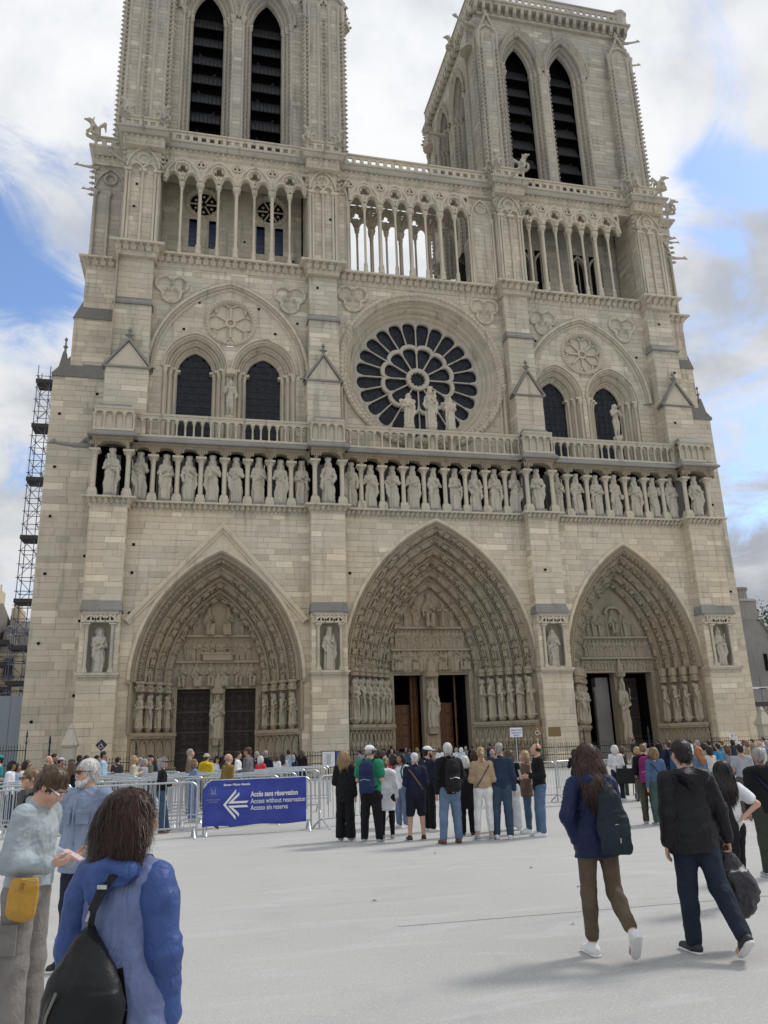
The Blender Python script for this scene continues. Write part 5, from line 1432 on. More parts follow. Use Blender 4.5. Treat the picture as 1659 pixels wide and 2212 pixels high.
    m = MB(); m.box(x0+.2, x1-.2, y0+.2, y0+dp-.2, 66.5, 66.95); part(m, 'tower_roof', 'stone_slate', T)
    return T
TL = tower(-7.4, 10.2, [(-7.45, -3.75), (6.95, 10.25)], [-.95, 3.9], 60.6, 4.1, 2.1, 1.25, 'left tower, its top cut by the picture edge')
TR = tower(22.7, 37.85, [(22.65, 24.45), (35.6, 37.9)], [26.85, 31.2], 60.4, 4.1, 1.95, 1.22, 'right tower')
# ---- grotesques and gargoyles
def grotesque(seed):
    s = SDF(); s.chain([(0, .15, .1), (0, .05, .45), (0, -.12, .75)], [.2, .2, .14], .06); s.ell((0, -.25, .85), (.13, .2, .13), .04); s.cap((0, -.35, .82), (0, -.55, .74), .08, .05, .03)
    for sg in (-1, 1):
        s.cap((.07*sg, -.15, .93), (.1*sg, -.1, 1.12), .05, .02, .02); s.chain([(.14*sg, -.05, .6), (.2*sg, -.25, .35), (.16*sg, -.3, .05)], [.08, .07, .06], .03)
        s.chain([(.12*sg, .15, .6), (.28*sg, .4, .9), (.25*sg, .5, .4)], [.08, .09, .03], .03); s.cap((.15*sg, .1, .12), (.2*sg, -.2, .08), .12, .08, .04)
    s.disp = lambda x, y, z: vnoise(x*9+seed, y*9, z*9)*.03
    return s.mesh('grotesque', .045)
def gargoyle():
    s = SDF(); s.chain([(0, .4, 0), (0, -.4, .02), (0, -1.0, .1), (0, -1.3, .15)], [.16, .13, .1, .09], .05); s.ell((0, -1.42, .2), (.13, .18, .13), .04); s.cap((0, -1.5, .16), (0, -1.68, .12), .07, .05, .02)
    for sg in (-1, 1): s.cap((.07*sg, -1.38, .28), (.11*sg, -1.28, .4), .04, .02, .02); s.chain([(.1*sg, -.1, .1), (.22*sg, .2, .35), (.2*sg, .4, .1)], [.06, .08, .03], .03)
    return s.mesh('gargoyle', .05)
GR, GG = [grotesque(i) for i in range(2)], gargoyle()
for i, (x, y, z, rz, s_) in enumerate(((-6.5, -.5, 46.0, -.6, 1.3), (-3.8, -.45, 45.9, .6, 1.2), (-9.0, 2.2, 46.0, -.9, 1.5), (6.8, -.45, 45.9, -.6, 1.2), (9.2, -.45, 45.9, .6, 1.3), (22.1, -.45, 46.0, -.5, 1.3), (24.4, -.45, 46.0, .4, 1.4), (21.7, .4, 45.9, -.2, 1.1), (34.5, -.3, 45.9, -.4, 1.4), (33.9, .5, 45.9, .0, 1.3), (37.0, -.4, 46.0, .8, 1.3), (39.5, 2.2, 46.0, 1.1, 1.4), (23.0, 2.2, 66.9, -.7, 1.5), (22.2, 8, 66.9, -1.4, 1.5), (22.2, 17, 47.5, -1.4, 1.6))):
    o = link('grotesque', GR[i % 2], cath, (x, y, z-.05), (0, 0, rz), 'stone_tower'); o.scale = (s_,)*3
for x, y, z, rz, s_ in ((-5.2, -.5, 45.0, 0, .8), (8.0, -.5, 45.0, 0, .8), (23.2, -.5, 45.0, .2, .8), (35.9, -.5, 45.0, .3, .8), (-8.9, 2.6, 43.6, -1.5, .8), (-8.6, 2.6, 41.6, -1.5, .6), (39.2, 2.8, 41.8, 1.5, 1.0), (39.2, 2.8, 43.4, 1.5, .7), (-7.6, -.6, 20.2, -1.4, 1.2), (37.6, 2.6, 65.0, 1.2, .9), (37.7, 2.8, 62.6, 1.3, .8), (22.2, 3, 64.4, -1.2, 1.2), (22.3, 12, 60, -1.5, 1.3), (37.6, 1.6, 42.4, 1.0, .8), (-6.5, .3, 42.6, -.8, .8), (-3.7, .3, 42.4, .6, .7), (9.2, .3, 42.4, .6, .7), (22.1, .3, 42.4, -.6, .7), (24.3, .3, 42.6, .5, .8), (34.5, .3, 42.3, -.5, .8)):
    o = link('gargoyle', GG, cath, (x, y, z), (.1, 0, rz), 'stone_dark' if z < 21 else 'stone_tower'); o.scale = (s_,)*3
# small winged figure on the gable of the roof seen through the gallery
m = MB(); m.prism([(13.0, 37), (16.4, 37), (14.7, 40.2)], 20, 20.6); m.sweep([(12.7, 37), (14.7, 40.6), (16.7, 37)], [(.2, 20.8), (.2, 19.8), (-.1, 19.8), (-.1, 20.8)]); part(m, 'roof_gable', 'stone_grey')
tag(figure('statue', robed(850, 'bare', 'wings', 4, .05), (14.7, 20.2, 40.3), 1.6, None, -.5, 'stone_statue'), 'small winged angel on the roof gable seen through the open gallery', 'statue')
m = MB()
m.prism([(24, 36), (27, 36), (25.5, 42)], 22, 24)
for x in (20.5, 22.3): m.lathe(x, 22, [(.5, 30), (.5, 39), (.7, 39.4), (.3, 42), (.05, 44)], 6)
m.box(-6, 36.5, 12.5, 60, 0, 34.5); part(m, 'nave', 'stone_tower')
# nave roof is hidden behind the front

# putlog holes
q = MB(); q.box(-.085, .085, -.04, .0, -.08, .08); ph_me = q.mesh('putlog_hole')
for x, y, z in [(-9.7, 2.57, z) for z in (3.5, 8.2, 12.6, 16.4, 19.8, 23.6)]+[(-7.4, 2.57, z) for z in (5, 9.6, 13.8, 18, 22, 25.2)]+[(-4.2, -.03, z) for z in (9.7, 12.2, 14)]+[(9.5, -.03, 12.4), (23, -.83, 12.7), (-3.0, 1.27, 30.2), (-.8, 1.27, 32.2), (3.4, 1.27, 32.1), (4.6, 1.27, 30.2), (-1.8, 1.27, 30.0), (6.2, 1.27, 31.2), (24.9, 1.27, 31.5), (33.6, 1.27, 30.8), (35.6, .56, 33.6), (35.2, -.24, 24.6), (36.2, .32, 29.2), (7.6, .56, 33.9), (-2.6, 3.97, 37.6), (2.4, 3.97, 39.5), (2.0, 3.97, 37.8), (6.2, 3.97, 38.2), (-5.5, .42, 40.9), (-5.6, .42, 39), (8.6, .42, 39.8), (39.9, 2.57, 12), (39.5, 2.57, 19), (38.6, 2.57, 24)]:
    link('putlog_hole', ph_me, cath, (x, y, z), None, 'void')
# ---- ashlar: the 300 blocks that show largest become pieces of their own
F_ = 3100
allb = []
for mat, bl in BLK.items():
    for B in bl:
        pl, a, b, z0, z1, t, d = B
        c = Vector(((a+b)/2, pl[1], (z0+z1)/2)) if pl[0] == 'y' else Vector((pl[1], (a+b)/2, (z0+z1)/2))
        v = c-CAM; dist = v.length
        fac = abs(v.normalized().y) if pl[0] == 'y' else (abs(v.normalized().x) if v.x*pl[2] < 0 else 0)
        vis = 1 if (pl[0] == 'y' and pl[1] < 1.35 and 3.2 < z0 < 35) else 0
        allb.append((vis*(b-a)*(z1-z0)*fac/dist**2, mat, B))
allb.sort(key=lambda q: -q[0]); big = set(id(q[2]) for q in allb[:300])
first = {}
for mat, wb in WALLB.items():
    w_ = part(wb, 'wall', 'mortar'); first[mat] = w_
    sm = MB()
    for B in BLK[mat]:
        if id(B) not in big: block_geo(sm, B)
    tag(part(sm, 'stonework', mat, w_), kind='stuff')
for sc_, mat, B in allb[:300]:
    k = MB(); block_geo(k, B); part(k, 'stone_block', mat, first[mat])
# ------------------------------------------------------------------ step under the church, railings, pillars
m = MB(); m.box(-10.6, 40.8, -1.9, 3, GZ-.2, -.004); part(m, 'step', 'stone_grey')
def railing(name, p, q, hgt, lab, gap=.135, tall=4):
    p, q = Vector(p), Vector(q); L = (q-p).length; d = (q-p)/L
    T = thing(name, lab, 'railing', (p.x, p.y, GZ), math.atan2(d.y, d.x))
    b = MB(); n = int(L/gap)
    for i in range(n+1):
        x = L*i/n; b.tube((x, 0, .05), (x, 0, hgt-.12), .011, n=4); b.add([(x-.022, 0, hgt-.12), (x+.022, 0, hgt-.12), (x, .015, hgt-.1), (x, 0, hgt)], [(0, 1, 3), (1, 2, 3), (2, 0, 3)])
    tag(b.obj('spear_bars', 'iron', T), kind='stuff')
    for z in (.15, hgt*.55, hgt-.28): r_ = MB(); r_.box(0, L, -.018, .018, z-.02, z+.02); r_.obj('rail', 'iron', T)
    k = max(2, round(L/4.2))
    for i in range(k+1):
        x = L*i/k; c = MB(); c.tube((x, 0, 0), (x, 0, hgt+.45), .03, n=8); c.lathe(x, 0, [(.03, hgt+.35), (.06, hgt+.42), (.03, hgt+.5), (.045, hgt+.56), (.002, hgt+.75)], 8)
        c.path([(x-.16, 0, hgt+.1), (x-.1, 0, hgt+.2), (x-.02, 0, hgt+.02)], .012, 4); c.path([(x+.16, 0, hgt+.1), (x+.1, 0, hgt+.2), (x+.02, 0, hgt+.02)], .012, 4); c.obj('post', 'iron', T)
    return T
railing('iron_railing', (-13.5, -4.2), (-8.6, -4.2), 2.25, 'tall black iron spear railing left of the pale stone pillar')
railing('iron_railing', (-7.0, -7), (42, -7), 1.5, 'long black iron spear railing before the three portals')
railing('iron_railing', (-7.0, -7), (-7.4, -4.4), 1.9, 'short return of black railing beside the pale stone pillar')
for px, lab in ((152, 'pale stone pillar with pointed cap at the left end of the railing'), (1655, 'pale stone pillar with pointed cap at the right picture edge')):
    c = pix_depth(px, 1600, -4.2); T = thing('stone_pillar', lab, 'pillar', (c.x, -4.2, GZ), 0, 'stone gate pillars')
    m = MB(); m.box(-.36, .36, -.36, .36, 0, .3); m.box(-.31, .31, -.31, .31, .3, 2.05); m.obj('shaft', 'stone_statue', T)
    m = MB(); m.frus((-.36, .36, -.36, .36, 2.05), (-.42, .42, -.42, .42, 2.17)); m.frus((-.42, .42, -.42, .42, 2.17), (-.12, .12, -.12, .12, 3.0)); m.frus((-.15, .15, -.15, .15, 3.0), (-.15, .15, -.15, .15, 3.06)); m.frus((-.13, .13, -.13, .13, 3.06), (-.02, .02, -.02, .02, 3.26)); m.obj('cap', 'stone_statue', T)

# ------------------------------------------------------------------ crowd barriers
def barrier_meshes():
    L, H, r = 2.3, 1.1, .02
    f = MB(); pts = [(0, 0, .0), (0, 0, H-.16)]+[(.16-.16*math.cos(a), 0, H-.16+.16*math.sin(a)) for a in (.4, .8, 1.2)]+[(.18, 0, H), (L-.18, 0, H)]+[(L-.16+.16*math.sin(a), 0, H-.16+.16*math.cos(a)) for a in (.37, .77, 1.17)]+[(L, 0, H-.16), (L, 0, 0)]
    f.path(pts, r, 7); f.tube((0, 0, .2), (L, 0, .2), r*.9, n=6)
    b = MB(); n = 17
    b.tube((0, 0, .2), (0, 0, H), .0085, n=5)
    ft = MB()
    ft.path([(0, -.30, .0), (0, -.25, .05), (0, -.08, .16), (0, 0, .20), (0, .08, .16), (0, .25, .05), (0, .30, 0)], .022, 6)
    return f.mesh('frame', 50), b.mesh('bar', 50), ft.mesh('foot', 50), L, n
BF, BB, BFT, BL, BN = barrier_meshes()
def barrier(p, q, lab, grp='steel crowd barriers', feet=True):
    p, q = Vector((p[0], p[1], GZ)), Vector((q[0], q[1], GZ)); d = q-p; s_ = d.length/BL
    T = thing('crowd_barrier', lab, 'barrier', p, math.atan2(d.y, d.x), grp); T.scale = (s_, 1, 1)
    link('frame', BF, T, None, None, 'steel')
    for i in range(1, BN+1): link('bar', BB, T, (BL*i/(BN+1), 0, 0), None, 'steel')
    if feet:
        for x in (.06, BL-.06): link('foot', BFT, T, (x, 0, .005), None, 'steel')
    return T
gp = lambda px, py: ground(px, py)
a, b = gp(438.6, 1805.5), gp(672, 1792.5)
BANNER = barrier(a, b, 'steel crowd barrier carrying the blue access banner')
p0 = gp(423.7, 1809); d0 = (p0-gp(0, 1837)); u0 = d0.normalized()
barrier(p0-u0*2.35, p0, 'steel crowd barrier just left of the blue banner')
barrier(p0-u0*4.75, p0-u0*2.40, 'steel crowd barrier behind the bearded man in blue')
barrier(p0-u0*7.1, p0-u0*4.8, 'steel crowd barrier at the left edge of the picture, nearest row')
p1 = gp(690, 1791); barrier(p1, p1+Vector((2.05, 1.2, 0)), 'steel crowd barrier just right of the blue banner')
# rows of the queue behind
rown = ['second', 'third', 'fourth', 'fifth', 'sixth', 'seventh']
posn = ['at the right end', 'second from the right end', 'third from the right end', 'fourth from the right end', 'fifth from the right end', 'sixth from the right end', 'seventh from the right end']
for k in range(6):
    y = -29.9+1.35*k; xe = (2.0, 2.6, 3.4, 3.2, 4.0, 4.3)[k]
    for i in range(6 if k < 3 else 7):
        x = xe-i*2.36; sk = .10*math.sin(i*1.3+k)
        barrier((x-2.3, y+sk-.22*i*.2), (x, y+sk-.22*(i-1)*.2), 'steel crowd barrier, %s row of the queue, %s' % (rown[k], posn[i]), feet=(k < 3))
for i, (ax, ay, bx, by, lab) in enumerate(((1100, 1735, 1205, 1733, 'steel crowd barrier behind the man in black jacket and jeans'), (1206, 1733, 1268, 1727, 'steel crowd barrier behind the walking woman in navy'), (1270, 1731, 1352, 1729, 'steel crowd barrier beside the wheelchair'), (935, 1742, 1010, 1740, 'steel crowd barrier glimpsed between the legs of the tour group'))):
    barrier(gp(ax, ay), gp(bx, by), lab)
pz = gp(1285, 1729); barrier(pz, pz+Vector((1.2, 2.0, 0)), 'steel crowd barrier running away beside the wheelchair')

# blue banner
def banner():
    m_, t, b = new_mat('banner_blue'); b.inputs['Roughness'].default_value = .5
    oc = N(t, 'ShaderNodeTexCoord').outputs['Object']; n = noise(t, oc, 3, 3)
    t.links.new(mixc(t, ramp(t, n, .3, .7), (.028, .045, .30), (.038, .065, .37)), b.inputs['Base Color'])
    bp = N(t, 'ShaderNodeBump', i_Strength=.25, i_Distance=.02); t.links.new(noise(t, oc, 7, 3, .5, .6), bp.inputs['Height']); t.links.new(bp.outputs[0], b.inputs['Normal'])
    ang = BANNER.rotation_euler.z; T = thing('banner', 'blue fabric banner with white arrow and access text on a barrier', 'banner', BANNER.location, ang)
    W, z0, z1 = 2.22, .17, 1.10; nx, nz = 40, 14; g_ = MB(); vs = []
    for j in range(nz+1):
        for i in range(nx+1):
            x = W*i/nx-.03; z = z0+(z1-z0)*j/nz+.012*math.sin(i*.35)*(1 if j < 2 else .3)
            if x < .14 and z > z1-.14+x: z = min(z, z1-.14+x+.0)
            vs.append((x, -.032-.006*math.sin(i*.5+j*.2)-.008*math.sin(j*.9), z))
    g_.add(vs, [(j*(nx+1)+i, j*(nx+1)+i+1, (j+1)*(nx+1)+i+1, (j+1)*(nx+1)+i) for j in range(nz) for i in range(nx)])
    g_.add([(x, y+.012, z) for x, y, z in vs], [(j*(nx+1)+i+1, j*(nx+1)+i, (j+1)*(nx+1)+i, (j+1)*(nx+1)+i+1) for j in range(nz) for i in range(nx)])
    g_.obj('cloth', 'banner_blue', T, 60)
    plain_mat('print_white', (.80, .81, .83), .6); plain_mat('print_pale', (.20, .23, .50), .6)
    yb = -.052
    for body, x, z, s_, bo in (('Accès sans réservation', .985, .745, .150, .0042), ('Access without reservation', .985, .605, .142, .0012), ('Acceso sin reserva', .985, .470, .142, .0012), ('Bienvenue • Welcome • Bienvenidos', .40, .985, .065, .0022)):
        me = text_mesh('lettering', body, s_, .001, 'LEFT', bo, .25 if s_ < .08 else 0); wd = max(v.co.x for v in me.vertices)
        o = link('lettering', me, T, (x, yb, z), None, 'print_white')
        tw = {0: 1.02, 1: 1.18, 2: .80, 3: .57}[(.745, .605, .470, .985).index(z)]; o.scale = (tw/wd, 1, 1.0)
    me = text_mesh('lettering', 'NOTRE DAME\nDE PARIS', .046, .001, 'CENTER', .0015); link('lettering', me, T, (.19, yb, .695), None, 'print_pale')
    ar = MB()
    def band(p_):
        ar.add([(x, yb, z) for x, z in p_], [tuple(range(len(p_)))])
    cz = .60; x0 = .40
    band([(x0, cz+.0), (x0+.27, cz+.31), (x0+.27, cz+.24), (x0+.06, cz)][:4]); band([(x0+.0, cz), (x0+.06, cz), (x0+.27, cz-.24), (x0+.27, cz-.31)])
    band([(x0+.10, cz+.02), (x0+.34, cz+.25), (x0+.34, cz+.18), (x0+.21, cz+.065), (x0+.54, cz+.065), (x0+.50, cz+.02)])
    band([(x0+.10, cz-.02), (x0+.50, cz-.02), (x0+.54, cz-.065), (x0+.21, cz-.065), (x0+.34, cz-.18), (x0+.34, cz-.25)])
    ar.obj('arrow', 'print_white', T)
    lg = MB(); c = (.19, .875)
    for k in range(44):
        a_ = k*2*PI/44; lg.add([(c[0]+r_*math.cos(a_+e), yb, c[1]+r_*math.sin(a_+e)) for r_, e in ((.075, -.02), (.115, -.012), (.115, .012), (.075, .02))], [(0, 1, 2, 3)])
    lg.add([(c[0]+x, yb, c[1]+z) for x, z in ((-.05, -.06), (.05, -.06), (.05, .065), (.025, .065), (.025, .03), (-.025, .03), (-.025, .065), (-.05, .065))], [(0, 1, 4, 5), (1, 2, 3, 4), (5, 6, 7, 0)])
    lg.obj('emblem', 'print_pale', T); d_ = MB(); d_.lathe(c[0], 0, [(.018, 0), (.018, .001)], 10)
    d_.v = [(x, yb-.001-z, c[1]+y) for x, y, z in d_.v]; d_.obj('emblem_dot', 'banner_blue', T)
banner()
# ------------------------------------------------------------------ signs
def wheelchair_icon(T, z, s_, y, mat='white_paint'):
    i = MB(); P = lambda x, q: (x*s_, y, z+q*s_)
    i.path([P(-.05, .30), P(-.02, .0), P(.22, .0), P(.34, -.30), P(.44, -.27)], .045*s_, 5); i.path([P(-.03, .14), P(.18, .14)], .035*s_, 5)
    i.path([P(-.12+.30*math.cos(a), -.16+.30*math.sin(a)) for a in [1.9+k*.42 for k in range(11)]], .04*s_, 5); i.ball(P(-.06, .46), .085*s_)
    i.obj('symbol', mat, T)
plain_mat('sign_black', (.02, .021, .025), .5); plain_mat('sign_brown', (.20, .125, .05), .55); plain_mat('print_blue', (.08, .10, .35), .6); plain_mat('paper', (.74, .76, .80), .7)
def sign(px, py, Y, shape, w_, h_, mat, lab, icon=None, lines=None):
    c = pix_depth(px, py, Y); T = thing('sign', lab, 'sign', (c.x, Y, GZ), 0); z = c.z-GZ
    b = MB()
    if shape == 'diamond': b.prism([(0, z-w_), (w_, z), (0, z+w_), (-w_, z)], -.02, .0)
    else: b.prism([(-w_, z-h_), (w_, z-h_), (w_, z+h_), (-w_, z+h_)], -.02, 0)
    b.obj('board', mat, T); p_ = MB(); p_.tube((0, .03, 0), (0, .03, z), .018, n=6); p_.lathe(0, .03, [(.16, 0), (.15, .02), (.03, .04)], 10); p_.obj('post', 'iron' if mat == 'sign_black' else 'steel', T)
    if icon: wheelchair_icon(T, z-.02, w_*.95, -.03)
    for k, (tx, dz, sz) in enumerate(lines or ()): link('lettering', text_mesh('lettering', tx, sz, .001, 'CENTER', .001), T, (0, -.024, z+dz), None, 'print_blue')
    return T
sign(219, 1609.5, -13, 'diamond', .25, 0, 'sign_black', 'black diamond wheelchair access sign on a post, far left', True)
sign(1161, 1579.4, -22, 'diamond', .255, 0, 'sign_brown', 'brown diamond wheelchair access sign on a post', True)
sign(1114.7, 1582, -22, 'rect', .235, .165, 'paper', 'white paper notice with blue lettering left of the brown diamond sign', None, (('RÉSERVATION', .05, .066), ('RESERVATION', -.04, .06), ('RESERVA', -.125, .06)))
sign(1197.7, 1580.7, -22, 'rect', .25, .17, 'sign_brown', 'plain brown board on a post right of the diamond sign')
s_ = sign(1581, 1589, -14, 'rect', .135, .115, 'paper', 'small white prohibition notice before the right portal', None, (('INTERDIT', -.08, .035),))
r_ = MB(); zc = pix_depth(1581, 1589, -14).z-GZ+.02; r_.path([(.05*math.cos(a*.5236), -.028, zc+.05*math.sin(a*.5236)) for a in range(12)], .008, 4, closed=True); r_.tube((-.035, -.028, zc+.035), (.035, -.028, zc-.035), .008, n=4); r_.obj('symbol', 'print_blue', s_)
# notice boards on the railing
for px, w_, mat, lab in ((709.7, .33, 'paper', 'white plan board in a black frame on the railing'), (737, .26, 'print_blue', 'dark blue notice board beside the white plan board')):
    c = pix_depth(px, 1640, -7.1); T = thing('notice_board', lab, 'notice board', (c.x, -7.12, GZ)); z = c.z-GZ
    b = MB(); b.box(-w_, w_, -.03, .0, z-.38, z+.38); b.obj('panel', mat, T)
    f = MB(); f.box(-w_-.04, w_+.04, -.02, .03, z-.42, z-.38); f.box(-w_-.04, w_+.04, -.02, .03, z+.38, z+.42); f.box(-w_-.04, -w_, -.02, .03, z-.38, z+.38); f.box(w_, w_+.04, -.02, .03, z-.38, z+.38); f.obj('frame', 'iron', T)
    k = MB(); k.tube((0, .05, 0), (0, .05, z), .03, n=6); k.obj('post', 'iron', T)
    pr = MB()
    for i in range(9): zz = z+.28-i*.07; x = w_*.75; pr.box(-x, -x+2*x*rnd.uniform(.3, .95), -.034, -.03, zz, zz+.02)
    if mat == 'paper': pr.box(-w_*.35, w_*.35, -.036, -.03, z-.25, z+.25)
    plain_mat('print_grey', (.45, .47, .48), .7); pr.obj('print', 'print_grey' if mat == 'paper' else 'print_pale', T)

# ------------------------------------------------------------------ buildings behind, scaffolds, tree
def town_house(x0, x1, y, z1, lab, floors, seed, depth=12):
    rg = random.Random(seed); T = thing('apartment_building', lab, 'building', ((x0+x1)/2, y, GZ)); c = (x0+x1)/2; W = x1-x0
    lay_z = z1/floors; b = MB(); b.box(-W/2, W/2, 0, depth, 0, z1)
    for f in range(floors+1): b.box(-W/2-.12, W/2+.12, -.18, 0, f*lay_z-.12, f*lay_z+.1)
    b.obj('wall', 'stone_warm', T)
    n = max(2, round(W/2.3)); q = W/n
    for f in range(floors):
        for i in range(n):
            x = -W/2+q*(i+.5); z = f*lay_z+.75
            w_ = MB(); w_.box(x-.62, x+.62, -.07, .02, z-.1, z+2.15); o = w_.obj('window', 'stone_statue', T)
            g_ = MB(); g_.box(x-.48, x+.48, -.10, -.06, z, z+2.0); g_.obj('pane', 'dark_glass', o)
            r_ = MB(); r_.box(x-.03, x+.03, -.12, -.1, z, z+2); r_.box(x-.48, x+.48, -.12, -.1, z+1.3, z+1.36); r_.obj('frame', 'white_paint', o)
            if f % 2: bl = MB(); bl.box(x-.7, x+.7, -.5, -.1, z-.12, z-.04); [bl.tube((x-.68+k*.136, -.48, z), (x-.68+k*.136, -.48, z+.85), .015, n=4) for k in range(11)]; bl.tube((x-.7, -.48, z+.87), (x+.7, -.48, z+.87), .02, n=4); bl.obj('balcony', 'iron', o)
    r_ = MB(); r_.frus((-W/2, W/2, 0, depth, z1+.1), (-W/2, W/2, 1.4, depth-1.4, z1+3.2)); r_.frus((-W/2, W/2, 1.4, depth-1.4, z1+3.2), (-W/2, W/2, depth/2-.3, depth/2+.3, z1+4.6)); rf = r_.obj('roof', 'stone_slate', T)
    for i in range(n):
        x = -W/2+q*(i+.5); d_ = MB(); d_.box(x-.55, x+.55, .35, 1.6, z1+.5, z1+2.2); d_.frus((x-.62, x+.62, .28, 1.7, z1+2.2), (x-.3, x+.3, .6, 1.7, z1+2.5)); dd = d_.obj('dormer', 'stone_statue', rf)
    for x in (-W/2+.4, W/2-.6, 0):
        k = MB(); k.box(x-.5, x+.5, depth*.35, depth*.6, z1+2, z1+6.0)
        for j in range(4): k.lathe(x-.35+j*.24, depth*.45, [(.09, z1+6), (.08, z1+6.7)], 6)
        k.obj('chimney', 'stone_warm', rf)
    return T
town_house(-34.5, -22.3, 42, 14.0, 'cream apartment block with chimneys and balconies at the far left edge', 4, 3)
town_house(-21.9, -15.2, 47, 12.6, 'slate-roofed apartment block behind the scaffold at left', 4, 5)
# grey hoarding by the left railing
T = thing('hoarding', 'tall grey corrugated hoarding behind the left railing', 'hoarding', (-11.9, 9, GZ)); plain_mat('hoarding_grey', (.27, .31, .34), .5, .3)
for i in range(16): m = MB(); x = -6.4+i*.5; m.prism([(x, 0), (x+.49, 0), (x+.49, 5.6), (x, 5.6)], -.02-(i % 2)*.03, .03); m.obj('panel', 'hoarding_grey', T)
def scaffold(xs, ys, levels, step, lab, boards, seed):
    rg = random.Random(seed); T = thing('scaffold', lab, 'scaffold', (xs[0], ys[0], GZ)); m = MB(); H = levels*step
    lx = [x-xs[0] for x in xs]; ly = [y-ys[0] for y in ys]
    for x in lx:
        for y in ly: m.tube((x, y, 0), (x, y, H+.9), .035, n=5)
    for k in range(1, levels+1):
        z = k*step
        for y in ly: m.tube((lx[0]-.15, y, z), (lx[-1]+.15, y, z), .028, n=4)
        for x in lx: m.tube((x, ly[0]-.15, z), (x, ly[-1]+.15, z), .028, n=4)
        for i in range(len(lx)-1):
            a, b = (lx[i], lx[i+1]) if k % 2 else (lx[i+1], lx[i]); m.tube((a, ly[0], z-step), (b, ly[0], z), .024, n=4)
            if rg.random() < .5: m.tube((b, ly[-1], z-step), (a, ly[-1], z), .024, n=4)
        for x in lx:
            for y in ly: m.ball((x, y, z), .07)
    tag(m.obj('scaffold_tubes', 'scaffold_steel', T), kind='stuff')
    for z in boards: b = MB(); b.box(lx[0]-.1, lx[-1]+.1, ly[0]-.1, ly[-1]+.1, z, z+.09); b.box(lx[0]-.1, lx[-1]+.1, ly[0]-.12, ly[0]-.1, z, z+.3); b.obj('deck', 'deck_dark', T)
    return T
plain_mat('scaffold_steel', (.16, .17, .24), .45, .5); plain_mat('deck_dark', (.06, .055, .05), .8)
scaffold([-13.2, -12.3, -11.2, -10.2], [11.5, 12.9], 30, 1.02, 'tall slender steel scaffold rising beside the left flank', (6.5, 9, 12.4, 17.2, 21.8, 26.2, 30), 4)
scaffold([-17.5, -15.6, -13.7], [13, 14.5], 9, 1.2, 'low dark scaffold in front of the left apartment block', (4.5, 6.2, 8, 9.6), 6)
# low stone house at the right with a chimney stack
T = thing('stone_house', 'low stone gable house with round chimney at the right edge', 'house', (48, 12, GZ))
c1 = pix_depth(1600, 1272, 12); c2 = pix_depth(1659, 1380, 12)
b = MB(); b.prism([(-8, 0), (6, 0), (6, 4.5), (c2.x-48+1.2, c2.z-1.0), (c1.x-48+1.5, 11.3), (-8, 11.3)], 0, 10); b.obj('wall', 'stone_dark', T)
b = MB(); xk = c1.x-48+.75; b.box(xk-.95, xk+.85, .3, 2.6, 11, 13.2); b.frus((xk-1.0, xk+1.0, .2, 2.7, 13.2), (xk-.8, xk+.75, .4, 2.5, 13.45)); b.lathe(xk, 1.4, [(.75, 13.4), (.7, 14.2), (.85, 14.4), (.85, 14.55)], 12); b.obj('chimney', 'stone_dark', T)
b = MB(); b.add([(c1.x-48+1.4, -.2, 11.45), (6, -.2, 4.65), (6, 10, 4.65), (c1.x-48+1.4, 10, 11.45), (c1.x-48+1.4, -.2, 11.3), (6, -.2, 4.45)], [(0, 1, 2, 3), (4, 5, 1, 0)]); b.obj('roof', 'stone_slate', T)
for x, z in ((1.55, 7.6), (1.9, 5.4)):
    b = MB(); b.box(x-.18, x+.18, -.06, .02, z-.75, z+.75); b.obj('slit_window', 'void', T)
scaffold([42.0, 44.2, 46.4], [5, 6.4], 4, 1.25, 'low steel scaffold behind the far right buttress', (3.6,), 9)
# tree behind the low house
def tree(x, y, hgt, cr, lab, seed, n=2600):
    rg = np.random.default_rng(seed); T = thing('tree', lab, 'tree', (x, y, GZ)); t = MB(); limbs = []
    t.path([(0, 0, 0), (.1, 0, hgt*.3), (0, .1, hgt*.6), (.1, 0, hgt*.85)], [.35, .28, .18, .06], 8)
    for k in range(14):
        a = k*2.4; z = hgt*(.35+.04*k); e = Vector((math.cos(a)*cr*.75, math.sin(a)*cr*.75, z+hgt*.16)); t.path([(0, 0, z), tuple(Vector((0, 0, z)).lerp(e, .5)+Vector((0, 0, .3))), tuple(e)], [.13, .08, .03], 5); limbs.append(e)
    t.obj('trunk', 'bark', T)
    c = MB(); cs = [np.array(l)+rg.normal(0, .3, 3) for l in limbs]+[np.array((0, 0, hgt*.95))+rg.normal(0, .6, 3) for _ in range(4)]
    for _ in range(n):
        q = cs[rg.integers(len(cs))]+rg.normal(0, cr*.22, 3); s_ = rg.uniform(.12, .26); d = rg.normal(0, 1, 3); d /= np.linalg.norm(d); e = np.cross(d, rg.normal(0, 1, 3)); e /= np.linalg.norm(e)
        c.add([tuple(q-d*s_), tuple(q+e*s_*.45), tuple(q+d*s_), tuple(q-e*s_*.45)], [(0, 1, 2, 3)], rg.uniform(-1, 1))
    c.obj('crown', 'leaf', T)
plain_mat('bark', (.07, .055, .04), .9, 0, .2, .5, 8, .3, 3)
mm, t_, b_ = new_mat('leaf'); at = N(t_, 'ShaderNodeAttribute', attribute_name='tint').outputs['Fac']; t_.links.new(mixc(t_, ramp(t_, at, -1, 1), (.035, .06, .02), (.09, .13, .045)), b_.inputs['Base Color']); b_.inputs['Roughness'].default_value = .6
tree(63, 26, 13.6, 4.6, 'leafy green tree showing over the low house at right', 2)
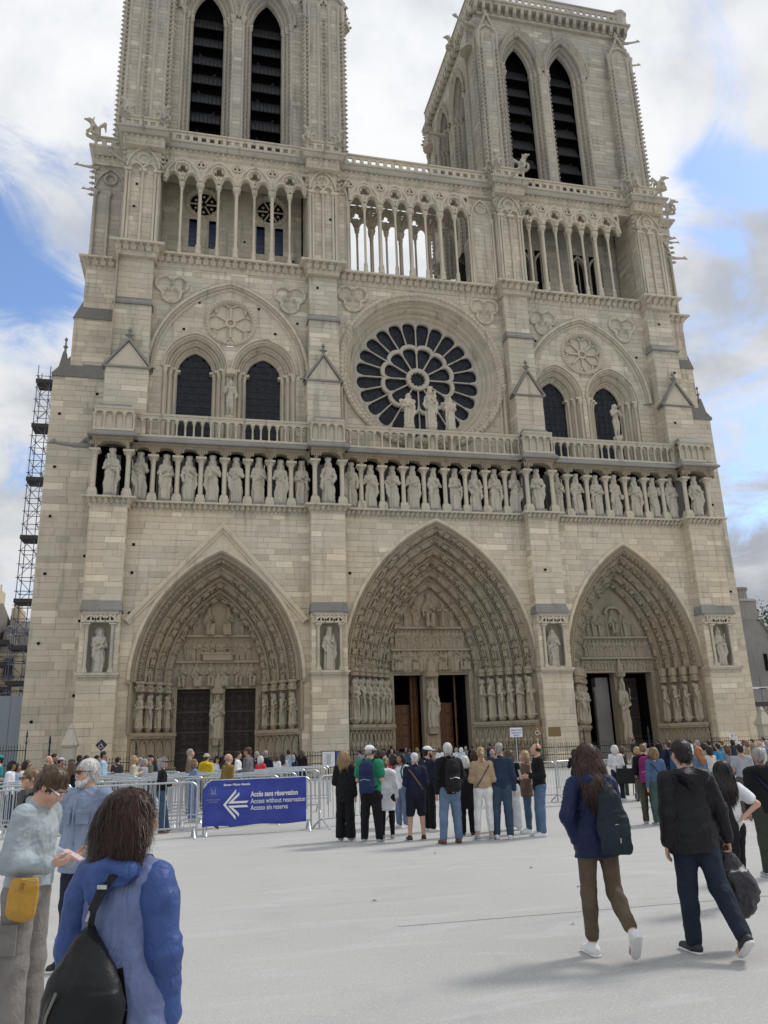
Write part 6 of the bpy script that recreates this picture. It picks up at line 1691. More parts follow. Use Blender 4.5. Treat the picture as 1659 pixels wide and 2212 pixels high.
# litter: fallen leaves and scraps on the square
plain_mat('dry_leaf', (.13, .10, .06), .8)
for k, (px, py) in enumerate(((809, 1948), (1238, 1997), (1250, 1917), (1512, 2018), (1147, 1876), (940, 1845))):
    c = ground(px, py); m = MB(); a = k*1.3; s_ = .035
    m.add([(-s_, 0, .008), (0, s_*.4, .02), (s_, 0, .006), (0, -s_*.4, .012)], [(0, 1, 2), (0, 2, 3)])
    tag(m.obj('dry_leaf', 'dry_leaf', None, None, (c.x, c.y, GZ+.004), (0, 0, a)), ('curled dry leaf alone on the paving at centre', 'dry scrap near the feet of the walking woman', 'dry scrap left of the walking woman', 'tiny dry scrap between the walking woman and man', 'dry scrap in front of the man with white papers', 'tiny dry scrap in front of the tour group')[k], 'leaf')
# ------------------------------------------------------------------ people
def skin_mat(name, col):
    m, t, b = new_mat(name); oc = N(t, 'ShaderNodeTexCoord').outputs['Object']
    c = mixc(t, ramp(t, noise(t, oc, 14, 4, .6), .3, .7), tuple(x*.9 for x in col), (min(1, col[0]*1.06), col[1]*.97, col[2]*.94))
    t.links.new(c, b.inputs['Base Color']); b.inputs['Roughness'].default_value = .5; b.inputs['Specular IOR Level'].default_value = .35
    b.inputs['Subsurface Weight'].default_value = .12; b.inputs['Subsurface Radius'].default_value = (.012, .005, .003); b.inputs['Subsurface Scale'].default_value = .6
for n_, c_ in (('skin_fair', (.60, .37, .27)), ('skin_mid', (.47, .27, .18)), ('skin_tan', (.36, .20, .13)), ('skin_dark', (.10, .055, .035))): skin_mat(n_, c_)
def hair_mat(name, a, b2):
    m, t, b = new_mat(name); oc = N(t, 'ShaderNodeTexCoord').outputs['Object']; at = N(t, 'ShaderNodeAttribute', attribute_name='tint').outputs['Fac']
    n = noise(t, vmath(t, 'MULTIPLY', oc, (60, 60, 7)).outputs[0], 1.0, 3, .6)
    f = math_n(t, 'ADD', ramp(t, n, .3, .7), math_n(t, 'MULTIPLY', at, .5), True)
    t.links.new(mixc(t, f, a, b2), b.inputs['Base Color']); b.inputs['Roughness'].default_value = .42; b.inputs['Specular IOR Level'].default_value = .35
    bp = N(t, 'ShaderNodeBump', i_Strength=.5, i_Distance=.006); t.links.new(n, bp.inputs['Height']); t.links.new(bp.outputs[0], b.inputs['Normal'])
for n_, a_, b_ in (('hair_dark', (.008, .006, .005), (.028, .02, .015)), ('hair_auburn', (.014, .007, .005), (.065, .028, .016)), ('hair_brown', (.035, .02, .011), (.12, .075, .04)), ('hair_blond', (.22, .14, .065), (.48, .34, .18)), ('hair_grey', (.16, .15, .14), (.42, .40, .38)), ('hair_white', (.42, .41, .39), (.72, .71, .69)), ('hair_red', (.20, .075, .025), (.42, .19, .07)), ('hair_lbrown', (.10, .065, .035), (.26, .17, .09))): hair_mat(n_, a_, b_)
plain_mat('lens_black', (.008, .008, .009), .12, 0, .6); plain_mat('leather_black', (.008, .0085, .0095), .5, 0, .28, .25, 40); plain_mat('shoe_white', (.72, .72, .72), .6, 0, .4, .2, 50, .06, 10); plain_mat('shoe_black', (.02, .02, .022), .55); plain_mat('shoe_grey', (.30, .31, .33), .7); plain_mat('shoe_brown', (.14, .06, .03), .6)

V = lambda *a: np.array(a, float)
def rotz(a): c, s = math.cos(a), math.sin(a); return np.array([[c, -s, 0], [s, c, 0], [0, 0, 1]])
def rotx(a): c, s = math.cos(a), math.sin(a); return np.array([[1, 0, 0], [0, c, -s], [0, s, c]])
ARM = {'rest': ((.16, .05, -1), (.04, -.20, -1)), 'bent': ((.18, .10, -1), (-.35, -1, -.05)), 'phone': ((.16, .0, -1), (-.45, -.95, .45)), 'fold': ((.20, .0, -1), (-1.0, -.55, .05)), 'back': ((.22, .30, -1), (-.6, .35, -.6)),
       'pocket': ((.42, .26, -1), (-.42, -.35, -.9)), 'swing': ((.14, .35, -1), (.02, .05, -1)), 'fwd': ((.14, -.30, -1), (.0, -.65, -1)), 'hip': ((.75, .35, -.75), (-.75, .0, -.55)), 'raise': ((.35, -.5, .9), (.05, -.2, 1)), 'face': ((.2, -.55, -.7), (-.35, -.35, 1)), 'carry': ((.34, .02, -1), (.22, -.10, -1))}
LEG = {'stand': (0, 0, .03, 0), 'out': (.06, .04, .09, 0), 'back': (-.36, .30, .02, .62), 'front': (.24, .05, .02, -.1), 'mid': (.05, .06, .03, 0), 'lift': (-.12, .75, .03, .85)}
def rig(pose):
    J = {}; g = lambda k, d: pose.get(k, d); sw = g('sw', .185); hw = g('hw', .088)
    tilt = g('tilt', 0.); J['pose'] = pose
    lz = {}
    for s, k in ((1, 'L'), (-1, 'R')):
        a, b, sp, ft = LEG[g('leg'+k, 'stand')]
        hip = V(hw*s, 0, 0); kn = hip+.43*normalize((sp*s, -math.sin(a), -math.cos(a))); an = kn+.415*normalize((sp*s*.6, -math.sin(a-b), -math.cos(a-b)))
        J['hip'+k], J['kn'+k], J['an'+k], J['ft'+k] = hip, kn, an, ft
    base = min(J['anL'][2]-.03*(J['ftL'] > .3), J['anR'][2]-.03*(J['ftR'] > .3)); up = V(0, 0, .085-base)
    for k in ('L', 'R'):
        for q in ('hip', 'kn', 'an'): J[q+k] = J[q+k]+up
    pz = J['hipL'][2]; R_ = rotx(tilt)
    T = lambda p: V(0, 0, pz)+R_@V(*p)
    J['T'] = T; J['R'] = R_; J['pz'] = pz
    J['pel'] = T((0, 0, .03)); J['waist'] = T((0, .0, .19)); J['chest'] = T((0, -.005, .38)); J['neck'] = T((0, .02, .545))
    hp_, hy, hr = g('head', (0, 0, 0)); J['HR'] = R_@rotz(hy)@rotx(hp_) if True else None
    J['hc'] = J['neck']+R_@V(0, -.01, .05)+J['HR']@V(0, -.022, .105)
    for s, k in ((1, 'L'), (-1, 'R')):
        e, f = ARM[g('arm'+k, 'rest')]; sh = T((sw*s, .01, .485-g('drop', 0)))
        el = sh+R_@(.29*normalize((e[0]*s, e[1], e[2]))); wr = el+R_@(.25*normalize((f[0]*s, f[1], f[2])))
        J['sh'+k], J['el'+k], J['wr'+k] = sh, el, wr
    return J
def head_prims(s, J, fine=False):
    c, M = J['hc'], J['HR']; P = lambda x, y, z: c+M@V(x, y, z)
    s.ell(P(0, .015, .03), (.074, .092, .085), .02, M); s.ell(P(0, -.03, -.04), (.057, .060, .074), .03, M)
    s.ell(P(0, -.076, -.092), (.024, .021, .019), .025, M); s.cap(P(0, -.088, .016), P(0, -.108, -.020), .009, .0135, .016)
    s.cap(P(-.036, -.076, .033), P(.036, -.076, .033), .014, None, .02)
    for q in (-1, 1):
        s.ell(P(.032*q, -.098, .010), (.017, .014, .011), .014, M, True); s.ell(P(.042*q, -.062, -.022), .025, .03)
        s.ell(P(.076*q, .008, -.004), (.010, .020, .031), .008, M); s.ell(P(.014*q, -.098, -.026), .008, .008)
    s.ell(P(0, -.092, -.050), (.021, .010, .0055), .006, M); s.ell(P(0, -.090, -.062), (.019, .011, .0065), .006, M)
    s.cap(J['neck']+V(0, 0, -.06), c+M@V(0, .022, -.07), .062, .054, .03)
def hand(s, w, d, nrm, sg, fine, curl=.5, thumb=True):
    """palm, four fingers of unequal length with two bends, thumb from the palm's side"""
    d = normalize(d); n = normalize(np.asarray(nrm)-d*np.dot(nrm, d)); x = np.cross(d, n)*sg
    M = np.stack([x, n, d], 1)
    s.ell(w+d*.045, (.040, .018, .052), .02, M)
    if not fine: s.ell(w+d*.115+n*.02*curl*2, (.036, .018, .045), .02, M); s.cap(w+d*.03-x*.03, w+d*.085-x*.055+n*.02, .012, .010, .015); return
    for i, L in enumerate((.068, .078, .073, .056)):
        b = w+d*.086+x*(-.029+.0195*i); a1 = curl*.9; d1 = d*math.cos(a1)+n*math.sin(a1); d2 = d*math.cos(a1*2.1)+n*math.sin(a1*2.1); d3 = d*math.cos(a1*3)+n*math.sin(a1*3)
        p1 = b+d1*L*.45; p2 = p1+d2*L*.33; p3 = p2+d3*L*.24
        s.chain([b-d*.02, b, p1, p2, p3], [.010, .0098, .0092, .0085, .0075], .005)
    if thumb: s.chain([w+d*.02-x*.024, w+d*.055-x*.048+n*.012, w+d*.085-x*.052+n*.03, w+d*.108-x*.046+n*.04], [.013, .012, .011, .009], .008)
def body_sdf(J, b=1., fine=False):
    s = SDF(); S = (1, .66, 1); sp = J['pose']
    s.chain([J['pel'], J['waist'], J['chest']], [.148*b, .132*b, .155*b], .06, S)
    s.cap(J['shL']*.9+J['neck']*.1-V(0, 0, .01), J['shR']*.9+J['neck']*.1-V(0, 0, .01), .052, None, .05)
    s.cap(J['chest'], J['neck']-V(0, 0, .02), .10, .07, .06, S)
    for k in 'LR':
        s.chain([J['hip'+k]+V(0, 0, .02), J['kn'+k], J['an'+k]], [.086*b, .058, .038], .04)
        kn, an = J['kn'+k], J['an'+k]; s.ell(kn*.70+an*.30+V(0, .012, 0), (.043, .045, .095), .03)
        fd = normalize(V(0, -math.cos(J['ft'+k]), -math.sin(J['ft'+k]))); s.cap(an-V(0, 0, .04), an+fd*.13+V(0, 0, -.055), .032, .026, .03)
        s.chain([J['sh'+k], J['el'+k], J['wr'+k]], [.050*b, .038, .027], .03)
        d = J['wr'+k]-J['el'+k]; sg = 1 if k == 'L' else -1
        nr = sp.get('palm'+k, (-sg*.9, -.2, .1)); hd = sp.get('hand'+k); hd = d if hd is None else np.array(hd, float)
        hand(s, J['wr'+k], hd, V(*nr), sg, fine, sp.get('curl'+k, .32))
    head_prims(s, J, fine)
    return s
def crease(a, f=9., seed=0., z=1.4):
    def d(x, y, zz):
        w_ = vnoise(x*4+seed, y*4, zz*4)*1.2
        dg = zz*1.0+x*.55*np.sign(np.sin(seed*3+zz*7))
        n1 = np.abs(vnoise(x*f*.8+w_, y*f*.8+seed, dg*f*z+w_)); n2 = np.abs(vnoise(x*f*1.9+w_, y*f*1.9+seed, dg*f*2.2*z+w_)); n3 = np.abs(vnoise(x*f*4.1, y*f*4.1+seed, zz*f*4.1*z))
        return a*(n1*2.2-.4)+a*.55*(n2*2.2-.4)+a*.25*(n3*2-.4)
    return d
def top_sdf(J, kind='jacket', b=1., ex=None, hem=None, seed=0, hood=False, flare=0.):
    d = {'tee': (.012, -.02, .007), 'shirt': (.017, -.07, .009), 'sweater': (.016, -.03, .008), 'jacket': (.024, -.07, .011), 'coat': (.026, -.33, .010), 'vest': (.024, -.03, .009)}[kind]
    ex = d[0] if ex is None else ex; hem = d[1] if hem is None else hem; flare = max(flare, .035) if hem < -.11 else flare; T = J['T']; S = (1, .68, 1); s = SDF()
    s.chain([T((0, 0, hem-.05)), T((0, 0, .06)), J['waist'], J['chest']], [(.155+flare)*b+ex, (.152+flare*.5)*b+ex, .138*b+ex, .152*b+ex], .05, S)
    s.cap(J['chest'], J['neck']-V(0, 0, .035), .112*b+ex, .066+ex*.5, .045, S)
    s.cap(J['shL']*.9+J['neck']*.1-V(0, 0, .012), J['shR']*.9+J['neck']*.1-V(0, 0, .012), .050+ex*.5, None, .04)
    nv = J['R']@V(0, 0, -1); s.cut(nv, float(nv@T((0, 0, hem))))
    short = kind == 'tee'
    if kind != 'vest':
        for k in 'LR':
            e, w_ = J['el'+k], J['wr'+k]; sh = J['sh'+k]
            if short: s.chain([sh, sh+(e-sh)*.62], [.056*b+ex, .056*b+ex], .05); s.cut(normalize(e-sh), float(normalize(e-sh)@(sh+(e-sh)*.72))) if False else None
            else: s.chain([sh, e, w_-normalize(w_-e)*.01], [.050*b+ex, .040*b+ex*.9, .032+ex*.7], .03)
    nk = J['neck']
    if hood: s.chain([nk+J['R']@V(-.10, .045, -.02), nk+J['R']@V(-.07, .12, -.03), nk+J['R']@V(.07, .12, -.03), nk+J['R']@V(.10, .045, -.02)], [.05, .062, .062, .05], .04); s.cap(nk+J['R']@V(0, .12, -.04), nk+J['R']@V(0, .125, -.13), .07, .04, .04, (1.15, .55, 1))
    else: s.chain([nk+J['R']@V(-.055, .0, .0), nk+J['R']@V(0, .055, .025), nk+J['R']@V(.055, .0, .0)], [.03, .028, .03], .02)
    s.disp = crease(d[2], 8.5, seed)
    return s
def legs_sdf(J, kind='straight', b=1., seed=0):
    s = SDF(); S = (1, .72, 1); rk, ra, ex, am = {'slim': (.066, .048, .012, .006), 'straight': (.078, .068, .016, .009), 'wide': (.098, .105, .02, .006), 'shorts': (.098, .098, .02, .009), 'crop': (.068, .060, .012, .006)}[kind]
    s.cap(J['pel']+V(0, 0, -.01), J['waist']-V(0, 0, .05), .150*b+ex*.6, .140*b+ex*.5, .05, S)
    for k in 'LR':
        h_, kn, an = J['hip'+k], J['kn'+k], J['an'+k]
        s.ell(h_+V(0, .028, -.02), (.092*b, .078*b, .11), .05)
        if kind == 'shorts': s.chain([h_, h_*.12+kn*.88], [.095*b+ex, rk], .05)
        else:
            e = an+(kn-an)*(.20 if kind == 'crop' else .04); s.chain([h_, kn, e], [.090*b+ex, rk*b**.5, ra], .04); s.ell(kn*.72+an*.28+V(0, .012, 0), (.058, .062, .11), .04)
    if kind != 'shorts' and J['ftL'] < .3 and J['ftR'] < .3: s.cut((0, 0, -1), -(.165 if kind == 'crop' else .065))
    s.disp = crease(am, 8, seed+3, .8)
    return s
def shoe_meshes(J, k, h):
    an, ft = J['an'+k], J['ft'+k]; s = SDF(); so = SDF(); sg = 1 if k == 'L' else -1
    f = normalize(V(.12*sg, -math.cos(ft), -math.sin(ft))); u = normalize(V(0, -math.sin(ft), math.cos(ft))); heel = an-u*.045-f*.045; toe = an+f*.165-u*.055
    s.cap(heel+u*.005, toe, .041, .036, .02); s.cap(an+u*.005, an-u*.035, .045, .048, .03); s.ell(an+f*.06-u*.03, (.042, .05, .042), .03)
    n = -u; s.cut(n, float(n@(heel-u*.026)))
    so.cap(heel-u*.022, toe-u*.018, .043, .041, .01); so.cut(n, float(n@(heel-u*.041))); so.cut(u, float(u@(heel-u*.016)))
    return s.mesh('shoe', h), so.mesh('sole', h)
def hair_sdf(J, kind, seed=0, vol=1.):
    s = SDF(); c, M = J['hc'], J['HR']; P = lambda x, y, z: c+M@V(x, y, z); D = J['R']
    if kind == 'bald':
        s.ell(P(0, .04, -.012), (.082, .074, .05), .02, M); s.ell(P(0, -.01, .09), (.11, .13, .075), .01, M, True); s.ell(P(0, -.12, 0), (.09, .10, .1), .01, M, True)
    else:
        v = vol; s.ell(P(0, .022, .042), (.083*v, .100*v, .088*v), .02, M); s.ell(P(0, .062, -.025), (.072, .052, .065), .03, M)
        if kind in ('bob', 'long', 'mid'):
            L = {'bob': -.10, 'mid': -.17, 'long': -.36}[kind]; w_ = 1.0 if kind != 'mid' else 1.15
            for q in (-1, 1): s.chain([P(.060*q, .01, .06), P(.084*q*w_, .012, -.02), P(.086*q*w_, .022, max(L, -.13))], [.040, .036, .030], .04)
            if kind == 'long': bk = J['pose'].get('hairback', 0.); s.chain([P(0, .05, .04), c+D@V(0, .085+bk*.6, -.10), c+D@V(0, .115+bk, -.22), c+D@V(0, .12+bk, L+.06)], [.082, .086, .082, .055], .05, (1.2, .62, 1))
            else: s.chain([P(0, .045, .03), P(0, .062, -.05), P(0, .07, L)], [.085, .085, .072], .05, (1.1*w_, .8, 1))
        if kind == 'pony': s.chain([P(0, .10, .03), P(0, .145, -.02), P(0, .135, -.16)], [.03, .035, .018], .02)
        s.ell(P(0, -.125, -.035), (.066, .080, .10), .015, M, True)
    s.disp = lambda x, y, z: vnoise(x*55+seed, y*55, z*9)*.010+vnoise(x*16, y*16+seed, z*6)*.012
    return s
def hat_mesh(J, kind, h):
    s = SDF(); c, M = J['hc'], J['HR']; P = lambda x, y, z: c+M@V(x, y, z)
    if kind == 'cap': s.ell(P(0, .012, .062), (.092, .108, .075), .01, M); s.cut(-(M@V(0, 0, 1)), float(-(M@V(0, 0, 1))@P(0, 0, .045))); s.ell(P(0, -.125, .052), (.072, .075, .010), .015, M)
    else: s.ell(P(0, .01, .07), (.094, .105, .08), .01, M); s.cut(-(M@V(0, 0, 1)), float(-(M@V(0, 0, 1))@P(0, 0, .05))); s.ell(P(0, .0, .052), (.155, .165, .012), .02, M)
    return s.mesh('hat', h)
def extras(o, J, ex, h):
    c, M = J['hc'], J['HR']; P = lambda x, y, z: tuple(c+M@V(x, y, z)); W_ = lambda pts: [P(*p) for p in pts]
    if 'sunglasses' in ex or 'glasses' in ex:
        m = MB()
        for q in (-1, 1):
            ctr = P(.033*q, -.108, .012); rr = []
            pts = [(.033*q+.028*math.cos(a*PI/5), -.109-.003*math.sin(a), .012+.019*math.sin(a*PI/5)) for a in range(10)]
            if 'sunglasses' in ex: m.add(W_(pts), [tuple(range(10))])
            m.path(W_(pts), .0028 if 'sunglasses' in ex else .0016, 4, closed=True); m.path(W_([(.06*q, -.105, .018), (.078*q, -.04, .018), (.080*q, .02, .008)]), .003, 4)
        m.path(W_([(-.008, -.112, .016), (.008, -.112, .016)]), .003, 4)
        m.obj('glasses', 'lens_black' if 'sunglasses' in ex else 'steel', o)
    if 'beard' in ex:
        s = SDF(); Q = lambda *a: c+M@V(*a); s.ell(Q(0, -.062, -.088), (.054, .042, .040), .02, M); s.chain([Q(-.062, -.02, -.03), Q(-.05, -.055, -.08)], [.016, .024], .02); s.chain([Q(.062, -.02, -.03), Q(.05, -.055, -.08)], [.016, .024], .02); s.cap(Q(-.026, -.098, -.043), Q(.026, -.098, -.043), .009, None, .01)
        s.disp = lambda x, y, z: vnoise(x*70, y*70, z*30)*.008; link('beard', s.mesh('beard', min(h, .01)), o, None, None, ex['beard'])
    if 'phones' in ex:
        m = MB(); m.path(W_([(.088*math.cos(a), .01, .02+.105*math.sin(a)) for a in [k*PI/10 for k in range(11)]]), .007, 5)
        for q in (-1, 1): m.path(W_([(.074*q, .008, -.005), (.10*q, .008, -.005)]), .032, 8)
        m.obj('headphones', 'leather_black', o)
    if 'eyes' in ex:
        for q in (-1, 1):
            m = MB(); m.lathe(0, 0, [(.001, -.0105), (.007, -.008), (.0105, 0), (.007, .008), (.001, .0105)], 8); m.v = [P(.032*q+x, -.083+y, .0105+z) for x, y, z in m.v]; m.obj('eye', 'white_paint', o)
            m = MB(); m.path(W_([(.016*q, -.097, .030), (.034*q, -.099, .037), (.052*q, -.088, .031)]), .004, 4); m.obj('eyebrow', ex['eyes'], o)
            m = MB(); m.ball(P(.032*q, -.0935, .0095), .0052, 0, 1, .5, 1); m.obj('iris', 'lens_black', o)
    if 'strap' in ex:    # bag strap across the torso
        a, b_, col = ex['strap']; T = J['T']; m = MB(); pts = []
        for k in range(25):
            t = k/24*2*PI; x = math.cos(t)*.175; y = math.sin(t)*.145; z = .27+a*math.cos(t)*.25; pts.append(tuple(T((x*1.0, y, z))))
        m.path(pts, b_, 5, closed=True); m.obj('strap', cloth(col), o)
MC = {}
def cached(key, fn):
    if key not in MC: MC[key] = fn()
    return MC[key]
PEOPLE = []
def person(lab, px=None, py=None, Y=None, at=None, face=0., H=1.7, h=.02, pose=None, b=1., fem=False, skin='skin_fair', hair=('short', 'hair_dark'), top=('jacket', (.02, .02, .025)), legs=('straight', (.03, .035, .05)), shoes='shoe_black', ex=None, hat=None, group='crowd on the square', seed=None, topkw=None, sole='shoe_white', vol=1.):
    pose = dict(pose or {}); ex = ex or {}; topkw = topkw or {}
    if fem: pose.setdefault('sw', .165); pose.setdefault('hw', .092); b = b*.93
    if at is not None: loc = Vector((at[0], at[1], GZ))
    elif py is not None: loc = ground(px, py)
    else: q = pix_depth(px, 1605, Y); loc = Vector((q.x, Y, GZ))
    seed = len(PEOPLE)*1.7 if seed is None else seed; J = rig(pose); fine = h < .013
    pk = repr(sorted(pose.items()))+str(round(b, 2))+str(h); sd = seed if h < .025 else 0
    me = cached(('b', pk), lambda: body_sdf(J, b, fine).mesh('body', h))
    o = link('person', me, None, loc, (0, 0, face), skin); s_ = H/1.735; o.scale = (s_,)*3
    tag(o, lab, 'person', group)
    if top: link({'tee': 'shirt'}.get(top[0], top[0]), cached(('t', pk, top[0], sd, repr(topkw)), lambda: top_sdf(J, top[0], b, seed=sd, **topkw).mesh('top', h)), o, None, None, top[1] if isinstance(top[1], str) else cloth(top[1], rough=top[2] if len(top) > 2 else .85))
    if legs: link({'shorts': 'shorts'}.get(legs[0], 'trousers'), cached(('l', pk, legs[0], sd), lambda: legs_sdf(J, legs[0], b, sd).mesh('trousers', h)), o, None, None, cloth(legs[1]))
    if shoes:
        for k in 'LR':
            a, c_ = cached(('s', pk, k), lambda: shoe_meshes(J, k, min(h, .018))); q = link('shoe', a, o, None, None, shoes); link('sole', c_, q, None, None, sole)
    if hair: link('hair', cached(('h', pk, hair[0], sd, vol), lambda: hair_sdf(J, hair[0], sd, vol).mesh('hair', min(h, .02))), o, None, None, hair[1])
    if hat: link('hat', cached(('c', pk, hat[0]), lambda: hat_mesh(J, hat[0], min(h, .02))), o, None, None, cloth(hat[1]))
    extras(o, J, ex, h); PEOPLE.append((o, J, lab)); return o, J
def carried(name, lab, cat, mesh, o, mat, group=None):
    q = link(name, mesh, None, o.location, o.rotation_euler, mat); q.scale = o.scale; return tag(q, lab, cat, group)
def backpack(o, J, col, lab, kind='pack', h=.018, ex=.03):
    T = J['T']; y = .12+ex; s = SDF()
    if kind == 'sling':
        s.chain([T((-.02, y+.07, .47)), T((0, y+.09, .30)), T((.02, y+.10, .10))], [.05, .115, .145], .06, (1, .55, 1)); s.ell(T((.0, y+.14, .10)), (.11, .05, .09), .03)
    else:
        s.chain([T((0, y+.06, .05)), T((0, y+.075, .42))], [.15, .135], .05, (1, .55, 1)); s.ell(T((0, y+.135, .14)), (.115, .055, .13), .03); s.ell(T((0, y+.12, .38)), (.10, .05, .06), .03)
    s.cut((0, 0, -1), -float(T((0, 0, -.03))[2])); s.disp = crease(.008, 10, 2)
    q = carried('backpack', lab, 'backpack', s.mesh('backpack', h), o, cloth(col), 'backpacks worn in the crowd')
    st = MB()
    for sg in ((-1, 1) if kind == 'pack' else (-1,)):
        st.path([tuple(T(p)) for p in ((.06*sg, y+.05, .50), (.10*sg, .06, .575), (.12*sg, -.06, .56), (.13*sg, -.155, .42), (.15*sg, -.14, .25), (.19*sg, -.02, .14), (.15*sg, y, .06))], .017, 6)
    st.obj('strap', cloth(tuple(c*.6 for c in col)), q)
    z = MB(); z.path([tuple(T(p)) for p in ((-.09, y+.17, .2), (0, y+.195, .225), (.09, y+.17, .2))], .005, 4); z.obj('zip', 'steel', q)
    return q
def strands(o, n, L, seed, wdt=.0022, lift=.012, wave=.25, mat=None):
    """fine locks combed down over the hair mass, as thin ribbons in one mesh"""
    hr = [c for c in o.children if c.name.startswith('hair')][0]; me = hr.data; k = len(me.vertices)
    co = np.empty(k*3, np.float32); me.vertices.foreach_get('co', co); co = co.reshape(-1, 3); nn = np.empty(k*3, np.float32); me.vertices.foreach_get('normal', nn); nn = nn.reshape(-1, 3)
    rg = np.random.default_rng(seed); I = rg.integers(0, k, n); p = co[I]+nn[I]*.001; nr = nn[I]; ph = rg.uniform(0, 6.28, n); ln = L*rg.uniform(.5, 1.2, n); S = 7; P_ = [p.copy()]
    cx = co.mean(0)
    for s in range(S):
        d = np.stack([wave*np.sin(ph+s*.8), wave*np.cos(ph*1.7+s*.7), -np.ones(n)], 1); rad = p-cx; rad[:, 2] *= .2; rad /= np.linalg.norm(rad, axis=1)[:, None]+1e-6
        d += rad*(lift*18*(s/S)); d -= nr*np.sum(d*nr, 1)[:, None]*(1-s/S)*.9; d /= np.linalg.norm(d, axis=1)[:, None]; p = p+d*(ln/S)[:, None]; P_.append(p.copy())
    P_ = np.stack(P_, 1); side = np.cross(P_[:, -1]-P_[:, 0], nr); side /= np.linalg.norm(side, axis=1)[:, None]+1e-6
    w_ = (wdt*np.linspace(1, .25, S+1))[None, :, None]; A = P_-side[:, None, :]*w_; B = P_+side[:, None, :]*w_
    Vv = np.stack([A, B], 2).reshape(-1, 3); base = (np.arange(n)*(S+1)*2)[:, None]+np.arange(S)[None, :]*2; q = np.stack([base, base+1, base+3, base+2], -1).reshape(-1, 4)
    m = np_mesh('hair_strands', Vv, q); a = m.attributes.new('tint', 'FLOAT', 'FACE'); a.data.foreach_set('value', np.repeat(rg.uniform(-1, 1, n), S).astype(np.float32))
    tag(link('hair_strands', m, hr, None, None, mat or hr.material_slots[0].material), kind='stuff')
def head_h(px, hy, Y): return max(1.42, min(1.9, pix_depth(px, hy, Y).z-GZ))
NAVY, BLACK, DENIM, LDENIM, WHITE, GREY, TAN = (.014, .020, .050), (.010, .010, .012), (.045, .07, .12), (.13, .18, .27), (.70, .72, .75), (.20, .21, .23), (.38, .27, .16)
away = PI
# ---- the tour group in the middle
G_ = 'tour group standing mid square'
def tour(lab, px, py, hy, **kw):
    c = ground(px, py); return person(lab, at=(c.x, c.y), H=head_h(px-(py-hy)*.0, hy, c.y)*1.0, h=kw.pop('h', .017), group=G_, **kw)
o, J = tour('woman in black suit with shoulder-length blond hair, left end of the tour group', 747, 1817, 1624, face=2.55, fem=True, hair=('mid', 'hair_blond'), top=('jacket', BLACK), topkw=dict(hem=-.18), legs=('wide', BLACK), shoes='shoe_grey', ex={'sunglasses': 1, 'phones': 1}, pose={'head': (0, -.45, 0), 'armL': 'bent', 'armR': 'rest'})
strands(o, 900, .16, 1, .004)
o, J = tour('man in green polo shirt and white cap', 803, 1822, 1612, face=2.6, b=1.12, hair=('bald', 'hair_grey'), hat=('cap', WHITE), top=('tee', (.02, .20, .11)), legs=('straight', BLACK), shoes='shoe_grey', ex={'phones': 1}, pose={'armL': 'bent', 'armR': 'bent', 'head': (0, -.4, 0), 'legL': 'out', 'legR': 'out'}, topkw=dict(ex=.03, hem=-.03))
backpack(o, J, (.02, .03, .09), 'navy backpack on the man in the green polo shirt', h=.016)
o, J = tour('woman in long white hooded shirt with tied brown hair', 838, 1813, 1638, face=2.95, fem=True, hair=('pony', 'hair_lbrown'), top=('shirt', (.74, .76, .80)), topkw=dict(hem=-.32, hood=True, flare=.03), legs=('slim', BLACK), shoes='shoe_grey', pose={'armL': 'rest', 'armR': 'rest'})
tour('woman in red rain jacket behind the white hooded shirt', 855, 1786, 1631, face=2.2, fem=True, hair=('bob', 'hair_dark'), top=('jacket', (.50, .025, .03)), legs=('straight', LDENIM), shoes='shoe_white')
o, J = tour('dark-haired woman in white top turned to the left with sunglasses on her head', 871, 1789, 1629, face=-1.0, fem=True, skin='skin_tan', hair=('mid', 'hair_dark'), top=('tee', WHITE), legs=('straight', LDENIM), shoes='shoe_white')
backpack(o, J, (.02, .16, .17), 'teal backpack on the dark-haired woman in white', h=.018)
o, J = tour('man in navy sweater and navy shorts with grey headphones', 902, 1816, 1627, face=away, b=1.1, hair=('short', 'hair_white'), top=('sweater', NAVY), topkw=dict(hem=-.10), legs=('shorts', (.012, .016, .03)), shoes='shoe_black', ex={'phones': 1, 'strap': (1, .016, (.22, .15, .09))}, pose={'armL': 'bent', 'armR': 'bent', 'legL': 'out', 'legR': 'out'})
o, J = tour('bearded man in white cap and navy jacket, hand at his face', 930, 1797, 1614, face=1.9, hair=('short', 'hair_dark'), hat=('cap', WHITE), top=('jacket', (.012, .016, .035)), legs=('straight', BLACK), shoes='shoe_white', ex={'beard': 'hair_dark'}, pose={'armL': 'face', 'head': (.05, -.2, 0)})
o, J = tour('tall man in black jacket and light jeans with thin white hair', 977, 1823, 1606, face=away+.05, b=1.06, hair=('short', 'hair_white'), top=('jacket', BLACK), legs=('straight', (.13, .19, .29)), shoes='shoe_brown', pose={'armL': 'rest', 'armR': 'back', 'legL': 'out', 'legR': 'out'}, sole='shoe_brown')
strands(o, 300, .06, 3, .004, .05)
backpack(o, J, (.014, .014, .016), 'black hiking backpack on the tall man in light jeans', h=.015)
tour('white-haired woman in long black coat', 1012, 1806, 1635, face=2.9, fem=True, hair=('bob', 'hair_white'), top=('coat', BLACK), legs=('straight', BLACK), shoes='shoe_black', pose={'armR': 'bent'}, vol=1.15)
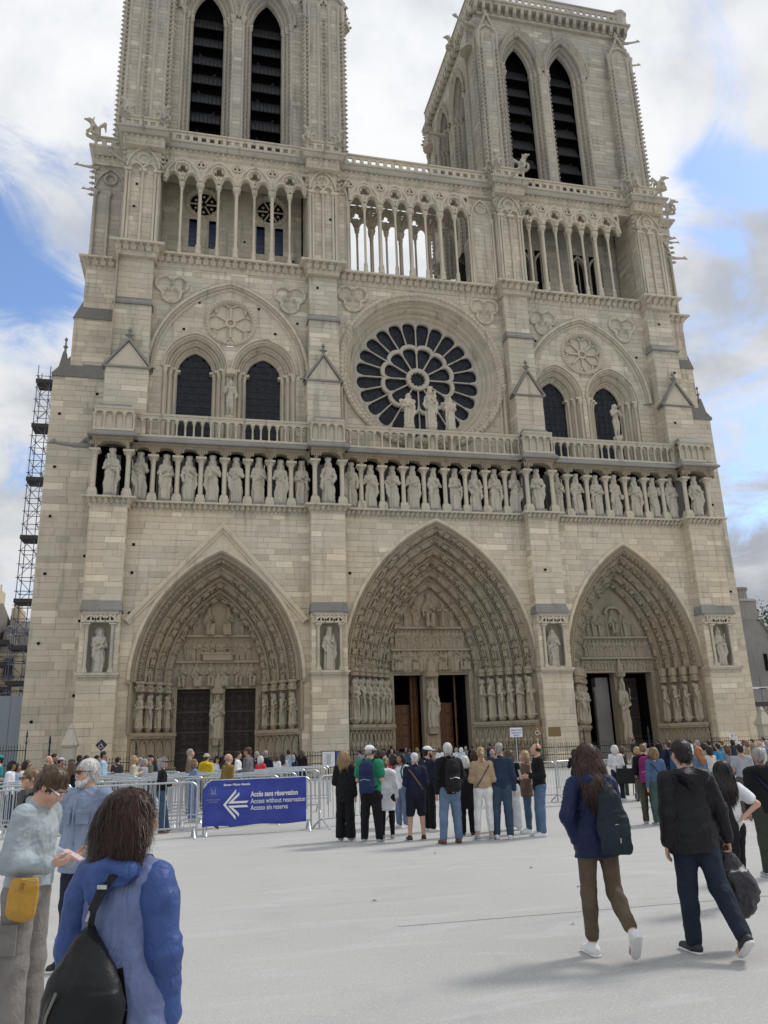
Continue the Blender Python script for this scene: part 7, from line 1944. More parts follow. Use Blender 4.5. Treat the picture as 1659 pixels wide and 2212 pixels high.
o, J = tour('woman in tan jacket and white cropped trousers with blond ponytail', 1050, 1815, 1615, face=2.95, fem=True, hair=('pony', 'hair_blond'), top=('jacket', (.42, .31, .19)), topkw=dict(hem=.04), legs=('crop', (.74, .74, .73)), shoes='shoe_grey', ex={'strap': (-1, .010, (.05, .06, .08))}, pose={'armL': 'fold', 'armR': 'bent', 'legL': 'out'})
tour('man in navy quilted jacket and jeans with grey hair', 1091, 1813, 1606, face=2.75, hair=('short', 'hair_grey'), top=('jacket', (.022, .038, .075)), topkw=dict(hem=-.02), legs=('straight', (.045, .072, .115)), shoes='shoe_white', ex={'phones': 1}, pose={'armL': 'pocket', 'armR': 'rest', 'legL': 'out', 'head': (0, -.3, 0)})
tour('woman in long white skirt mostly hidden behind the quilted jacket', 1112, 1793, 1622, face=2.6, fem=True, hair=('bob', 'hair_brown'), top=('sweater', BLACK), legs=('wide', WHITE), shoes='shoe_white')
tour('woman in brown parka and slim jeans with blond bob', 1145, 1800, 1623, face=-1.75, fem=True, hair=('bob', 'hair_blond'), top=('coat', (.15, .095, .07)), topkw=dict(hem=-.16), legs=('slim', (.06, .11, .18)), shoes='shoe_white', ex={'phones': 1}, pose={'armL': 'fold', 'armR': 'pocket', 'legL': 'mid'})
o, J = tour('bald man in black jacket and wide blue jeans, right end of the tour group', 1174, 1807, 1606, face=-1.8, hair=('bald', 'hair_dark'), top=('jacket', BLACK), legs=('straight', (.10, .155, .25)), shoes='shoe_white', ex={'phones': 1, 'glasses': 1}, pose={'armL': 'bent', 'armR': 'bent', 'legL': 'mid', 'legR': 'out'})
m = MB(); w_ = J['wrR']; m.add([tuple(w_+V(-.05, -.13, -.06)), tuple(w_+V(.08, -.11, -.05)), tuple(w_+V(.10, -.16, .13)), tuple(w_+V(-.04, -.18, .12))], [(0, 1, 2, 3)]); m.add([tuple(w_+V(-.05, -.125, -.06)), tuple(w_+V(.08, -.105, -.05)), tuple(w_+V(.10, -.155, .13)), tuple(w_+V(-.04, -.175, .12))], [(3, 2, 1, 0)])
carried('paper', 'white folded papers held by the bald man in black jacket', 'paper', m.mesh('paper'), o, 'paper')

# ---- crowd on the right
def at_head(lab, px, hy, Y, **kw): return person(lab, px=px, Y=Y, H=head_h(px, hy, Y), h=kw.pop('h', .026), **kw)
RG = 'visitors before the right portal'
def rc(lab, px, hy, Y, **kw): return at_head(lab, px, hy, Y, group=RG, **kw)
rc('person in long black coat raising a phone, left of the walking woman', 1240, 1623, -29.0, face=away-.4, fem=True, hair=('mid', 'hair_dark'), top=('coat', BLACK), legs=('straight', BLACK), pose={'armL': 'face', 'armR': 'face'})
rc('white-haired woman in white sweater pushing the wheelchair', 1326, 1611, -28.6, face=away-.5, fem=True, b=1.1, hair=('bob', 'hair_white'), top=('sweater', (.68, .68, .68)), legs=('straight', (.02, .03, .06)), shoes='shoe_white', pose={'armL': 'bent', 'armR': 'bent'})
o, J = rc('blond woman with purple backpack and grey wide trousers', 1373, 1617, -28.9, face=away+.1, fem=True, hair=('bob', 'hair_blond'), top=('jacket', (.45, .42, .38)), legs=('wide', (.30, .31, .30)), shoes='shoe_white')
backpack(o, J, (.13, .05, .16), 'purple backpack on the blond woman in grey trousers', h=.022)
c = ground(1408, 1781); o, J = person('man in black jacket and olive trousers with magenta backpack', at=(c.x, c.y), H=head_h(1405, 1607, c.y), h=.018, group=RG, face=away-.5, skin='skin_fair', hair=('short', 'hair_lbrown'), top=('jacket', BLACK), legs=('straight', (.065, .07, .04)), shoes='shoe_grey', pose={'head': (.4, 0, 0), 'armL': 'bent', 'armR': 'bent'})
backpack(o, J, (.20, .02, .11), 'magenta backpack on the man in olive trousers', h=.02)
c = ground(1430, 1783); person('woman in denim jacket and green trousers', at=(c.x, c.y), H=head_h(1422, 1616, c.y), h=.018, group=RG, face=away-.1, fem=True, hair=('bob', 'hair_lbrown'), top=('jacket', (.07, .13, .22)), topkw=dict(hem=.03, ex=.028), legs=('straight', (.055, .095, .085)), ex={'strap': (1, .01, (.03, .03, .04))}, shoes='shoe_grey')
o, J = rc('man with blue backpack behind the denim jacket', 1443, 1601, -30.5, face=away, hair=('short', 'hair_brown'), top=('jacket', NAVY), legs=('straight', (.02, .025, .05)))
backpack(o, J, (.025, .07, .16), 'blue backpack in the right hand crowd', h=.024)
R_LIST = [('blond person far behind the man in the black rain jacket', 1480, 1610, -27, ('bob', 'hair_blond'), ('jacket', GREY), True, 'skin_fair'), ('tall grey-haired man in plaid shirt', 1505, 1600, -25, ('short', 'hair_grey'), ('shirt', (.35, .16, .16)), False, 'skin_fair'),
  ('woman with long red-blond hair in denim jacket', 1506, 1618, -33, ('long', 'hair_red'), ('jacket', (.09, .16, .27)), True, 'skin_fair'), ('dark-haired woman in white sweater with chain strap', 1529, 1613, -31.5, ('bob', 'hair_dark'), ('sweater', (.58, .56, .52)), True, 'skin_mid'),
  ('dark-haired man behind the woman in white sweater', 1531, 1600, -24, ('short', 'hair_dark'), ('jacket', BLACK), False, 'skin_mid'), ('man in bright blue shirt', 1549, 1607, -28, ('short', 'hair_dark'), ('shirt', (.03, .22, .45)), False, 'skin_mid'), ('brown-haired woman in grey cardigan with yellow strap', 1567, 1611, -31, ('mid', 'hair_brown'), ('sweater', GREY), True, 'skin_fair'),
  ('man in light grey tee shirt', 1596, 1609, -34.5, ('short', 'hair_dark'), ('tee', (.34, .36, .40)), False, 'skin_mid'), ('bald man far right in pale shirt', 1640, 1607, -26, ('bald', 'hair_grey'), ('shirt', (.6, .58, .5)), False, 'skin_fair'), ('person in blue shirt at the right edge', 1655, 1610, -25, ('short', 'hair_grey'), ('shirt', (.10, .17, .36)), False, 'skin_fair'),
  ('pale-haired woman beside the raised arm', 1612, 1614, -24, ('bob', 'hair_lbrown'), ('sweater', TAN), True, 'skin_fair'), ('woman in dark dress near the right portal railing', 1582, 1612, -20, ('bob', 'hair_dark'), ('coat', (.03, .035, .05)), True, 'skin_mid'), ('dark-haired woman between plaid shirt and white sweater', 1518, 1611, -26, ('bob', 'hair_dark'), ('jacket', (.25, .24, .22)), True, 'skin_fair'),
  ('man in teal jacket left of the dark-haired girl', 1558, 1617, -22, ('short', 'hair_brown'), ('jacket', (.03, .14, .15)), False, 'skin_fair'), ('grey-haired man near the right doorway', 1392, 1606, -20, ('short', 'hair_grey'), ('jacket', (.28, .28, .30)), False, 'skin_fair'), ('dark figure at the right doorway in black coat', 1422, 1604, -9, ('short', 'hair_dark'), ('coat', BLACK), False, 'skin_mid'),
  ('man in dark jacket facing out beside the right portal', 1369, 1598, -6, ('short', 'hair_dark'), ('jacket', (.03, .04, .05)), False, 'skin_mid'), ('small figure in maroon by the right portal', 1462, 1606, -12, ('bob', 'hair_brown'), ('jacket', (.16, .03, .04)), True, 'skin_fair'), ('figure in white cap before the right portal', 1490, 1604, -14, ('short', 'hair_dark'), ('shirt', WHITE), False, 'skin_mid'),
  ('short-haired woman in black by the wheelchair', 1340, 1613, -27, ('bob', 'hair_brown'), ('sweater', BLACK), True, 'skin_fair'), ('man in khaki vest at far right', 1625, 1605, -19, ('short', 'hair_brown'), ('jacket', (.18, .16, .10)), False, 'skin_fair'), ('man in white tee before the far right buttress', 1650, 1600, -14, ('short', 'hair_dark'), ('tee', WHITE), False, 'skin_tan'), ('boy in orange sweater half hidden in the right crowd', 1470, 1624, -29.5, ('short', 'hair_brown'), ('sweater', (.5, .17, .04)), False, 'skin_fair')]
LEGC = [(.03, .035, .05), DENIM, (.10, .09, .075), BLACK, (.06, .065, .05)]
for i, (lab, px, hy, Y, hr, tp, fm, sk) in enumerate(R_LIST):
    rc(lab, px, hy, Y, face=away+rnd.uniform(-.7, .7) if 'facing out' not in lab else .2, fem=fm, hair=hr, top=tp, legs=('straight', LEGC[i % 5]), skin=sk, pose=[{}, {'armL': 'bent'}, {'armL': 'phone', 'armR': 'phone'}, {'armR': 'fold', 'armL': 'fold'}][i % 4], shoes=['shoe_white', 'shoe_black', 'shoe_grey'][i % 3])
rc('person in white sleeve with one arm raised high', 1607, 1612, -22, face=away, fem=True, hair=('bob', 'hair_brown'), top=('sweater', WHITE), pose={'armL': 'raise'})
# wheelchair
T = thing('wheelchair', 'black folding wheelchair beside the white-haired woman in white sweater', 'wheelchair', tuple(ground(1356, 1731)), away-.4)
for sg in (-1, 1):
    for r_, y, nm in ((.30, .05, 'wheel'), (.09, -.38, 'castor')):
        m = MB(); m.path([(sg*.28, y+r_*math.cos(a*PI/8), r_+r_*math.sin(a*PI/8)) for a in range(16)], .018, 5, closed=True)
        for a in range(6): m.tube((sg*.28, y, r_), (sg*.28, y+r_*math.cos(a*1.047), r_+r_*math.sin(a*1.047)), .004, n=4)
        m.obj(nm, 'rubber', T)
m = MB()
for sg in (-1, 1): m.path([(sg*.23, .3, .95), (sg*.23, .2, .9), (sg*.23, .15, .5), (sg*.23, -.25, .48), (sg*.23, -.42, .12)], .014, 5); m.tube((sg*.23, .15, .5), (sg*.23, .12, .25), .014, n=5)
m.obj('frame', 'iron', T); m = MB(); m.box(-.22, .22, -.25, .15, .47, .5); m.obj('seat', 'leather_black', T); m = MB(); m.box(-.22, .22, .14, .17, .5, .88); m.obj('backrest', 'leather_black', T)

# ---- the queue on the left behind the barriers
QG = 'visitors queuing between the barriers'
def qc(lab, px, hy, Y, **kw): return at_head(lab, px, hy, Y, group=QG, **kw)
c = ground(345, 1801); o, J = person('woman in black jacket, jeans and grey sun hat walking right', at=(c.x, c.y), H=head_h(358, 1638, c.y), h=.018, group=QG, face=1.75, fem=True, hair=('bob', 'hair_grey'), hat=('bucket', (.17, .16, .15)), top=('jacket', BLACK), legs=('straight', (.05, .085, .15)), shoes='shoe_brown', ex={'sunglasses': 1}, pose={'legL': 'front', 'legR': 'mid', 'armR': 'bent', 'armL': 'bent'})
c = ground(415, 1776); person('woman in denim jacket and blue-white floral trousers', at=(c.x, c.y), H=head_h(420, 1641, c.y), h=.02, group=QG, face=1.9, fem=True, hair=('mid', 'hair_lbrown'), top=('jacket', (.15, .24, .38)), topkw=dict(ex=.024), legs=('wide', (.16, .22, .42)), shoes='shoe_white')
c = ground(490, 1788); person('grey balding man in mustard sweater and sandals', at=(c.x, c.y), H=head_h(500, 1627, c.y), h=.02, group=QG, face=2.0, b=1.08, hair=('bald', 'hair_grey'), top=('sweater', (.22, .15, .04)), legs=('straight', (.16, .14, .11)), shoes='shoe_brown', sole='shoe_black', pose={'legL': 'front', 'legR': 'back'})
c = ground(143, 1792); o, J = person('dark-haired man in black tee and beige trousers', at=(c.x, c.y), H=head_h(143, 1642, c.y), h=.02, group=QG, face=-2.4, skin='skin_mid', hair=('short', 'hair_dark'), top=('tee', BLACK), legs=('straight', (.42, .38, .31)), shoes='shoe_black')
backpack(o, J, (.09, .09, .035), 'khaki backpack on the man in black tee shirt', h=.02)
Q_LIST = [('person in teal cap and tee at the far left edge', 2, 1633, -26, ('short', 'hair_dark'), ('tee', (.02, .25, .27)), False, 'skin_fair', -1.2, (.02, .25, .22)), ('woman in white blouse and black cap', 30, 1645, -27, ('bob', 'hair_dark'), ('shirt', (.72, .73, .78)), True, 'skin_tan', 1.4, BLACK), ('child in pale denim beside the white blouse', 42, 1650, -26, ('bob', 'hair_dark'), ('jacket', (.24, .33, .44)), True, 'skin_tan', 1.3, None),
  ('woman in white coat and sunglasses reading', 62, 1644, -27.5, ('bob', 'hair_dark'), ('coat', (.68, .66, .60)), True, 'skin_tan', 1.3, None), ('bald man in dark green jacket', 108, 1633, -26, ('bald', 'hair_grey'), ('jacket', (.035, .055, .03)), False, 'skin_fair', 1.5, None), ('young woman facing out beside the bald man', 116, 1643, -24.5, ('long', 'hair_dark'), ('jacket', BLACK), True, 'skin_fair', .2, None),
  ('tall dark-haired man behind the bald man', 120, 1629, -22, ('short', 'hair_dark'), ('jacket', (.03, .035, .05)), False, 'skin_mid', 1.5, None), ('person in pale blue cap', 135, 1638, -23, ('short', 'hair_dark'), ('jacket', (.05, .05, .08)), False, 'skin_mid', 1.5, (.45, .55, .62)), ('woman with long dark hair beside the khaki backpack', 160, 1647, -29.2, ('long', 'hair_brown'), ('jacket', BLACK), True, 'skin_mid', 2.4, None),
  ('man with dark skin in navy jacket', 175, 1632, -22, ('short', 'hair_dark'), ('jacket', NAVY), False, 'skin_dark', 1.4, None), ('woman with white bow in dark hair', 190, 1633, -23, ('mid', 'hair_dark'), ('jacket', BLACK), True, 'skin_mid', 1.5, None), ('dark-haired person left of the light blue shirt', 212, 1632, -21, ('short', 'hair_dark'), ('sweater', BLACK), False, 'skin_mid', 1.9, None),
  ('tall man in light blue shirt', 226, 1624, -23.5, ('short', 'hair_dark'), ('shirt', (.36, .52, .68)), False, 'skin_mid', 1.6, None), ('child in dark grey top by the railing', 257, 1636, -21, ('short', 'hair_dark'), ('tee', (.06, .06, .07)), False, 'skin_mid', 2.6, None), ('blond woman in cream coat', 292, 1633, -25, ('mid', 'hair_blond'), ('coat', (.47, .43, .35)), True, 'skin_fair', 1.6, None), ('man in sunglasses and grey vest', 305, 1637, -24, ('short', 'hair_grey'), ('vest', (.30, .31, .33)), False, 'skin_fair', 1.3, None),
  ('grey-haired woman in pale grey jacket', 315, 1640, -24, ('bob', 'hair_grey'), ('jacket', (.33, .34, .36)), True, 'skin_fair', 1.2, None), ('man in olive jacket and black cap', 326, 1632, -23, ('short', 'hair_grey'), ('jacket', (.14, .14, .10)), False, 'skin_fair', 1.7, BLACK), ('brown-haired woman behind the olive jacket', 337, 1636, -21, ('mid', 'hair_brown'), ('jacket', (.03, .035, .06)), True, 'skin_fair', 2.0, None),
  ('tall grey-haired man in taupe sweater', 412, 1619, -25.5, ('short', 'hair_grey'), ('sweater', (.17, .14, .11)), False, 'skin_fair', 1.5, None), ('person in yellow rain jacket and pale brimmed hat', 447, 1630, -24.5, ('short', 'hair_brown'), ('jacket', (.62, .46, .02)), False, 'skin_fair', 2.6, (.42, .41, .36)), ('woman in black cap and sunglasses facing out', 470, 1634, -22, ('mid', 'hair_dark'), ('tee', WHITE), True, 'skin_fair', .3, BLACK),
  ('dark-haired woman between the yellow and mustard tops', 484, 1634, -22, ('long', 'hair_dark'), ('jacket', BLACK), True, 'skin_mid', 2.4, None), ('man in white shirt', 515, 1624, -24, ('short', 'hair_dark'), ('shirt', (.72, .74, .78)), False, 'skin_mid', 1.4, None), ('tall man in grey jacket and sunglasses with shoulder strap', 536, 1615, -26.5, ('short', 'hair_brown'), ('jacket', (.13, .14, .15)), False, 'skin_mid', -2.0, None),
  ('grey-haired man in dark jacket right of the grey jacket', 555, 1624, -23, ('short', 'hair_grey'), ('jacket', (.02, .022, .03)), False, 'skin_fair', 2.8, None), ('white-haired woman in red vest', 564, 1634, -24, ('bob', 'hair_white'), ('jacket', (.60, .05, .07)), True, 'skin_fair', 2.3, None), ('man in navy hooded sweatshirt', 574, 1622, -22.5, ('short', 'hair_grey'), ('sweater', (.015, .022, .045)), False, 'skin_fair', 3.0, None),
  ('woman in white top near the plan board', 598, 1632, -19, ('bob', 'hair_brown'), ('shirt', WHITE), True, 'skin_fair', 2.4, None), ('woman with very long black hair', 611, 1630, -18.5, ('long', 'hair_dark'), ('tee', (.5, .47, .43)), True, 'skin_mid', 3.0, None), ('man in pale blue tee', 623, 1620, -18, ('short', 'hair_dark'), ('tee', (.30, .42, .56)), False, 'skin_mid', 3.1, None), ('grey-haired woman in dark blue jacket', 632, 1633, -18, ('bob', 'hair_grey'), ('jacket', (.025, .035, .06)), True, 'skin_fair', 3.0, None),
  ('brown-haired person behind the dark blue jacket', 637, 1626, -16.5, ('bob', 'hair_brown'), ('jacket', (.10, .08, .06)), True, 'skin_fair', 3.0, None), ('person in long black coat left of the plan board', 651, 1621, -17, ('bob', 'hair_brown'), ('coat', BLACK), True, 'skin_fair', 3.1, None)]
for i, (lab, px, hy, Y, hr, tp, fm, sk, fc, ht) in enumerate(Q_LIST):
    qc(lab, px, hy, Y, face=fc, fem=fm, hair=hr, top=tp, skin=sk, hat=(('bucket' if 'brimmed' in lab else 'cap'), ht) if ht else None, legs=('straight', LEGC[i % 5]), ex={'sunglasses': 1} if 'sunglasses' in lab else None, pose=[{'armL': 'bent'}, {}, {'armL': 'phone', 'armR': 'phone'}, {'armR': 'fold', 'armL': 'fold'}][i % 4], shoes=['shoe_white', 'shoe_black', 'shoe_grey'][i % 3], topkw=dict(hood=True) if 'rain' in lab or 'hooded' in lab else None)
# ---- figures before the central doors
DG = 'visitors entering the central doors'
D_LIST = [('grey-shirted man standing left of the green polo shirt', 777, 1621, -12, ('short', 'hair_dark'), ('shirt', (.16, .20, .24)), False), ('long-haired woman in black before the central portal', 817, 1628, -14, ('long', 'hair_dark'), ('jacket', BLACK), True), ('woman in pale scarf before the central portal', 826, 1627, -13, ('mid', 'hair_brown'), ('jacket', (.5, .47, .4)), True), ('man in dark shirt by the left central door', 828, 1617, -5, ('short', 'hair_dark'), ('shirt', (.04, .045, .05)), False), ('tall dark man at the left central door', 844, 1611, -4.5, ('short', 'hair_dark'), ('jacket', BLACK), False),
  ('balding man walking into the central door', 846, 1621, -8, ('bald', 'hair_grey'), ('jacket', (.12, .11, .10)), False), ('person in dark blue jacket at the central door', 859, 1617, -5, ('short', 'hair_dark'), ('jacket', (.03, .04, .07)), False), ('grey-haired person inside the central door', 876, 1616, -3, ('short', 'hair_grey'), ('jacket', (.10, .10, .11)), False), ('man in blue jacket left of the trumeau', 884, 1625, -9, ('short', 'hair_brown'), ('jacket', (.04, .07, .16)), False), ('blond woman at the central trumeau', 900, 1618, -4, ('bob', 'hair_blond'), ('jacket', (.3, .26, .2)), True),
  ('woman in white blouse near the right central door', 949, 1616, -11, ('bob', 'hair_brown'), ('shirt', WHITE), True), ('man in white shirt between the tall man and the railing', 984, 1617, -12, ('short', 'hair_grey'), ('shirt', (.62, .64, .68)), False), ('person in sky blue shirt near the right central door', 995, 1621, -13, ('bob', 'hair_white'), ('shirt', (.45, .55, .68)), True), ('grey-haired man near the right central door', 1005, 1615, -8, ('short', 'hair_grey'), ('jacket', (.18, .18, .19)), False), ('man with grey backpack before the right central door', 1019, 1610, -10, ('short', 'hair_dark'), ('jacket', BLACK), False), ('man in navy jacket by the central railing', 1058, 1606, -9, ('short', 'hair_dark'), ('jacket', NAVY), False), ('auburn woman in black left of the tan jacket', 1023, 1622, -28, ('mid', 'hair_auburn'), ('jacket', BLACK), True), ('balding person between tan and navy jackets', 1062, 1617, -28.5, ('bald', 'hair_grey'), ('jacket', (.12, .10, .09)), False)]
for i, (lab, px, hy, Y, hr, tp, fm) in enumerate(D_LIST):
    o, J = at_head(lab, px, hy, Y, group=DG, face=away+rnd.uniform(-.6, .6), fem=fm, hair=hr, top=tp, legs=('straight', LEGC[i % 5]), skin=('skin_fair', 'skin_mid')[i % 2], h=.03, pose=[{}, {'armL': 'bent'}, {'legL': 'front', 'legR': 'back'}][i % 3])
    if 'grey backpack' in lab: backpack(o, J, (.09, .095, .10), 'grey backpack before the right central door', h=.03)

# ---- near figures
FG = 'people walking in the foreground'
c = ground(1312, 2064); o, J = person('woman in navy jacket and brown cropped trousers walking away', at=(c.x, c.y), H=1.68, h=.0095, group=FG, face=away-.12, fem=True, skin='skin_mid', hair=('long', 'hair_auburn'), top=('jacket', (.010, .018, .060), .55), topkw=dict(hood=True, hem=-.13, ex=.030, flare=.036), legs=('crop', (.105, .08, .055)), shoes='shoe_white', pose={'armL': 'pocket', 'armR': 'bent', 'legL': 'mid', 'legR': 'lift', 'head': (.1, .1, 0), 'sw': .165, 'hairback': .075}, vol=1.12)
strands(o, 2600, .17, 5, .0028, .02, .45)
W1 = (o, J); s = SDF(); T = J['T']; y = .165
s.chain([T((-.055, y+.035, .50)), T((-.07, y+.055, .36)), T((-.085, y+.07, .16)), T((-.10, y+.07, -.03))], [.035, .085, .125, .14], .05, (1, .55, 1)); s.ell(T((-.09, y+.115, .05)), (.115, .04, .11), .03); s.cut((0, 0, -1), -float(T((0, 0, -.09))[2])); s.disp = crease(.007, 11, 4)
q = carried('backpack', 'dark teal sling backpack on the walking woman in navy', 'backpack', s.mesh('backpack', .009), o, cloth((.012, .022, .030), rough=.6), 'backpacks worn in the crowd')
m = MB(); m.path([tuple(T(p)) for p in ((-.05, y+.04, .52), (-.075, .06, .585), (-.09, -.05, .57), (-.11, -.16, .40), (-.2, -.06, .1), (-.16, y, -.02))], .018, 6); m.obj('strap', 'leather_black', q)
m = MB(); m.path([tuple(T(p)) for p in ((-.19, y+.11, .13), (-.09, y+.155, .16), (.0, y+.115, .13))], .004, 4); m.path([tuple(T((-.105, y+.165, .05-.02*k))) for k in range(3)], .006, 4); m.obj('zip', 'steel', q)
m = MB(); m.path([tuple(T(p)) for p in ((.02, y, -.05), (.03, y+.02, -.12), (.035, y+.01, -.20))], .006, 5); m.obj('strap_end', 'leather_black', q)

c = ground(1530, 2058); o, J = person('man in black rain jacket and dark jeans walking away', at=(c.x, c.y), H=1.70, h=.0095, group=FG, face=away-.05, b=1.05, skin='skin_fair', hair=('short', 'hair_dark'), top=('jacket', (.010, .010, .012), .5), topkw=dict(hood=True, hem=-.13, ex=.034, flare=.022), legs=('straight', (.016, .022, .038)), shoes='shoe_black', pose={'armL': 'rest', 'armR': 'carry', 'legL': 'mid', 'legR': 'back', 'head': (.12, -.05, 0), 'curlR': .85, 'palmL': (-.6, .6, 0)})
strands(o, 700, .045, 6, .003, .05, .5)
s = SDF(); w_ = J['wrR']; b0 = w_+V(0, -.02, -.09)
s.chain([b0, b0+V(-.02, 0, -.12), b0+V(-.05, .01, -.30), b0+V(-.05, .02, -.46)], [.02, .07, .145, .13], .05, (1.15, .6, 1)); s.disp = crease(.022, 8, 9, .8)
carried('shopping_bag', 'black patterned bag hanging from the hand of the man in rain jacket', 'bag', s.mesh('shopping_bag', .011), o, plain_mat('bag_pattern', (.016, .015, .022), .38, 0, .5, .5, 45, .6, 22))
m = MB(); T = J['T']; m.path([tuple(T(p)) for p in ((-.07, .10, .535), (0, .118, .54), (.07, .10, .535))], .02, 6); m.obj('collar', cloth((.62, .68, .72)), o)

c = ground(1602, 1958); o, J = person('girl in white knit top with long straight black hair', at=(c.x, c.y), H=1.44, h=.0125, group=FG, face=away-.15, fem=True, skin='skin_fair', hair=('long', 'hair_dark'), top=('tee', (.72, .73, .76)), topkw=dict(ex=.026, hem=-.06), legs=('straight', BLACK), shoes='shoe_white', pose={'armL': 'rest', 'armR': 'hip', 'legL': 'mid', 'legR': 'front'}, vol=1.08)
strands(o, 2000, .14, 7, .004, .004, .06)
s = SDF(); T = J['T']; s.chain([T((.10, .16, .24)), T((.11, .19, .0)), T((.12, .18, -.30))], [.07, .11, .10], .05, (1, .5, 1)); s.disp = crease(.016, 9, 3, .7)
carried('folded_coat', 'black coat hanging over the arm of the girl in white', 'coat', s.mesh('folded_coat', .013), o, cloth((.012, .012, .014)))
q = pix_depth(1634, 1605, -40.6); o, J = person('man in black hooded top and olive trousers at the right edge', at=(q.x, -40.6), H=head_h(1630, 1618, -40.6), h=.0125, group=FG, face=away-.3, b=1.1, skin='skin_tan', hair=('short', 'hair_grey'), top=('jacket', (.011, .012, .014)), topkw=dict(hood=True), legs=('straight', (.045, .05, .035)), shoes='shoe_grey', pose={'legL': 'mid'}, ex={'strap': (1, .02, (.012, .02, .05))})

# woman reading her phone
_q = pix_depth(82, 1666, -43.9); PHW = (_q.x, -43.9)
o, J = person('woman in grey-blue linen jacket looking down at her phone', at=PHW, H=1.70, h=.0078, group=FG, face=PI/2-.36, fem=True, b=1.0, skin='skin_fair', hair=('short', 'hair_brown'), top=('jacket', (.33, .375, .40), .75), topkw=dict(hem=.045, ex=.032, flare=.012), legs=('wide', (.20, .185, .17)), shoes='shoe_grey', ex={'glasses': 1, 'eyes': 'hair_brown'},
  pose={'armL': 'bent', 'armR': 'bent', 'head': (.62, 0, 0), 'tilt': .07, 'handL': (.1, -.9, .25), 'handR': (.45, -.9, .15), 'palmL': (-.35, .1, 1), 'palmR': (.5, .15, .9), 'curlL': .42, 'curlR': .45}, vol=1.12)
strands(o, 1100, .035, 8, .002, .01, .2)
ww = (J['wrL']+J['wrR'])/2+V(0, -.10, .045)
m = MB(); m.box(-.037, .037, -.072, .072, -.005, .005); me = m.mesh('phone'); me.transform(Matrix.Translation(Vector(ww)) @ Matrix.Rotation(.45, 4, 'X'))
q = carried('phone', 'pale pink phone in the hands of the woman in linen jacket', 'phone', me, o, plain_mat('phone_pink', (.62, .47, .50), .35))
s = SDF(); T = J['T']; s.chain([T((-.235, -.11, .10)), T((-.24, -.11, -.06))], [.058, .066], .03, (.42, 1.1, 1)); s.chain([T((-.235, -.155, .08)), T((-.24, -.155, -.06))], [.044, .05], .03, (.42, 1, 1)); s.chain([T((-.235, -.065, .08)), T((-.24, -.065, -.06))], [.044, .05], .03, (.42, 1, 1)); s.cut((0, 0, 1), float(T((0, 0, .115))[2])); s.disp = crease(.004, 9, 5)
q = carried('shoulder_bag', 'mustard leather pouch bag at the hip of the woman in linen jacket', 'bag', s.mesh('shoulder_bag', .0075), o, plain_mat('mustard_leather', (.46, .245, .035), .55, 0, .4, .4, 90, .12, 12))
m = MB(); m.path([tuple(T(p)) for p in ((-.25, -.185, .113), (-.26, -.11, .118), (-.25, -.035, .113))], .005, 4); m.obj('zip', 'steel', q)
m = MB(); m.box(-.012, .012, -.003, .003, -.02, .02); me = m.mesh('tab'); me.transform(Matrix.Translation(Vector(T((-.268, -.11, .075)))) @ Matrix.Rotation(PI/2, 4, 'Z')); link('tab', me, q, None, None, plain_mat('mustard_dark', (.30, .15, .02), .6))
s = SDF(); n_ = J['neck']; M_ = J['R']
for sg in (-1, 1): s.chain([n_+M_@V(.02*sg, .06, .015), n_+M_@V(.065*sg, .0, .005), n_+M_@V(.06*sg, -.075, -.07), n_+M_@V(.10*sg, -.10, -.10)], [.016, .018, .02, .012], .02, (1, 1, 1.3))
link('collar', s.mesh('collar', .008), o, None, None, cloth((.33, .375, .40), rough=.75))
m = MB(); an = (J['knR']*.9+J['anR']*.1); k = J['hipR']*.45+J['knR']*.55; m.box(-.005, .005, -.075, .075, -.09, .09); me = m.mesh('cargo_pocket'); me.transform(Matrix.Translation(Vector(k+V(-.112, 0, -.02)))); link('cargo_pocket', me, o, None, None, cloth((.185, .17, .155)))

# bearded man
o, J = person('white-bearded man in blue-grey shirt and dark sunglasses', at=(-.95, -42.0), H=1.70, h=.0098, group=FG, face=-.5, b=1.04, skin='skin_fair', hair=('short', 'hair_white'), top=('shirt', (.24, .29, .40)), topkw=dict(hem=-.14, ex=.034), legs=('straight', (.02, .025, .045)), shoes='shoe_black', ex={'sunglasses': 1, 'beard': 'hair_white'}, pose={'armL': 'rest', 'armR': 'back', 'head': (0, -.35, 0)}, vol=1.06)
strands(o, 900, .07, 9, .003, .03, .4)
T = J['T']
for sg in (-1, 1):
    m = MB(); m.box(-.055, .055, -.006, .006, -.06, .055); m.box(-.06, .06, -.010, .004, .03, .065); me = m.mesh('pocket'); me.transform(Matrix.Translation(Vector(T((sg*.085, -.162, .33)))) @ Matrix.Rotation(sg*.28, 4, 'Z')); link('pocket', me, o, None, None, cloth((.22, .27, .375)))
m = MB(); m.path([tuple(T((0, -.145-.035*math.sin(k/6*PI)-.005, .05+k*.075))) for k in range(7)], .008, 4); m.obj('placket', cloth((.22, .27, .375)), o)
s = SDF(); n_ = J['neck']
for sg in (-1, 1): s.chain([n_+V(.02*sg, .06, .02), n_+V(.065*sg, .0, .012), n_+V(.045*sg, -.085, -.045), n_+V(.075*sg, -.10, -.075)], [.014, .016, .018, .010], .02)
link('collar', s.mesh('collar', .009), o, None, None, cloth((.24, .29, .40)))
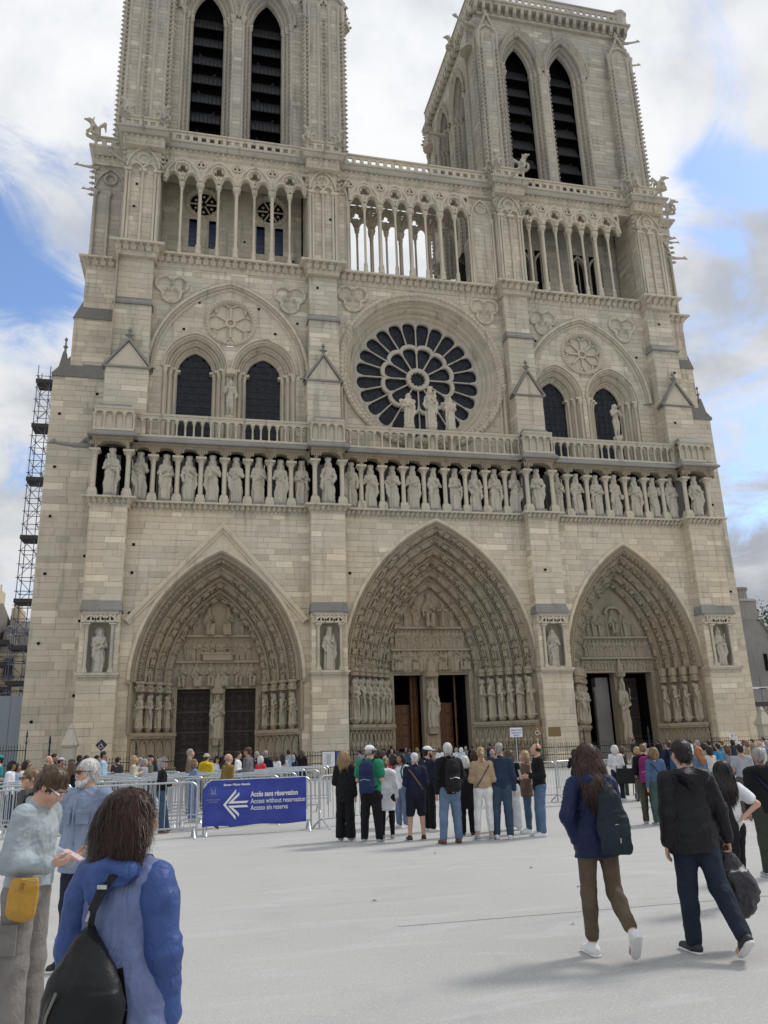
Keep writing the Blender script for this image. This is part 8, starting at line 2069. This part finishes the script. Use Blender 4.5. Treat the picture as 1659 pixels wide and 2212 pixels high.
# woman with sunglasses and scarf at the left edge
c = ground(28, 1992); o, J = person('short-haired woman in sunglasses and dark grey scarf at the left edge', at=(c.x+.05, c.y), H=1.60, h=.0098, group=FG, face=-.95, fem=True, skin='skin_fair', hair=('short', 'hair_lbrown'), top=('jacket', (.016, .019, .028)), legs=('straight', BLACK), shoes='shoe_grey', ex={'sunglasses': 1}, pose={'armL': 'rest', 'armR': 'rest', 'legL': 'front'}, vol=1.1)
strands(o, 900, .06, 10, .003, .03, .4)
s = SDF(); n_ = J['neck']; s.chain([n_+V(.09, .02, .0), n_+V(.06, -.08, -.02), n_+V(-.05, -.09, -.03), n_+V(-.09, .02, .0), n_+V(0, .085, .02), n_+V(.09, .02, 0)], [.045]*6, .03); s.chain([n_+V(.02, -.11, -.06), n_+V(.03, -.17, -.28)], [.05, .045], .03); s.disp = crease(.016, 12, 6, 2)
link('scarf', s.mesh('scarf', .01), o, None, None, cloth((.09, .09, .085)))

# the nearest woman, seen from behind
_q = pix_depth(280, 1704, -46.42); FW = (_q.x, -46.42)
BLUE, PERI = (.045, .085, .245), (.155, .19, .345)
o, J = person('woman with dark wavy hair in blue two-tone jacket, nearest the camera', at=FW, H=1.605, h=.0065, group=FG, face=away-.52, fem=True, b=1.02, skin='skin_mid', hair=('mid', 'hair_auburn'), top=('vest', PERI, .5), topkw=dict(ex=.036, hem=-.44, flare=.115), legs=('straight', (.03, .03, .035)), shoes='shoe_black', pose={'armL': 'rest', 'head': (.08, -.60, 0), 'sw': .160, 'armR': 'rest'}, vol=1.0)
strands(o, 6500, .13, 12, .0014, .03, .7)
T = J['T']
for k in 'LR':
    s = SDF(); e, w_, sh = J['el'+k], J['wr'+k], J['sh'+k]; sg = 1 if k == 'L' else -1; s.chain([J['neck']+V(.055*sg, .02, -.035), sh+V(.005*sg, 0, -.012), sh*.7+e*.3+V(.012*sg, 0, 0), e+V(.015*sg, 0, 0), w_], [.046, .062, .076, .070, .062], .035); s.disp = crease(.008, 7, 5 if k == 'L' else 8, 1.7)
    link('sleeve', s.mesh('sleeve', .008), o, None, None, cloth(BLUE, rough=.5))
s = SDF(); n_ = J['neck']
s.chain([n_+V(-.09, .0, -.02), n_+V(-.08, .085, -.03), n_+V(.01, .12, -.045), n_+V(.10, .09, -.045), n_+V(.10, 0, -.03)], [.022, .030, .036, .036, .026], .03); s.cap(n_+V(.02, .11, -.06), n_+V(.05, .125, -.12), .062, .035, .04, (1.5, .5, 1)); s.cap(n_+V(-.09, .02, -.055), n_+V(.09, .02, -.055), .046, None, .04); s.disp = crease(.012, 9, 2, 1.2)
link('hood', s.mesh('hood', .008), o, None, None, cloth(BLUE, rough=.5))
s = SDF(); y = .175
s.chain([T((.045, y-.03, .30)), T((.035, y+.0, .20)), T((.01, y+.045, .05)), T((.0, y+.06, -.12))], [.018, .065, .15, .175], .06, (1, .55, 1)); s.ell(T((-.03, y+.13, -.14)), (.115, .045, .105), .02); s.ell(T((.075, y+.10, .0)), (.05, .05, .10), .02); s.disp = crease(.008, 9, 7, .8); s.cut((0, 0, -1), -float(T((0, 0, -.27))[2]))
q = carried('sling_bag', 'black leather sling backpack on the nearest woman in blue', 'bag', s.mesh('sling_bag', .0075), o, 'leather_black')
m = MB()
def strap(pts, w_, th=.004):
    pts = [T(p) for p in pts]
    for i in range(len(pts)-1):
        d = normalize(pts[i+1]-pts[i]); n2 = V(0, 1, .35); sd = normalize(np.cross(d, n2)); n2 = np.cross(sd, d)
        m.add([tuple(p+sd*w_*a+n2*th*b) for p in (pts[i], pts[i+1]) for a, b in ((-1, 0), (1, 0), (1, 1), (-1, 1))], [(0, 1, 5, 4), (1, 2, 6, 5), (2, 3, 7, 6), (3, 0, 4, 7)])
strap([(.045, y-.02, .31), (.025, y-.0, .37), (-.01, y+.0, .44), (-.05, y-.015, .505), (-.085, y-.07, .545), (-.10, .045, .562), (-.11, -.05, .54)], .021)
m.obj('strap', 'leather_black', q); m = MB()
strap([(-.10, .150, .16), (-.145, .168, .02), (-.15, .19, -.12), (-.10, .24, -.2)], .016)
m.obj('strap', 'leather_black', q)
m = MB(); m.path([tuple(T(p)) for p in ((.055, y-.015, .305), (.04, y+.01, .335), (.028, y+.015, .36), (.038, y-.0, .37), (.055, y-.005, .33))], .004, 5); m.obj('carabiner', 'steel', q); m = MB(); m.box(*[v for c_, d_ in zip(T((-.02, y+.008, .462)), (.022, .004, .008)) for v in (c_-d_, c_+d_)]); m.obj('buckle', 'steel', q)
m = MB(); m.path([tuple(T(p)) for p in ((.06, y+.145, .11), (.09, y+.155, .03), (.105, y+.15, -.05))], .006, 4); m.path([tuple(T(p)) for p in ((.05, y+.172, -.06), (-.03, y+.178, -.045), (-.11, y+.15, -.06), (-.135, y+.12, -.12))], .0045, 4); m.obj('zip', plain_mat('zip_brass', (.20, .19, .16), .4, .6), q)
